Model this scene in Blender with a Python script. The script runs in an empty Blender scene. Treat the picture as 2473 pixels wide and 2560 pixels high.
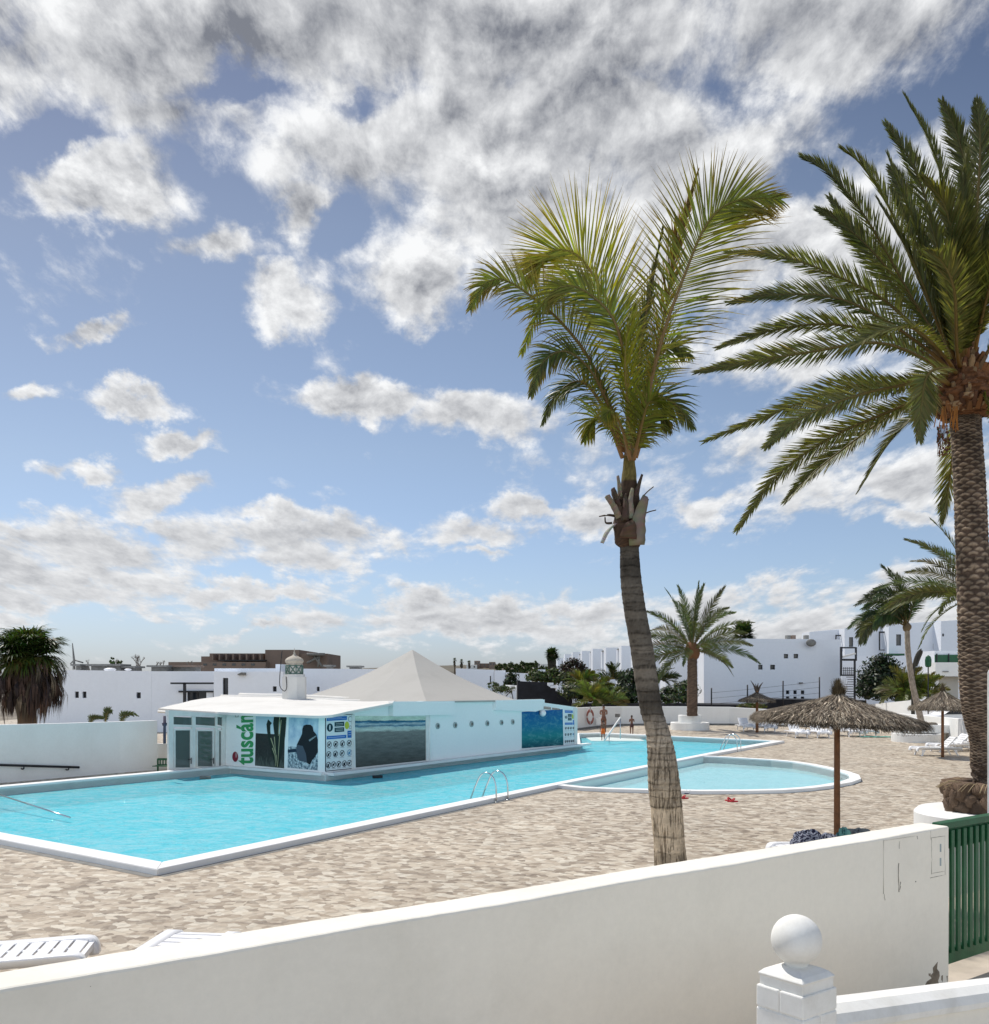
import bpy, bmesh, math, random
from math import sin, cos, pi, radians, sqrt, atan2
from mathutils import Vector, Matrix, Quaternion
from mathutils.geometry import tessellate_polygon

# ------------------------------------------------------------------ camera
S = bpy.context.scene
COL = S.collection
F, CX, HY, H = 2450.0, 1236.5, 1700.0, 3.3          # focal, centre and horizon in photo pixels, eye height
cd = bpy.data.cameras.new('camera'); cam = bpy.data.objects.new('camera', cd); COL.objects.link(cam)
cd.sensor_fit = 'HORIZONTAL'; cd.sensor_width = 36; cd.lens = 36*F/2473
cd.shift_y = (HY-1280)/2473; cd.clip_end = 6000; cd.clip_start = 0.05
cam.location = (0, 0, H); cam.rotation_euler = (pi/2, 0, 0)
S.camera = cam
S.render.resolution_x = 989; S.render.resolution_y = 1024
S.view_settings.view_transform = 'Standard'; S.view_settings.look = 'None'
S.view_settings.exposure = EXPO = 0.5; S.view_settings.gamma = 1
S.view_settings.use_curve_mapping = False
S.cycles.max_bounces = 8; S.cycles.transparent_max_bounces = 24
S.cycles.caustics_reflective = False; S.cycles.caustics_refractive = False

# ------------------------------------------------------------------ node helper
class NT:
    def __init__(s, tree): s.t = tree; s.n = tree.nodes; s.l = tree.links
    def node(s, kind, **kw):
        n = s.n.new(kind)
        for k, v in kw.items(): setattr(n, k, v)
        return n
    def put(s, sock, v):
        if v is None: return
        if isinstance(v, bpy.types.NodeSocket): s.l.new(v, sock)
        elif isinstance(v, (tuple, list)) and len(v) == 3 and sock.type == 'RGBA': sock.default_value = (*v, 1)
        else: sock.default_value = v
    def m(s, op, a, b=None, c=None, clamp=False):
        n = s.node('ShaderNodeMath', operation=op, use_clamp=clamp)
        s.put(n.inputs[0], a); s.put(n.inputs[1], b); s.put(n.inputs[2], c)
        return n.outputs[0]
    def vm(s, op, a, b=None, c=None):
        n = s.node('ShaderNodeVectorMath', operation=op)
        s.put(n.inputs[0], a); s.put(n.inputs[1], b)
        if c is not None: s.put(n.inputs[2], c)
        return n.outputs['Value'] if op in ('LENGTH', 'DOT_PRODUCT', 'DISTANCE') else n.outputs[0]
    def mapr(s, v, a, b, c, d, smooth=False):
        n = s.node('ShaderNodeMapRange'); n.interpolation_type = 'SMOOTHSTEP' if smooth else 'LINEAR'
        for i, x in enumerate((v, a, b, c, d)): s.put(n.inputs[i], x)
        return n.outputs[0]
    def noise(s, vec, scale, detail=4, rough=.5, dist=0, dims='3D', out=0):
        n = s.node('ShaderNodeTexNoise'); n.noise_dimensions = dims
        s.put(n.inputs['Vector'], vec); s.put(n.inputs['Scale'], scale); s.put(n.inputs['Detail'], detail)
        s.put(n.inputs['Roughness'], rough); s.put(n.inputs['Distortion'], dist)
        return n.outputs[out]
    def vor(s, vec, scale, feature='F1', out='Distance', rnd=1):
        n = s.node('ShaderNodeTexVoronoi'); n.feature = feature
        s.put(n.inputs['Vector'], vec); s.put(n.inputs['Scale'], scale); s.put(n.inputs['Randomness'], rnd)
        return n.outputs[out]
    def mix(s, f, a, b, blend='MIX'):
        n = s.node('ShaderNodeMix', data_type='RGBA', blend_type=blend)
        s.put(n.inputs[0], f); s.put(n.inputs[6], a); s.put(n.inputs[7], b)
        return n.outputs[2]
    def ramp(s, f, stops, interp='LINEAR'):
        n = s.node('ShaderNodeValToRGB'); r = n.color_ramp; r.interpolation = interp
        while len(r.elements) < len(stops): r.elements.new(.5)
        for e, (p, c) in zip(r.elements, stops): e.position = p; e.color = (*c, 1)
        s.put(n.inputs[0], f); return n.outputs[0]
    def sep(s, v):
        n = s.node('ShaderNodeSeparateXYZ'); s.put(n.inputs[0], v); return n.outputs
    def comb(s, x, y, z):
        n = s.node('ShaderNodeCombineXYZ')
        for i, v in enumerate((x, y, z)): s.put(n.inputs[i], v)
        return n.outputs[0]

# ------------------------------------------------------------------ sky: Nishita sky with drifting clouds
SUN_AZ, SUN_EL = radians(-42), radians(58)
W = bpy.data.worlds.new('World'); S.world = W; W.use_nodes = True
k = NT(W.node_tree); k.n.clear()
sky = k.node('ShaderNodeTexSky', sky_type='NISHITA'); sky.sun_disc = False
sky.sun_elevation = SUN_EL; sky.sun_rotation = SUN_AZ; sky.altitude = 0; sky.air_density = 1.0; sky.dust_density = 0.6; sky.ozone_density = 1.5
tc = k.node('ShaderNodeTexCoord')
dx, dy, dz = k.sep(tc.outputs['Generated'])
ay = k.m('MAXIMUM', k.m('ABSOLUTE', dy), .12)
u = k.m('DIVIDE', dx, ay); v = k.m('MAXIMUM', k.m('DIVIDE', dz, ay), 0.0)
uv = k.comb(u, v, 0)
warp = k.vm('SCALE', k.vm('SUBTRACT', k.noise(uv, 9, 6, .6, out=1), (.5, .5, .5)), None)
warp.node.inputs[3].default_value = .12
uvw = k.vm('MULTIPLY', k.vm('ADD', uv, warp), (1, 1, 0))
# clouds: centre x, y and radii (in the photograph's direction grid), strength
CL = [(820,-20,1200,240,1.25),(1560,60,330,150,1.0),(230,120,330,110,.72),(190,352,190,66,.85),(330,235,190,70,.5),(60,110,220,150,.6),
 (1100,300,520,190,1.25),(800,260,300,130,.8),(1010,430,360,130,.8),(810,530,130,85,.8),(592,385,58,70,.7),(425,465,100,45,.75),(540,555,108,66,.95),
 (1330,430,250,170,1.0),(1640,480,290,200,.85),(1480,650,180,120,.8),(1820,330,130,130,.6),(1560,900,300,60,.25),
 (185,637,65,24,.7),(55,740,75,26,.75),(235,760,130,28,.8),(350,825,100,24,.75),(708,757,122,38,.85),(912,805,138,58,1.0),(155,897,75,22,.65),
 (335,938,140,38,.85),(1385,958,95,42,.8),(1740,935,180,60,.7),(1750,1000,150,26,.55),(1030,965,80,24,.7),(930,1020,150,38,.75),(1110,985,90,34,.7),(520,1000,90,22,.6),(930,1070,60,14,.5),
 (600,1055,200,50,.95),(170,1060,330,76,1.1),(100,1130,280,48,.95),(480,1125,200,20,.75),(900,1185,360,40,.95),(1130,1172,130,36,.7),(1480,1185,230,66,1.0),(520,1200,150,14,.5),(1780,1160,220,60,.75),(1250,1235,220,26,.6)]
cover = None
for (x, y, a, b, s_) in CL:
    f_ = .86 if a < 200 else .95; s_ = s_*.92
    x, y, a, b = x*1.3064, y*1.3064, a*1.3064*f_, b*1.3064*f_
    q = k.vm('MULTIPLY_ADD', uvw, (F/a, F/b, 0), (-(x-CX)/a, -(HY-y)/b, 0))
    e = k.m('MULTIPLY', k.m('SUBTRACT', 1.0, k.vm('LENGTH', q)), s_)
    cover = e if cover is None else k.m('MAXIMUM', cover, e)
for (x, y, a, b, s_) in [(445,120,48,80,.55),(420,180,70,42,.5),(500,185,60,30,.35),(90,285,140,55,.55),(690,195,90,40,.45),(300,20,110,40,.5),(1020,640,300,50,.6),(640,420,70,60,.6),(1560,345,120,60,.5)]:
    x, y, a, b = x*1.3064, y*1.3064, a*1.3064, b*1.3064
    q = k.vm('MULTIPLY_ADD', uvw, (F/a, F/b, 0), (-(x-CX)/a, -(HY-y)/b, 0))
    e = k.m('MULTIPLY', k.m('MAXIMUM', k.m('SUBTRACT', 1.0, k.vm('LENGTH', q)), 0), s_)
    cover = k.m('SUBTRACT', cover, e)
cov = k.m('MAXIMUM', k.m('MINIMUM', k.m('MULTIPLY', cover, 1.15), .56), -.62)
vv = k.m('ADD', v, .22)
pl = k.comb(k.m('DIVIDE', u, vv), k.m('DIVIDE', .62, vv), 0)
wpl = k.vm('ADD', pl, k.vm('MULTIPLY', k.vm('SUBTRACT', k.noise(pl, 6, 3, .5, out=1), (.5, .5, .5)), (.05, .05, 0)))
def puff(vec, sc, det=0):
    n = k.node('ShaderNodeTexVoronoi'); n.feature = 'SMOOTH_F1'; n.voronoi_dimensions = '2D'; k.put(n.inputs['Vector'], vec); n.inputs['Scale'].default_value = sc; n.inputs['Smoothness'].default_value = .6; n.inputs['Detail'].default_value = det; n.inputs['Roughness'].default_value = .6; n.normalize = True
    return n.outputs['Distance']
def field(ox, oy):
    q = k.vm('ADD', wpl, (ox, oy, 0))
    f = k.m('MULTIPLY', k.noise(k.vm('ADD', q, (0, 0, 3.1)), 4.6, 11, .60, 0), 1.0)
    f = k.m('ADD', f, k.m('MULTIPLY', k.noise(k.vm('ADD', q, (0, 0, 7.7)), 16.0, 9, .66, 0), .42))
    return k.m('SUBTRACT', f, k.m('MULTIPLY', puff(q, 8.0, 0), .26))
n1 = field(0, 0)
r1 = k.m('SUBTRACT', n1, field(-.012, -.028))
dens = k.m('ADD', cov, k.m('MULTIPLY', k.m('SUBTRACT', n1, .60), 2.5))
alpha = k.mapr(dens, -.24, .50, 0, 1, True)
alpha = k.m('MULTIPLY', alpha, k.mapr(v, .0, .05, .55, 1))
relief = k.m('MULTIPLY', r1, k.mapr(v, .08, .42, .9, 2.3))
thick = k.mapr(dens, .25, .95, 0, 1, True)
big = k.noise(k.vm('ADD', pl, (4.2, 1.3, 0)), 1.3, 3, .5)
topmass = k.m('MULTIPLY', k.mapr(v, .40, .62, 0, 1, True), k.mapr(big, .35, .7, .3, 1.0))
lit = k.m('ADD', k.m('ADD', .80, relief), k.m('MULTIPLY', thick, -.17))
lit = k.m('SUBTRACT', lit, k.m('MULTIPLY', topmass, .10))
gq = k.vm('MULTIPLY_ADD', uvw, (F/520, F/190, 0), (-(1480-CX)/520, -(HY-170)/190, 0))
lit = k.m('SUBTRACT', lit, k.m('MULTIPLY', k.mapr(k.vm('LENGTH', gq), .35, 1.25, 1, 0, True), .11))
lit = k.m('MAXIMUM', k.m('MINIMUM', lit, 1.0), .26)
CLOUD = 6.9
ccol = k.mix(k.mapr(lit, .26, 1.0, 0, 1), (CLOUD*.22, CLOUD*.235, CLOUD*.275), (CLOUD*.98, CLOUD*.99, CLOUD*1.0))
skyc = k.mix(1.0, sky.outputs[0], k.ramp(k.m('MULTIPLY', v, 1.3), [(0, (.50, .59, .86)), (.12, (.66, .69, .82)), (.3, (.76, .72, .72)), (.6, (.72, .65, .61)), (1, (.42, .39, .41))]), 'MULTIPLY')
fin = k.mix(alpha, skyc, ccol)
# whole sky behind the viewer brightened and warmed, added as fill for shaded faces
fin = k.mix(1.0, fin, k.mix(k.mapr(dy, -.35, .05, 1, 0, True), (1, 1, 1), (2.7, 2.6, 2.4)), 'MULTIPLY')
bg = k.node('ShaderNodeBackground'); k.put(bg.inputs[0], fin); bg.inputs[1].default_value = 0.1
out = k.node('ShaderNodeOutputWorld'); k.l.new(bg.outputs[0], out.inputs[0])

sd = bpy.data.lights.new('sun', 'SUN'); sd.energy = 3.0; sd.angle = radians(.53); sd.color = (1, .955, .88)
so = bpy.data.objects.new('sun', sd); COL.objects.link(so)
SV = Vector((sin(SUN_AZ)*cos(SUN_EL), cos(SUN_AZ)*cos(SUN_EL), sin(SUN_EL)))
so.rotation_euler = SV.to_track_quat('Z', 'Y').to_euler(); so.location = (0, 0, 30)

# ------------------------------------------------------------------ helpers
def G(px, py, z=0.0):
    Y = F*(H-z)/(py-HY); return Vector(((px-CX)/F*Y, Y, z))
def P(px, py, Y):
    return Vector(((px-CX)/F*Y, Y, H-(py-HY)/F*Y))

class MB:
    """collects shapes that become one mesh object"""
    def __init__(s): s.v = []; s.f = []; s.c = []; s.col = None; s.sm = []
    def add(s, vs, fs, smooth=False, col=None):
        b = len(s.v); s.v += [tuple(x) for x in vs]; s.f += [tuple(b+i for i in f) for f in fs]
        s.sm += [smooth]*len(fs)
        if col is None: col = s.col or (1, 1, 1)
        if isinstance(col, list): s.c += col
        else: s.c += [col]*len(vs)
    def box(s, c, d, rz=0, rx=0, ry=0, top=None, **kw):
        R = Matrix.Rotation(rz, 3, 'Z') @ Matrix.Rotation(ry, 3, 'Y') @ Matrix.Rotation(rx, 3, 'X'); c = Vector(c)
        vs = []
        for z in (-1, 1):
            t = top if (top and z > 0) else 1
            for x, y in ((-1, -1), (1, -1), (1, 1), (-1, 1)):
                vs.append(c + R @ Vector((x*d[0]/2*t, y*d[1]/2*t, z*d[2]/2)))
        s.add(vs, [(3, 2, 1, 0), (4, 5, 6, 7), (0, 1, 5, 4), (1, 2, 6, 5), (2, 3, 7, 6), (3, 0, 4, 7)], **kw)
    def bbox(s, a, b, **kw):
        s.box(((a[0]+b[0])/2, (a[1]+b[1])/2, (a[2]+b[2])/2), (abs(a[0]-b[0]), abs(a[1]-b[1]), abs(a[2]-b[2])), **kw)
    def quad(s, *p, **kw): s.add(p, [tuple(range(len(p)))], **kw)
    def prism(s, poly, z0, z1, **kw):
        """poly: list of xy; z0, z1 numbers or lists"""
        n = len(poly); a = z0 if isinstance(z0, (list, tuple)) else [z0]*n; b = z1 if isinstance(z1, (list, tuple)) else [z1]*n
        vs = [(p[0], p[1], a[i]) for i, p in enumerate(poly)] + [(p[0], p[1], b[i]) for i, p in enumerate(poly)]
        tri = tessellate_polygon([[Vector((p[0], p[1], 0)) for p in poly]])
        fs = [t for t in tri] + [tuple(i+n for i in t) for t in tri]
        fs += [(i, (i+1) % n, (i+1) % n+n, i+n) for i in range(n)]
        s.add(vs, fs, **kw)
    def slab(s, pts, off, **kw):
        """3D polygon pts thickened by vector off"""
        n = len(pts); off = Vector(off); pts = [Vector(p) for p in pts]
        nn = (pts[1]-pts[0]).cross(pts[2]-pts[0]); ax = max(range(3), key=lambda i: abs(nn[i]))
        idx = [i for i in range(3) if i != ax]
        tri = tessellate_polygon([[Vector((p[idx[0]], p[idx[1]], 0)) for p in pts]])
        s.add(pts+[p+off for p in pts], [t for t in tri]+[tuple(i+n for i in t) for t in tri]+[(i, (i+1) % n, (i+1) % n+n, i+n) for i in range(n)], **kw)
    def tube(s, path, r, n=8, cap=True, smooth=True, cols=None, **kw):
        path = [Vector(p) for p in path]; m = len(path)
        rs = r if isinstance(r, (list, tuple)) else [r]*m
        vs = []; ref = None
        for i, p in enumerate(path):
            t = (path[min(i+1, m-1)]-path[max(i-1, 0)]).normalized()
            if ref is None: ref = Vector((1, 0, 0)) if abs(t.x) < .8 else Vector((0, 1, 0))
            a = (ref - t*ref.dot(t)).normalized(); b = t.cross(a); ref = a
            for j in range(n):
                w = 2*pi*j/n; vs.append(p+(a*cos(w)+b*sin(w))*rs[i])
        fs = [(i*n+j, i*n+(j+1) % n, (i+1)*n+(j+1) % n, (i+1)*n+j) for i in range(m-1) for j in range(n)]
        if cap: fs += [tuple(range(n))[::-1], tuple((m-1)*n+j for j in range(n))]
        if cols: kw['col'] = [c for c in cols for _ in range(n)]
        s.add(vs, fs, smooth=smooth, **kw)
    def lathe(s, prof, c=(0, 0, 0), n=32, smooth=True, sq=None, **kw):
        c = Vector(c); vs = []; m = len(prof)
        for (r, z) in prof:
            for j in range(n):
                w = 2*pi*j/n; vs.append(c+Vector((r*cos(w), r*sin(w), z)))
        fs = [(i*n+j, i*n+(j+1) % n, (i+1)*n+(j+1) % n, (i+1)*n+j) for i in range(m-1) for j in range(n)]
        fs += [tuple(range(n))[::-1], tuple((m-1)*n+j for j in range(n))]
        s.add(vs, fs, smooth=smooth, **kw)
    def sphere(s, c, r, n=16, squash=(1, 1, 1), jit=0, rng=None, **kw):
        m = n//2; vs = []; c = Vector(c)
        for i in range(m+1):
            a = pi*i/m
            for j in range(n):
                w = 2*pi*j/n; q = 1+(rng.uniform(-jit, jit) if rng else 0)
                vs.append(c+Vector((sin(a)*cos(w)*squash[0], sin(a)*sin(w)*squash[1], cos(a)*squash[2]))*r*q)
        s.add(vs, [(i*n+j, (i+1)*n+j, (i+1)*n+(j+1) % n, i*n+(j+1) % n) for i in range(m) for j in range(n)], smooth=True, **kw)
    def build(s, name, mt, parent=None, local=False, bevel=0, recalc=True, weld=False):
        me = bpy.data.meshes.new(name); off = Vector((0, 0, 0)); p = parent
        if not local:
            while p is not None: off += p.location; p = p.parent
        me.from_pydata([Vector(x)-off for x in s.v], [], s.f)
        me.polygons.foreach_set('use_smooth', s.sm)
        at = me.color_attributes.new('Col', 'FLOAT_COLOR', 'POINT')
        at.data.foreach_set('color', [q for c in s.c for q in (c[0], c[1], c[2], 1.0)])
        if recalc or weld:
            bm = bmesh.new(); bm.from_mesh(me)
            if weld: bmesh.ops.remove_doubles(bm, verts=bm.verts, dist=1e-5)
            bmesh.ops.recalc_face_normals(bm, faces=bm.faces); bm.to_mesh(me); bm.free()
        me.materials.append(mt)
        o = bpy.data.objects.new(name, me); COL.objects.link(o)
        if parent: o.parent = parent
        if bevel:
            b = o.modifiers.new('bevel', 'BEVEL'); b.width = bevel; b.segments = 2; b.limit_method = 'ANGLE'; b.angle_limit = radians(40)
        return o

def tag(o, label, cat=None, group=None, kind=None):
    if label: o['label'] = label
    if cat: o['category'] = cat
    if group: o['group'] = group
    if kind: o['kind'] = kind
    return o
def thing(name, label, cat, loc=(0, 0, 0), rz=0, group=None):
    o = bpy.data.objects.new(name, None); COL.objects.link(o); o.location = loc; o.rotation_euler = (0, 0, rz); o.empty_display_size = .2
    return tag(o, label, cat, group)
def dup(o, loc, rz=0, label=None, scale=None, parent=None):
    c = o.copy(); COL.objects.link(c)
    if parent: c.parent = parent
    else:
        c.location = loc; c.rotation_euler = (0, 0, rz)
        if scale: c.scale = (scale,)*3
        if label: c['label'] = label
    for ch in list(o.children): dup(ch, None, parent=c)
    return c
def struct(o): o['kind'] = 'structure'; return o
def lerp(a, b, t): return a+(b-a)*t
def spline(pts, n):
    """Catmull-Rom through pts, n samples"""
    pts = [Vector(p) for p in pts]; q = [pts[0]*2-pts[1]]+pts+[pts[-1]*2-pts[-2]]; out = []; m = len(pts)-1
    for i in range(n):
        t = i/(n-1)*m; j = min(int(t), m-1); t -= j
        a, b, c, d = q[j:j+4]
        out.append(.5*((2*b)+(c-a)*t+(2*a-5*b+4*c-d)*t*t+(3*b-a-3*c+d)*t*t*t))
    return out

# ------------------------------------------------------------------ materials
def newmat(name):
    m = bpy.data.materials.new(name); m.use_nodes = True; t = NT(m.node_tree)
    return m, t, t.n['Principled BSDF']
def pos(t): return t.node('ShaderNodeTexCoord').outputs['Object']
def bump(t, b, h, strength=.3, dist=.01):
    n = t.node('ShaderNodeBump'); t.put(n.inputs['Height'], h); n.inputs['Strength'].default_value = strength; n.inputs['Distance'].default_value = dist
    t.l.new(n.outputs[0], b.inputs['Normal']); return n.outputs[0]
def plain(name, c, rough=.6, metal=0, var=.12, scale=3, bmp=.15, bscale=40, spec=.4, coat=0):
    m, t, b = newmat(name); p = pos(t)
    f = t.mapr(t.noise(p, scale, 5, .6), .3, .7, 1-var, 1+var*.4)
    cc = t.node('ShaderNodeVectorMath', operation='SCALE'); cc.inputs[0].default_value = c; t.put(cc.inputs[3], f)
    t.l.new(cc.outputs[0], b.inputs['Base Color']); b.inputs['Roughness'].default_value = rough; b.inputs['Metallic'].default_value = metal
    b.inputs['Specular IOR Level'].default_value = spec; b.inputs['Coat Weight'].default_value = coat
    if bmp: bump(t, b, t.noise(p, bscale, 4, .6), bmp, .01)
    return m
def plaster(name, c=(.80, .80, .78), stain=(.55, .53, .48), amt=.25, sc=1.0, streak=True):
    m, t, b = newmat(name); p = pos(t)
    a = t.noise(p, .7*sc, 6, .65); st = t.noise(t.vm('MULTIPLY', p, (6*sc, 6*sc, .6*sc)), 1, 5, .6)
    f = t.m('MULTIPLY', t.mapr(a, .42, .75, 0, 1, True), amt)
    if streak: f = t.m('ADD', f, t.m('MULTIPLY', t.mapr(st, .55, .8, 0, 1, True), amt*.5))
    fine = t.mapr(t.noise(p, 14*sc, 4, .7), .3, .75, .97, 1.02)
    col = t.mix(f, c, stain); col = t.mix(1, col, t.comb(fine, fine, fine), 'MULTIPLY')
    t.l.new(col, b.inputs['Base Color']); b.inputs['Roughness'].default_value = .85; b.inputs['Specular IOR Level'].default_value = .25
    h = t.m('ADD', t.noise(p, 45*sc, 4, .65), t.m('MULTIPLY', t.noise(p, 3*sc, 3, .5), 2.5))
    bump(t, b, h, .35, .006/sc); return m
def leafmat(name, trans=.35, rough=.45, tint=(1, 1, 1), var=.35):
    """colour comes from the mesh's own vertex colours, varied per leaf"""
    m, t, b = newmat(name)
    a = t.node('ShaderNodeAttribute'); a.attribute_name = 'Col'
    r = t.node('ShaderNodeNewGeometry').outputs['Random Per Island']
    f = t.mapr(r, 0, 1, 1-var, 1+var)
    sc = t.node('ShaderNodeVectorMath', operation='SCALE'); t.l.new(a.outputs['Color'], sc.inputs[0]); t.put(sc.inputs[3], f)
    c = t.mix(1, sc.outputs[0], tint, 'MULTIPLY')
    t.l.new(c, b.inputs['Base Color']); b.inputs['Roughness'].default_value = rough; b.inputs['Specular IOR Level'].default_value = .35
    if trans:
        tr = t.node('ShaderNodeBsdfTranslucent'); t.l.new(t.mix(1, c, (1.25, 1.3, .5), 'MULTIPLY'), tr.inputs[0])
        mx = t.node('ShaderNodeMixShader'); mx.inputs[0].default_value = trans
        t.l.new(b.outputs[0], mx.inputs[1]); t.l.new(tr.outputs[0], mx.inputs[2])
        t.l.new(mx.outputs[0], t.n['Material Output'].inputs[0])
    return m

M = {}
M['white'] = plaster('white_plaster', (.82, .82, .80), (.60, .58, .54), .22)
M['wallnear'] = plaster('garden_wall_plaster', (.82, .785, .70), (.62, .59, .51), .40, 1.6, streak=False)
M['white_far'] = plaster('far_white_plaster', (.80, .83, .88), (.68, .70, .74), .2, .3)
M['bar'] = plaster('bar_plaster_pale_aqua', (.84, .875, .875), (.72, .77, .77), .22)
M['roof'] = plaster('bar_roof_membrane', (.70, .69, .66), (.48, .46, .42), .4, .6)
M['roofgrey'] = plaster('pyramid_roof_render', (.42, .41, .385), (.34, .33, .305), .4, .8, streak=False)
M['hotel'] = plaster('far_hotel_plaster', (.23, .17, .135), (.13, .10, .08), .6, .15)
M['lava'] = plain('black_lava_stone', (.016, .017, .022), .9, var=.5, scale=1.5, bmp=.6, bscale=5)
M['black'] = plain('black_painted_wood', (.018, .018, .022), .5)
M['glass'] = plain('dark_window_glass', (.02, .025, .035), .08, var=.2, bmp=0, spec=.6)
M['metal'] = plain('brushed_steel', (.62, .63, .64), .22, 1, var=.1, bmp=0)
M['railwhite'] = plain('white_rail_paint', (.8, .8, .78), .4)
M['green'] = plain('green_gloss_paint', (.008, .090, .034), .5, var=.25, scale=8, bmp=.2, bscale=60, coat=.1)
M['plastic'] = plain('white_resin', (.83, .83, .84), .35, var=.05, bmp=.03)
M['pvcwhite'] = plain('white_door_frame', (.74, .74, .72), .5, var=.12)
M['wood'] = plain('brown_post_wood', (.21, .085, .030), .6, var=.45, scale=6, bmp=.5, bscale=50)
M['leaf'] = leafmat('palm_leaf', .42)
M['leafdry'] = leafmat('dry_leaf', .12, .8)
M['bark'] = leafmat('bark', 0, .9, var=.12)
M['straw'] = leafmat('straw', .08, .9, tint=(1.15, 1.12, 1.08), var=.6)
M['foliage'] = leafmat('shrub_leaf', .25, .5, var=.5)

# deck tiles printed with stone shapes
m, t, b = newmat('stone_print_tiles'); p = pos(t); M['deck'] = m
rot = t.node('ShaderNodeMapping'); rot.inputs['Rotation'].default_value = (0, 0, radians(33)); t.l.new(p, rot.inputs[0]); pr = rot.outputs[0]
wv = t.vm('MULTIPLY_ADD', t.noise(pr, 6, 3, .6, out=1), (.14, .14, 0), pr)
wv = t.vm('MULTIPLY', wv, (1.0, 1.35, 0))
c1 = t.vor(wv, 5.7, 'F1', 'Color'); e1 = t.vor(wv, 5.7, 'DISTANCE_TO_EDGE')
w2 = t.vm('MULTIPLY', wv, (1.7, .8, 0)); c2 = t.vor(w2, 7.4, 'F1', 'Color')
sel = t.sep(c1)[0]; sel2 = t.sep(c2)[1]
base = t.ramp(sel, [(0, (.22, .165, .12)), (.18, (.36, .28, .21)), (.38, (.50, .41, .325)), (.60, (.60, .515, .42)), (.82, (.70, .63, .54))], 'CONSTANT')
b2 = t.ramp(sel2, [(0, (.24, .185, .14)), (.18, (.52, .43, .34)), (.55, (.64, .56, .47)), (.8, (.42, .34, .26))], 'CONSTANT')
col = t.mix(.28, base, b2)
col = t.mix(t.mapr(e1, .0, .035, .45, 0), col, (.36, .30, .24))
px_, py_, _ = t.sep(pr)
def grid(x, s, w):
    fr = t.m('ABSOLUTE', t.m('SUBTRACT', t.m('FRACT', t.m('DIVIDE', x, s)), .5)); return t.mapr(fr, .5-w, .5-w*.4, 0, 1)
gl = t.m('MAXIMUM', grid(px_, .45, .018), grid(py_, .45, .018))
col = t.mix(t.m('MULTIPLY', gl, .75), col, (.34, .29, .24))
st = t.mapr(t.noise(p, .35, 5, .6), .35, .7, .86, 1.06); col = t.mix(1, col, t.comb(t.m('MULTIPLY', st, .97), t.m('MULTIPLY', st, .985), t.m('MULTIPLY', st, .945)), 'MULTIPLY')
t.l.new(col, b.inputs['Base Color']); b.inputs['Roughness'].default_value = .55; b.inputs['Specular IOR Level'].default_value = .35
bump(t, b, t.m('SUBTRACT', t.noise(pr, 9, 4, .6), t.m('ADD', gl, t.mapr(e1, 0, .04, .5, 0))), .4, .008)

def watermat(name, tint, deep, body, milk):
    m = bpy.data.materials.new(name); m.use_nodes = True; t = NT(m.node_tree); t.n.clear(); p = pos(t)
    h = t.m('ADD', t.noise(t.vm('MULTIPLY', p, (1, 1.2, 1)), 2.4, 5, .62, .8), t.m('ADD', t.m('MULTIPLY', t.noise(p, 9, 3, .6, .4), .40), t.m('MULTIPLY', t.noise(p, 24, 2, .5), .10)))
    bp = t.node('ShaderNodeBump'); t.put(bp.inputs['Height'], h); bp.inputs['Strength'].default_value = .8; bp.inputs['Distance'].default_value = .13
    gl = t.node('ShaderNodeBsdfGlossy'); gl.inputs['Roughness'].default_value = .035; t.l.new(bp.outputs[0], gl.inputs['Normal'])
    tr = t.node('ShaderNodeBsdfTransparent'); rp = t.mapr(t.m('ADD', t.m('MULTIPLY', t.noise(t.vm('MULTIPLY', p, (1, 1.5, 1)), 1.6, 4, .6, 1.2), .6), t.m('MULTIPLY', t.noise(t.vm('MULTIPLY', p, (1, 1.4, 1)), 6, 4, .65, .8), .4)), .40, .60, 0, 1)
    t.put(tr.inputs[0], t.mix(rp, deep, tint))
    fr = t.node('ShaderNodeFresnel'); fr.inputs[0].default_value = 1.33; t.l.new(bp.outputs[0], fr.inputs['Normal'])
    df = t.node('ShaderNodeBsdfDiffuse'); t.put(df.inputs[0], t.mix(rp, body, t.mix(.45, body, (.78, .95, .98)))); t.l.new(bp.outputs[0], df.inputs['Normal'])  # whitish ripple highlights painted into the water's body colour
    m0 = t.node('ShaderNodeMixShader'); m0.inputs[0].default_value = milk; t.l.new(tr.outputs[0], m0.inputs[1]); t.l.new(df.outputs[0], m0.inputs[2])
    mx = t.node('ShaderNodeMixShader'); t.put(mx.inputs[0], t.m('MULTIPLY', fr.outputs[0], .48)); t.l.new(m0.outputs[0], mx.inputs[1]); t.l.new(gl.outputs[0], mx.inputs[2])
    o = t.node('ShaderNodeOutputMaterial'); t.l.new(mx.outputs[0], o.inputs[0]); return m
M['water'] = watermat('pool_water', (.62, .96, 1.0), (.42, .88, .96), (.15, .77, .87), .55)
M['water2'] = watermat('shallow_water', (.80, .97, 1.0), (.62, .90, .95), (.58, .88, .88), .5)
m, t, b = newmat('pool_tiles'); p = pos(t); M['tiles'] = m
caus = t.vor(t.vm('MULTIPLY_ADD', t.noise(p, 2, 3, .5, out=1), (.5, .5, .5), p), 2.3, 'F1')
sx, sy, sz = t.sep(p)
deepc = t.mix(t.mapr(t.noise(p, 1.5, 3, .5), .3, .7, 0, 1), (.36, .80, .92), (.46, .86, .95))
col = t.mix(t.mapr(sz, -.30, -.2, 0, 1), deepc, (.70, .78, .74))
t.l.new(col, b.inputs['Base Color']); b.inputs['Roughness'].default_value = .4
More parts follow.
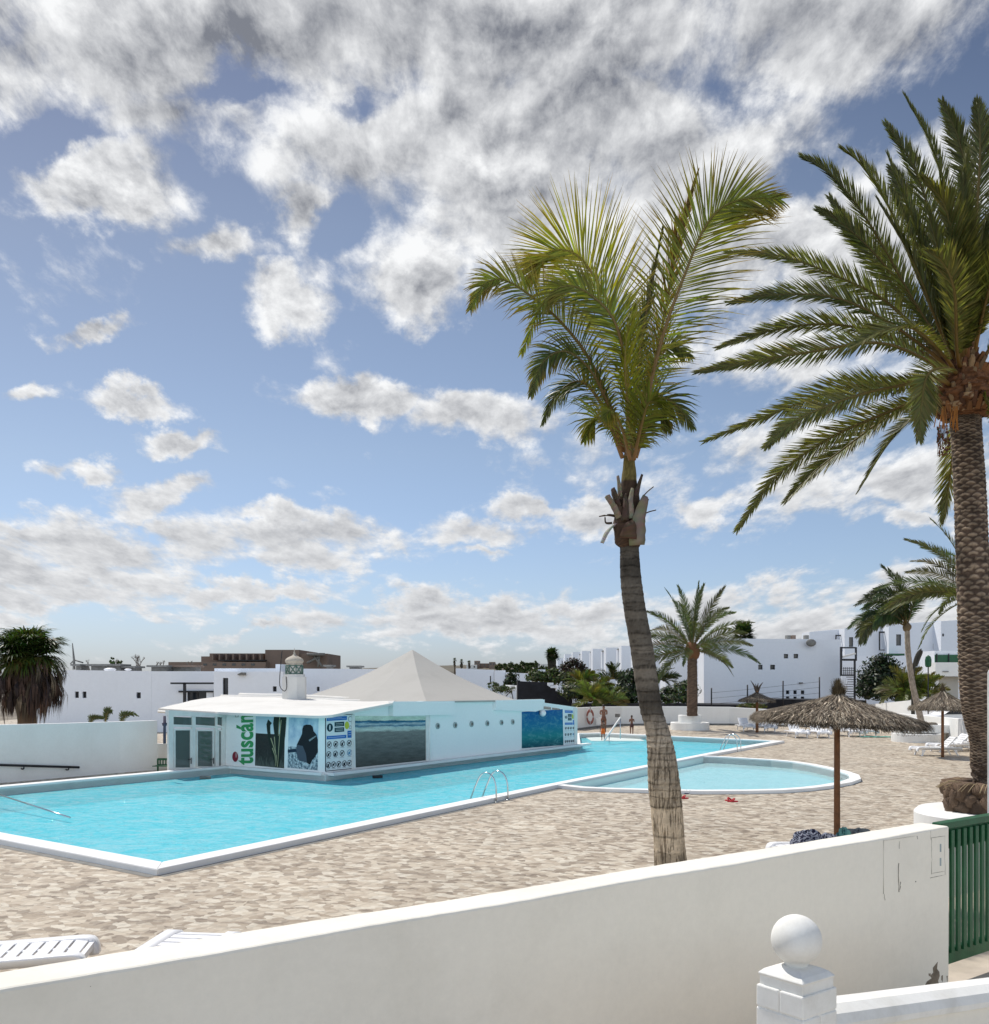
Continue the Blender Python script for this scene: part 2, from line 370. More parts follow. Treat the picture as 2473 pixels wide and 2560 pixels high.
M['coping'] = plaster('white_coping_paint', (.82, .82, .81), (.62, .61, .57), .25, 1.5, streak=False)
M['grime'] = plain('grey_gutter_concrete', (.22, .215, .20), .8, var=.35, scale=4)
M['soil'] = plain('dry_ground', (.22, .19, .15), .95, var=.4, scale=.2, bmp=.3, bscale=2)
M['terrace'] = plain('beige_terrace_paving', (.52, .45, .37), .8, var=.25, scale=3)

# ------------------------------------------------------------------ pool outline (metres, deck at z = 0)
def xy(v): return (v.x, v.y)
A1 = G(393, 2172, .12); A1.z = 0
Bc, Cc, Dc = G(565, 1921), G(813, 1940), G(1442, 1866)
L1 = Vector((-17.85, 25.5, 0)); B0 = G(549, 1921)
K0, K1 = G(1395, 1963, .1), G(1764, 1889, .1)
A2 = G(1962, 1853, .1); E1, E2 = G(1501, 1836), G(1440, 1838)
for q in (K0, K1, A2): q.z = 0
kid_px = [(1450, 1969), (1530, 1972.5), (1623, 1975), (1750, 1977.5), (1873, 1977), (1960, 1975), (2030, 1970), (2079, 1964), (2130, 1955), (2153, 1946.5), (2148, 1937), (2125, 1929), (2095, 1921.5), (2050, 1912), (2000, 1904), (1940, 1898.5), (1873, 1894.5), (1815, 1891)]
kid = [G(a, b_, .1) for a, b_ in kid_px]
for q in kid: q.z = 0
main = [A1, K0, K1, A2, E1, E2, Dc, Cc, Bc, L1]
wid = [.45, .36, .5, .35, .35, .2, .14, .14, .42, .45]      # coping width on the edge leaving each corner
def inset(poly, w):
    n = len(poly); out = []
    ar = sum(poly[i].x*poly[(i+1) % n].y-poly[(i+1) % n].x*poly[i].y for i in range(n)); sg = 1 if ar > 0 else -1
    for i in range(n):
        a, b, c = poly[i-1], poly[i], poly[(i+1) % n]
        d1 = (b-a).normalized(); d2 = (c-b).normalized()
        n1 = Vector((-d1.y, d1.x, 0))*sg; n2 = Vector((-d2.y, d2.x, 0))*sg
        p1 = b+n1*w[i-1]; p2 = b+n2*w[i]
        cr = d1.x*d2.y-d1.y*d2.x
        if abs(cr) < 1e-3: out.append(p1); continue
        tt = ((p2.x-p1.x)*d2.y-(p2.y-p1.y)*d2.x)/cr; out.append(p1+d1*tt)
    return out
inner = inset(main, wid)
kidpoly = [K0]+kid+[K1]; kidw = [.34]*(len(kidpoly)-1)+[.03]; kinner = inset(kidpoly, kidw)
hole = [A1, K0]+kid+[K1, A2, E1, E2, Dc, Cc, Bc, L1]
def sheet(name, outer, holes, z, mt):
    loops = [[Vector((p[0], p[1], 0)) for p in outer]]+[[Vector((p[0], p[1], 0)) for p in h] for h in holes]
    fl = [p for l in loops for p in l]; tri = tessellate_polygon(loops); mb = MB()
    mb.add([(p.x, p.y, z) for p in fl], tri)
    o = mb.build(name, mt, recalc=False)
    for pl_ in o.data.polygons:
        if pl_.normal.z < 0: pl_.flip()
    return struct(o)
hh = [xy(q) for q in hole]
# keep the ground clear of the sunken bar front and the basin
sheet('ground', [(-3000, -200), (3000, -200), (3000, 4000), (-3000, 4000)], [hh], -.03, M['soil'])
sheet('pool_deck', [(-40, 2), (45, 2), (45, 90), (-40, 90)], [hh], 0, M['deck'])
cop = MB(); n = len(main)
for i in range(n):
    a, b_, c, d = main[i], main[(i+1) % n], inner[(i+1) % n], inner[i]
    zt = .12 if i not in (6, 7) else .06
    if i == 5: zt = .12
    cop.slab([(a.x, a.y, -.3), (b_.x, b_.y, -.3), (c.x, c.y, -.3), (d.x, d.y, -.3)], (0, 0, .3+zt))
struct(cop.build('pool_coping', M['coping'], bevel=.025))
n = len(kidpoly); cop = MB()
for i in range(n-1):
    a, b_, c, d = kidpoly[i], kidpoly[(i+1) % n], kinner[(i+1) % n], kinner[i]
    cop.slab([(a.x, a.y, -.3), (b_.x, b_.y, -.3), (c.x, c.y, -.3), (d.x, d.y, -.3)], (0, 0, .4))
struct(cop.build('shallow_pool_coping', M['coping'], weld=True))
g = MB()     # dark gutter strip round the near sides
def strip(a, b_, w, z):
    d = (b_-a).normalized(); nn = Vector((d.y, -d.x, 0))*w; g.quad((a.x, a.y, z), (b_.x, b_.y, z), (b_.x+nn.x, b_.y+nn.y, z), (a.x+nn.x, a.y+nn.y, z))
strip(A1-(K0-A1).normalized()*.0, K0, .17, .004); strip(L1, A1, .17, .004)
for i in range(11): strip(kidpoly[i], kidpoly[i+1], .06, .004)
struct(g.build('gutter', M['grime'], recalc=False))
def basin(name, poly, depth):
    mb = MB(); n = len(poly)
    for i in range(n):
        a, b_ = poly[i], poly[(i+1) % n]; mb.quad((a.x, a.y, .05), (b_.x, b_.y, .05), (b_.x, b_.y, -depth), (a.x, a.y, -depth))
    tri = tessellate_polygon([[Vector((p.x, p.y, 0)) for p in poly]]); mb.add([(p.x, p.y, -depth) for p in poly], tri)
    return struct(mb.build(name, M['tiles'], recalc=False))
basin('pool_basin', inner, .62); basin('shallow_pool_basin', kinner, .34)
def water(name, poly, z, mt):
    mb = MB(); tri = tessellate_polygon([[Vector((p.x, p.y, 0)) for p in poly]]); mb.add([(p.x, p.y, z) for p in poly], tri)
    o = mb.build(name, mt, recalc=False)
    for q in o.data.polygons:
        if q.normal.z < 0: q.flip()
    return struct(o)
water('pool_water', inner, -.16, M['water']); water('shallow_pool_water', kinner, -.18, M['water2'])

# pool fittings
def ladder(name, label, base, d_in, span):
    """two bent tubes from the deck over the coping into the water, with treads"""
    r = thing(name, label, 'pool ladder', base, group='steel pool ladders'); d = d_in.normalized(); s_ = Vector((-d.y, d.x, 0))
    for sg in (-.5, .5):
        b0 = Vector(base)+s_*span*sg; mb = MB()
        pts = [b0, b0+Vector((0, 0, .45))+d*.02, b0+Vector((0, 0, .68))+d*.12, b0+Vector((0, 0, .78))+d*.30, b0+Vector((0, 0, .72))+d*.48, b0+Vector((0, 0, .5))+d*.62, b0+d*.86+Vector((0, 0, -.1)), b0+d*.92+Vector((0, 0, -.9))]
        mb.tube(spline(pts, 30), .021, 10); mb.lathe([(.05, 0), (.05, .012), (.022, .02)], b0+Vector((0, 0, .001)), 12)
        mb.build('handrail', M['metal'], r)
    for z in (-.35, -.62):
        mb = MB(); c = Vector(base)+d*.90+Vector((0, 0, z)); mb.box(c, (span, .09, .03), rz=atan2(s_.y, s_.x)); mb.build('tread', M['metal'], r)
dmain = (A2-A1).normalized(); din = Vector((-dmain.y, dmain.x, 0))
lb = (G(1240, 2006)+G(1271, 2000))/2
ladder('pool_ladder', 'bent steel pool ladder on the near edge, larger one in front of the bar wall', lb, din, .62)
lb = (G(1843, 1880)+G(1853, 1878))/2
ladder('pool_ladder', 'small distant steel pool ladder at the far right corner of the pool', lb, din, .55)
def bar_px(mb, a, b_, r): mb.tube([a, b_], r, 8)
r = thing('handrail', 'white sloping handrail going down into the far end of the pool', 'handrail', G(1552, 1843))
mb = MB(); t0 = P(1551, 1794, 55); t1 = P(1512, 1850, 52); mb.tube([t0, t1], .05, 8); mb.build('top_rail', M['railwhite'], r)
mb = MB(); mb.tube([t0, (t0.x, t0.y, 0)], .025, 8); mb.build('post', M['metal'], r)
q = lerp(t0, t1, .72); mb = MB(); mb.tube([q, (q.x, q.y, -.4)], .025, 8); mb.build('post', M['metal'], r)
mb = MB(); mb.bbox((E2.x+.6, E1.y-4.2, -.6), (E2.x+3.6, E1.y-.5, -.13)); mb.bbox((E2.x+.6, E1.y-6.0, -.6), (E2.x+3.6, E1.y-4.2, -.36))
struct(mb.build('pool_steps', M['tiles']))
a0 = G(-40, 1992, .12); r = thing('handrail', 'thin steel handrail sloping into the water at the left of the pool', 'handrail', (a0.x, a0.y, 0))
mb = MB(); q0 = P(-60, 1968, 27.5); q1 = P(122, 2027, 24.5); mb.tube([q0, q1, q1+(q1-q0)*.25], .022, 8); mb.build('top_rail', M['metal'], r)
for i, (x, y, w) in enumerate([(511, 1944, .36), (943, 1942, .34)]):
    q = G(x, y, -.1); mb = MB(); mb.box((q.x, q.y+.12, -.11), (w, .14, .10), rz=[.15, .5][i]); mb.box((q.x, q.y+.03, -.09), (w*.8, .05, .05), rz=[.15, .5][i])
    tag(mb.build('skimmer', M['grime' if i == 0 else 'black'], bevel=.01), ['dark skimmer flap at the waterline below the glazed doors', 'small dark skimmer opening at the waterline below the beach mural'][i], 'skimmer', 'skimmer openings in the pool wall')
r = Vector((1, 0, 0))

# ------------------------------------------------------------------ poolside bar
bar = thing('bar_building', 'pale aqua single storey pool bar with low white canopy and grey pyramid roof', 'building', (Cc.x, Cc.y, 0))
def ray(px, py): return Vector(((px-CX)/F, 1, -(py-HY)/F))
EYE = Vector((0, 0, H))
class Wall:
    """a vertical wall through two ground points; maps photo pixels onto its face"""
    def __init__(s, a, b, proud=0):
        s.a = Vector(a); s.b = Vector(b); s.d = (s.b-s.a); s.d.z = 0; s.L = s.d.length; s.d.normalize()
        s.n = Vector((s.d.y, -s.d.x, 0))
        if s.n.dot(s.a-Vector((0, 0, 0))) > 0: s.n = -s.n
        s.a = s.a+s.n*proud
    def at(s, px, py, off=0):
        r = ray(px, py); a = s.a+s.n*off; tt = (a-EYE).dot(s.n)/r.dot(s.n); return EYE+r*tt
    def poly(s, pts, off=0): return [s.at(x, y, off) for x, y in pts]
wBC, wCD = Wall(Bc, Cc), Wall(Cc, Dc)
dCD = wCD.d; inn = -wCD.n
zE = 2.12
Fp, Rp = wCD.at(1066, 1752), wCD.at(1290, 1750)
# walls
mb = MB(); th = inn*.2
top = [wCD.at(813, 1787), wCD.at(983, 1757), wCD.at(1066, 1752.5), wCD.at(1200, 1752), wCD.at(1362, 1749)]
topz = max(q.z for q in top[1:])
pl_ = [Vector((Cc.x, Cc.y, 0)), Vector((Cc.x, Cc.y, top[0].z))]+[wCD.at(983, 1758)]+[Vector((q.x, q.y, q.z)) for q in top[2:]]
p5 = wCD.at(1362, 1765); p6 = wCD.at(1445, 1770)
pl_ += [wCD.at(1362, 1757), wCD.at(1442, 1768), Vector((Dc.x, Dc.y, 0))]
mb.slab(pl_, th); mb.build('wall', M['bar'], bar)
mb = MB(); th2 = -wBC.n*.2
mb.slab([Vector((Bc.x, Bc.y, 0))-wBC.d*0, wBC.at(566, 1781), wBC.at(806, 1789)-wBC.d*.0, Vector((Cc.x, Cc.y, 0))-wBC.d*.21], th2); mb.build('wall', M['bar'], bar)
back = Dc+inn*7; mb = MB(); e_ = (back-Dc).normalized()
mb.slab([Vector((Dc.x, Dc.y, 0))+e_*.21, Vector((Dc.x, Dc.y, wCD.at(1442, 1768).z))+e_*.21, Vector((back.x, back.y, 2.0)), Vector((back.x, back.y, 0))], -dCD*.2); mb.build('wall', M['bar'], bar)
# parapet boxes that jut from the wall
mb = MB(); q = wCD.poly([(983, 1754), (983, 1790), (1137, 1787), (1137, 1753)], .22); mb.slab(q, inn*.215); mb.build('fascia', M['bar'], bar)
mb = MB(); q = wCD.poly([(1137, 1751), (1137, 1757), (1285, 1756), (1285, 1749)], .06); mb.slab(q, inn*.055)
q = wCD.poly([(1240, 1751), (1240, 1776), (1340, 1779), (1358, 1773), (1358, 1748)], .16); mb.slab(q, inn*.155); mb.build('fascia', M['bar'], bar)
# plinth ledge
mb = MB(); mb.slab([Cc+Vector((0, 0, .02)), Dc+dCD*1.0+Vector((0, 0, .02)), Dc+dCD*1.0+wCD.n*.30+Vector((0, 0, .02)), Cc+wCD.n*.30+wBC.d*.1+Vector((0, 0, .02))], (0, 0, .10)); mb.build('plinth', M['coping'], bar)
mb = MB(); mb.slab([Bc+Vector((0, 0, .02)), Cc+Vector((0, 0, .02)), Cc+wBC.n*.20+Vector((0, 0, .02)), Bc+wBC.n*.20+Vector((0, 0, .02))], (0, 0, .10)); mb.build('plinth', M['coping'], bar)
# canopy roof over the glazed corner
EV = [P(396, 1771, 40.8), P(562, 1781, 35.8), P(700, 1786, 34.2), wBC.at(812, 1789, .45), wCD.at(880, 1776.5, .45), wCD.at(983, 1757, .45)]
UP = [P(552, 1740, 44.5), P(640, 1742.5, 43.6), P(705, 1743.5, 43), P(800, 1748, 42), P(880, 1752.5, 41), wCD.at(990, 1753, -2.4)]
mb = MB(); n = 24; ev = spline(EV, n); up = spline(UP, n)
rows = 7; vs = []; rng = random.Random(5)
for j in range(rows):
    for i in range(n):
        tt = j/(rows-1); q = lerp(ev[i], up[i], tt); q.z += .05*sin(pi*tt)+rng.uniform(-.012, .012)*(0 < j < rows-1); vs.append(q)
mb.add(vs, [(j*n+i, j*n+i+1, (j+1)*n+i+1, (j+1)*n+i) for j in range(rows-1) for i in range(n-1)], smooth=True)
nb = len(ev); low = [q-Vector((0, 0, .09)) for q in ev]
mb.add(ev+low, [(i, i+1, nb+i+1, nb+i) for i in range(n-1)])
und = [lerp(low[i], up[i]-Vector((0, 0, .12)), .9) for i in range(n)]
mb.add(low+und, [(i, i+1, nb+i+1, nb+i) for i in range(n-1)])
canopy = mb.build('canopy_roof', M['roof'], bar)
mb = MB(); n = 16; up2 = spline(UP, n)    # raised lip behind the canopy
mb.tube([q+Vector((0, .1, -.03)) for q in up2], .09, 8); mb.tube([q+Vector((0, 1.2, .02)) for q in up2[1:]], .12, 8)
mb.slab([UP[0]+Vector((.0, .05, -.02)), UP[-1]+Vector((0, .05, -.02)), UP[-1]+Vector((.5, 4, .05)), UP[0]+Vector((2.5, 4, .0))], (0, 0, -.1)); mb.build('roof_lip', M['roof'], bar)
# pyramid roof
apex = P(1031, 1624, 45.5); LFT = P(762, 1742, 46); BK = Vector((-2.5, 52, LFT.z)); RT = wCD.at(1289, 1750, .12); FR = wCD.at(1066, 1753, .14)
mid = P(905, 1754, 40.5)
base = [LFT, mid, FR, RT, Vector((.2, 50, RT.z)), BK]
vs = []; seg = 10; nb = len(base)
mb = MB(); ring = []
for j in range(seg+1):
    tt = j/seg; rr = 1-tt; sag = -.35*sin(pi*tt)*0.55
    for i in range(nb):
        q = lerp(base[i], apex, tt); q = Vector((q.x, q.y, q.z+sag)); vs.append(q)
mb.add(vs, [(j*nb+i, j*nb+(i+1) % nb, (j+1)*nb+(i+1) % nb, (j+1)*nb+i) for j in range(seg) for i in range(nb)])
low = [q-Vector((0, 0, .07)) for q in base]; mb.add(base+low, [(i, (i+1) % nb, nb+(i+1) % nb, nb+i) for i in range(nb)]); mb.quad(*low)
mb.build('pyramid_roof', M['roofgrey'], bar, weld=True)
# chimney
cb = P(736, 1745, 42); cz = 2.3
ch = thing('x', '', '', (cb.x, cb.y, cz)); bpy.data.objects.remove(ch)
mb = MB(); mb.prism([(cb.x+.52*cos(a), cb.y+.52*sin(a)) for a in [pi/8+i*pi/4 for i in range(8)]], cz, P(0, 1692, 42).z)
mb.prism([(cb.x+.46*cos(a), cb.y+.46*sin(a)) for a in [pi/8+i*pi/4 for i in range(8)]], P(0, 1692, 42).z, P(0, 1686, 42).z); mb.prism([(cb.x+.33*cos(a), cb.y+.33*sin(a)) for a in [pi/8+i*pi/4 for i in range(8)]], P(0, 1686, 42).z, P(0, 1662, 42).z)
chim = mb.build('chimney', M['roof'], bar)
z0, z1 = P(0, 1685.5, 42).z, P(0, 1662.5, 42).z
mb = MB(); R_ = .37; an = [pi/4*i+pi/8 for i in range(8)]
for i in range(8):
    a, b_ = an[i], an[(i+1) % 8]; p0 = Vector((cb.x+R_*cos(a), cb.y+R_*sin(a), 0)); p1 = Vector((cb.x+R_*cos(b_), cb.y+R_*sin(b_), 0))
    for (s0, e0) in (((p0, z0), (p1, z1)), ((p1, z0), (p0, z1)), ((p0, z0), (p0, z1)), ((p0, z0+.02), (p1, z0+.02)), ((p0, z1-.02), (p1, z1-.02))):
        mb.tube([s0[0]+Vector((0, 0, s0[1])), e0[0]+Vector((0, 0, e0[1]))], .022, 5)
mb.build('lattice', plain('faded_green_paint', (.12, .20, .17), .7), chim)
mb = MB(); prof = [(.36, 0), (.37, .03), (.33, .05), (.38, .12), (.40, .19), (.37, .26), (.28, .34), (.16, .40), (.08, .44), (.05, .5), (.035, .52), (.05, .56), (.02, .6), (.008, .78)]
mb.lathe([(r_, z1+z*.93) for r_, z in prof], (cb.x, cb.y, 0), 20); mb.build('dome', plaster('weathered_dome', (.5, .45, .38), (.28, .25, .2), .6, 2), chim)
mb = MB(); mb.tube(spline([(cb.x-.42, cb.y-.5, z1+.6), (cb.x-.5, cb.y-.5, z0+.1), (cb.x-.5, cb.y-.55, z0-.5), (cb.x-.3, cb.y-.6, z0-.72), (cb.x-.2, cb.y-.6, z0-.55), (cb.x-.25, cb.y-.5, z0-.1)], 16), .018, 5); mb.build('cable', M['black'], chim)
# glazed doors on the left face
Ac = G(418, 1934); wAB = Wall(Ac, Bc); wAB = Wall(wAB.at(424, 1930)-Vector((0, 0, 0)), Bc); 
def rect3(w, x0, y0, x1, y1, off=0): return [w.at(x0, y1, off), w.at(x1, y1, off), w.at(x1, y0, off), w.at(x0, y0, off)]
def vbar(w, x0, x1, yt0, yt1, yb, off, thk=.08):
    mb = MB(); a, b_ = w.at(x0, yb, off), w.at(x1, yb, off); a2, b2 = w.at(x0, yt0, off), w.at(x1, yt1, off)
    zb = .02; mb.slab([Vector((a.x, a.y, zb)), Vector((b_.x, b_.y, zb)), b2, a2], -w.n*thk); return mb
fr = MB()
for (x0, x1) in ((421, 434), (480, 489), (532, 543), (556, 566)): fr.__dict__.update(vbar(wAB, x0, x1, 1785, 1786, 1930, 0, .10).__dict__) if False else None
frame = MB()
for (x0, x1) in ((422, 434), (481, 489.5), (539, 544), (556.5, 566)):
    a, b_ = wAB.at(x0, 1900, 0), wAB.at(x1, 1900, 0); zt = wAB.at(x0, 1787, 0).z
    frame.slab([Vector((a.x, a.y, .02)), Vector((b_.x, b_.y, .02)), Vector((b_.x, b_.y, zt)), Vector((a.x, a.y, zt))], -wAB.n*.1)
q = [wAB.at(422, 1775, .06), wAB.at(566, 1785, .06), wAB.at(566, 1793, .06), wAB.at(422, 1790, .06)]; frame.slab(q, -wAB.n*.2)
q = [wAB.at(430, 1811, -.01), wAB.at(560, 1815.5, -.01), wAB.at(560, 1821, -.01), wAB.at(430, 1817, -.01)]; frame.slab(q, -wAB.n*.07)
frame.build('door_frame', M['pvcwhite'], bar)
curt = plain('pale_curtain', (.30, .33, .34), .8, var=.4, scale=6)
m, t, b = newmat('door_glass'); b.inputs['Base Color'].default_value = (.10, .125, .12, 1); b.inputs['Roughness'].default_value = .06; b.inputs['Specular IOR Level'].default_value = .8; M['doorglass'] = m
M['gallery'] = m
for (x0, x1, y0, y1) in ((436, 479, 1825, 1925), (492, 535, 1827, 1922), (545, 556, 1827, 1921)):
    mb = MB(); zb = .12
    def edge(xa, xb, ya, yb): 
        mb.slab(wAB.poly([(xa, ya), (xb, ya), (xb, yb), (xa, yb)], -.02), -wAB.n*.05)
    edge(x0-1, x0+3, y0-3, y1); edge(x1-3, x1+1, y0-3, y1); edge(x0+3, x1-3, y0-3, y0+1); edge(x0+3, x1-3, y1-6, y1)
    dr = mb.build('door', M['pvcwhite'], bar)
    mb = MB(); mb.slab(wAB.poly([(x0+2, y0), (x1-2, y0), (x1-2, y1-3), (x0+2, y1-3)], -.05), -wAB.n*.01); mb.build('pane', M['doorglass'], dr)
    if x1-x0 > 20:
        mb = MB(); h = wAB.at(x1-1, 1902, .04); mb.box(h, (.03, .03, .22)); mb.box(h+Vector((-.05, -.02, .05)), (.12, .02, .02)); mb.build('handle', M['black'], dr)
for (x0, x1) in ((434, 481), (489.5, 539), (544, 556.5)):
    mb = MB(); mb.slab(wAB.poly([(x0, 1792), (x1, 1794), (x1, 1815), (x0, 1812)], -.05), -wAB.n*.01); mb.build('transom_pane', M['doorglass'], bar)
mb = MB(); mb.slab(wAB.poly([(493, 1830), (528, 1830), (528, 1924), (493, 1924)], -.35), -wAB.n*.02)
for i in range(14):
    q = wAB.at(494+i*2.5, 1830, -.33); q2 = wAB.at(494+i*2.5, 1922, -.33); mb.tube([q, q2], .035, 6)
mb.build('curtain', curt, bar)
# little dark column beside the doors
mb = MB(); q = G(411, 1940); q = Vector((P(411.5, 1900, 33.6).x, 33.6, 0)); zt = P(0, 1790, 33.6).z
mb.lathe([(.05, 1.12), (.05, 1.2), (.045, zt-.35), (.07, zt-.33), (.09, zt-.25), (.05, zt-.23), (.045, zt)], q, 12); mb.build('downpipe', plain('dull_purple_pipe', (.06, .05, .08), .6), bar)
# portholes
for x, y, w, h in [(1093.5, 1815, 8, 15), (1137, 1813, 8, 15), (1178, 1810, 7.5, 15), (1217.5, 1808.5, 7, 14), (1253, 1806.5, 6.5, 13), (1281, 1805, 6, 13)]:
    c = wCD.at(x, y, 0); R_ = abs(wCD.at(x, y-h/2).z-wCD.at(x, y+h/2).z)/2; mb = MB()
    def rg(r, off): return [c+wCD.n*off+dCD*r*cos(a)+Vector((0, 0, r*sin(a))) for a in [2*pi*i/20 for i in range(20)]]
    o1, o2, i1 = rg(R_, .0), rg(R_, .05), rg(R_*.62, .05); n = 20
    mb.add(o1+o2+i1, [(i, (i+1) % n, n+(i+1) % n, n+i) for i in range(n)]+[(n+i, n+(i+1) % n, 2*n+(i+1) % n, 2*n+i) for i in range(n)])
    hole_ = mb.build('porthole', plain('porthole_rim', (.35, .42, .42), .5) if 'prim' not in M else M['prim'], bar); M['prim'] = hole_.data.materials[0]
    mb = MB(); mb.quad(*rg(R_*.63, .03)); mb.build('pane', M['doorglass'], hole_)

# panels: pictures printed on the wall
def panelmat(name, fn):
    m, t, b = newmat(name); uvn = t.node('ShaderNodeUVMap').outputs[0]; x, y, _ = t.sep(uvn); t.l.new(fn(t, x, y, uvn), b.inputs['Base Color']); b.inputs['Roughness'].default_value = .75; b.inputs['Specular IOR Level'].default_value = .12; return m
def panel(name, label, w, pts, mt, parent, off=.012):
    """pts: lower-left, lower-right, upper-right, upper-left in photo pixels"""
    q = w.poly(pts, off); mb = MB(); mb.slab(q, -w.n*(off-.002)); o = mb.build(name, mt, parent, recalc=False)
    uvl = o.data.uv_layers.new(name='UVMap'); uvs = [(0, 0), (1, 0), (1, 1), (0, 1)]*2
    for l in o.data.loops: uvl.data[l.index].uv = uvs[l.vertex_index]
    if label: o['label'] = label
    return o
def cactus(t, x, y, uvn):
    skyc = t.mix(t.mapr(y, .55, 1, 0, 1), (.62, .72, .76), (.42, .55, .66))
    g = t.mix(t.noise(uvn, 22, 4, .7), (.012, .014, .016), (.06, .065, .06)); g = t.mix(t.mapr(t.m('SUBTRACT', t.noise(t.vm('MULTIPLY', uvn, (30, 5, 1)), 1, 4, .7), y), .3, .5, 0, .6), g, (.13, .16, .14))
    return t.mix(t.mapr(y, .635, .645, 0, 1), g, skyc)
pm = panelmat('cactus_poster', cactus)
panel('poster', 'tall poster of a dark cactus against a pale sky', wBC, [(637.5, 1914), (710, 1921), (712.5, 1788.5), (640, 1787)], pm, bar)
def arm(path, w0, w1, colr, off, parent_mb):
    pts = [wBC.at(x, y, off) for x, y in path]; k_ = len(pts)
    L_, R_ = [], []
    for i, p_ in enumerate(pts):
        dd = (pts[min(i+1, k_-1)]-pts[max(i-1, 0)]).normalized(); s_ = dd.cross(wBC.n); w_ = lerp(w0, w1, i/(k_-1)); L_.append(p_-s_*w_); R_.append(p_+s_*w_)
    parent_mb.add(L_+R_, [(i, i+1, k_+i+1, k_+i) for i in range(k_-1)], col=colr)
cm = MB()
dk = (.015, .025, .02)
arm([(692, 1918), (684, 1893), (677, 1860), (672, 1830), (671, 1812), (675, 1803)], .03, .12, dk, .016, cm); arm([(692, 1918), (690, 1880), (692, 1840), (690, 1810), (694, 1789.5)], .05, .18, dk, .017, cm)
arm([(694, 1918), (700, 1880), (706, 1840), (708, 1789.5)], .06, .17, dk, .018, cm)
for pth in ([(693, 1917), (691, 1890), (684, 1866), (677, 1845)], [(694, 1917), (697, 1870), (699, 1840), (703, 1800)], [(693, 1915), (688, 1870), (686, 1842)], [(696, 1840), (698, 1806), (700, 1790)], [(689, 1915), (688, 1890), (681, 1870)]):
    arm(pth, .012, .022, (.35, .36, .22), .020, cm)
cm.build('cactus_print', M['bark'], bar, recalc=False)
def beachfig(t, x, y, uvn):
    s_ = t.mix(t.mapr(t.noise(uvn, 4, 5, .6), .3, .7, 0, 1), (.22, .36, .52), (.62, .73, .80)); s_ = t.mix(t.mapr(y, .42, .6, .85, 0), s_, (.66, .74, .78))
    foam = t.mix(t.mapr(t.noise(uvn, 16, 6, .75), .42, .6, 0, 1), (.05, .10, .14), (.62, .72, .76))
    return t.mix(t.mapr(t.m('ADD', y, t.m('MULTIPLY', t.noise(uvn, 7, 3, .6), .08)), .44, .46, 0, 1), foam, s_)
pm = panelmat('shore_poster', beachfig)
panel('poster', 'tall poster of a dark rock stack standing in pale surf', wBC, [(719, 1919), (794, 1926), (796, 1790), (722, 1789)], pm, bar)
cm = MB(); rk = [(755, 1835), (756, 1822), (759, 1814), (766, 1811.5), (776, 1812), (782, 1817), (784, 1828), (791, 1836), (794.5, 1850), (794.5, 1880), (788, 1892), (781, 1900), (775, 1912), (768, 1908), (765, 1885), (757, 1865), (742, 1862)]
cm.slab(wBC.poly(rk, .016), wBC.n*-.004, col=(.012, .015, .02)); cm.slab(wBC.poly([(772, 1850), (789, 1839), (791, 1841), (774, 1854)], .019), wBC.n*-.002, col=(.2, .25, .28))
cm.slab(wBC.poly([(719.5, 1874), (740, 1872), (742, 1880), (719.5, 1882)], .016), wBC.n*-.003, col=(.02, .04, .07))
cm.slab(wBC.poly([(742, 1862), (757, 1863), (766, 1886), (768, 1907), (748, 1902), (740, 1880)], .015), wBC.n*-.002, col=(.07, .09, .12)); cm.build('rock_print', M['bark'], bar, recalc=False)
def sea(t, x, y, uvn):
    yy = t.m('ADD', y, t.m('MULTIPLY', t.m('SUBTRACT', t.noise(t.vm('MULTIPLY', uvn, (4, 10, 1)), 1, 6, .75), .5), .13))
    c = t.ramp(yy, [(0, (.075, .088, .082)), (.35, (.13, .145, .14)), (.68, (.20, .22, .21)), (.72, (.50, .60, .55)), (.78, (.40, .52, .52)), (.80, (.06, .16, .25)), (.84, (.40, .52, .55)), (.87, (.05, .17, .28)), (.905, (.03, .11, .19)), (.915, (.52, .62, .52)), (1, (.58, .68, .58))])
    f = t.m('MULTIPLY', t.mapr(t.noise(t.vm('MULTIPLY', uvn, (60, 90, 1)), 1, 4, .7), .3, .7, .78, 1.16), t.mapr(t.noise(t.vm('MULTIPLY', uvn, (6, 16, 1)), 1, 5, .7), .3, .7, .72, 1.28)); return t.mix(1, c, t.comb(f, f, f), 'MULTIPLY')
panel('poster', 'wide poster of a dark beach with breaking waves', wCD, [(890, 1919), (1065, 1901), (1066, 1790), (888, 1790)], panelmat('beach_poster', sea), bar)
mb = MB(); mb.slab(wCD.poly([(984, 1789.5), (1066, 1788), (1066, 1791), (984, 1792)], .02), -wCD.n*.01)
for pts in ([(886, 1921), (1068, 1903), (1068, 1910), (885, 1928)], [(1065.5, 1788), (1074, 1788), (1074, 1911), (1066, 1910)], [(880, 1786), (887, 1786), (886, 1928), (880, 1930)]): mb.slab(wCD.poly(pts, .04), -wCD.n*.038)
mb.build('frame', M['pvcwhite'], bar)
def deep(t, x, y, uvn):
    n_ = t.noise(t.vm('MULTIPLY', uvn, (7, 9, 1)), 1, 6, .7, .8); c = t.ramp(y, [(0, (.01, .07, .10)), (.3, (.02, .22, .24)), (.6, (.015, .17, .30)), (1, (.01, .10, .30))])
    return t.mix(t.mapr(n_, .48, .72, 0, .6), c, (.16, .42, .42))
panel('poster', 'blue green underwater poster near the far end of the wall', wCD, [(1305, 1871), (1409, 1863), (1407, 1773), (1305, 1780)], panelmat('underwater_poster', deep), bar)
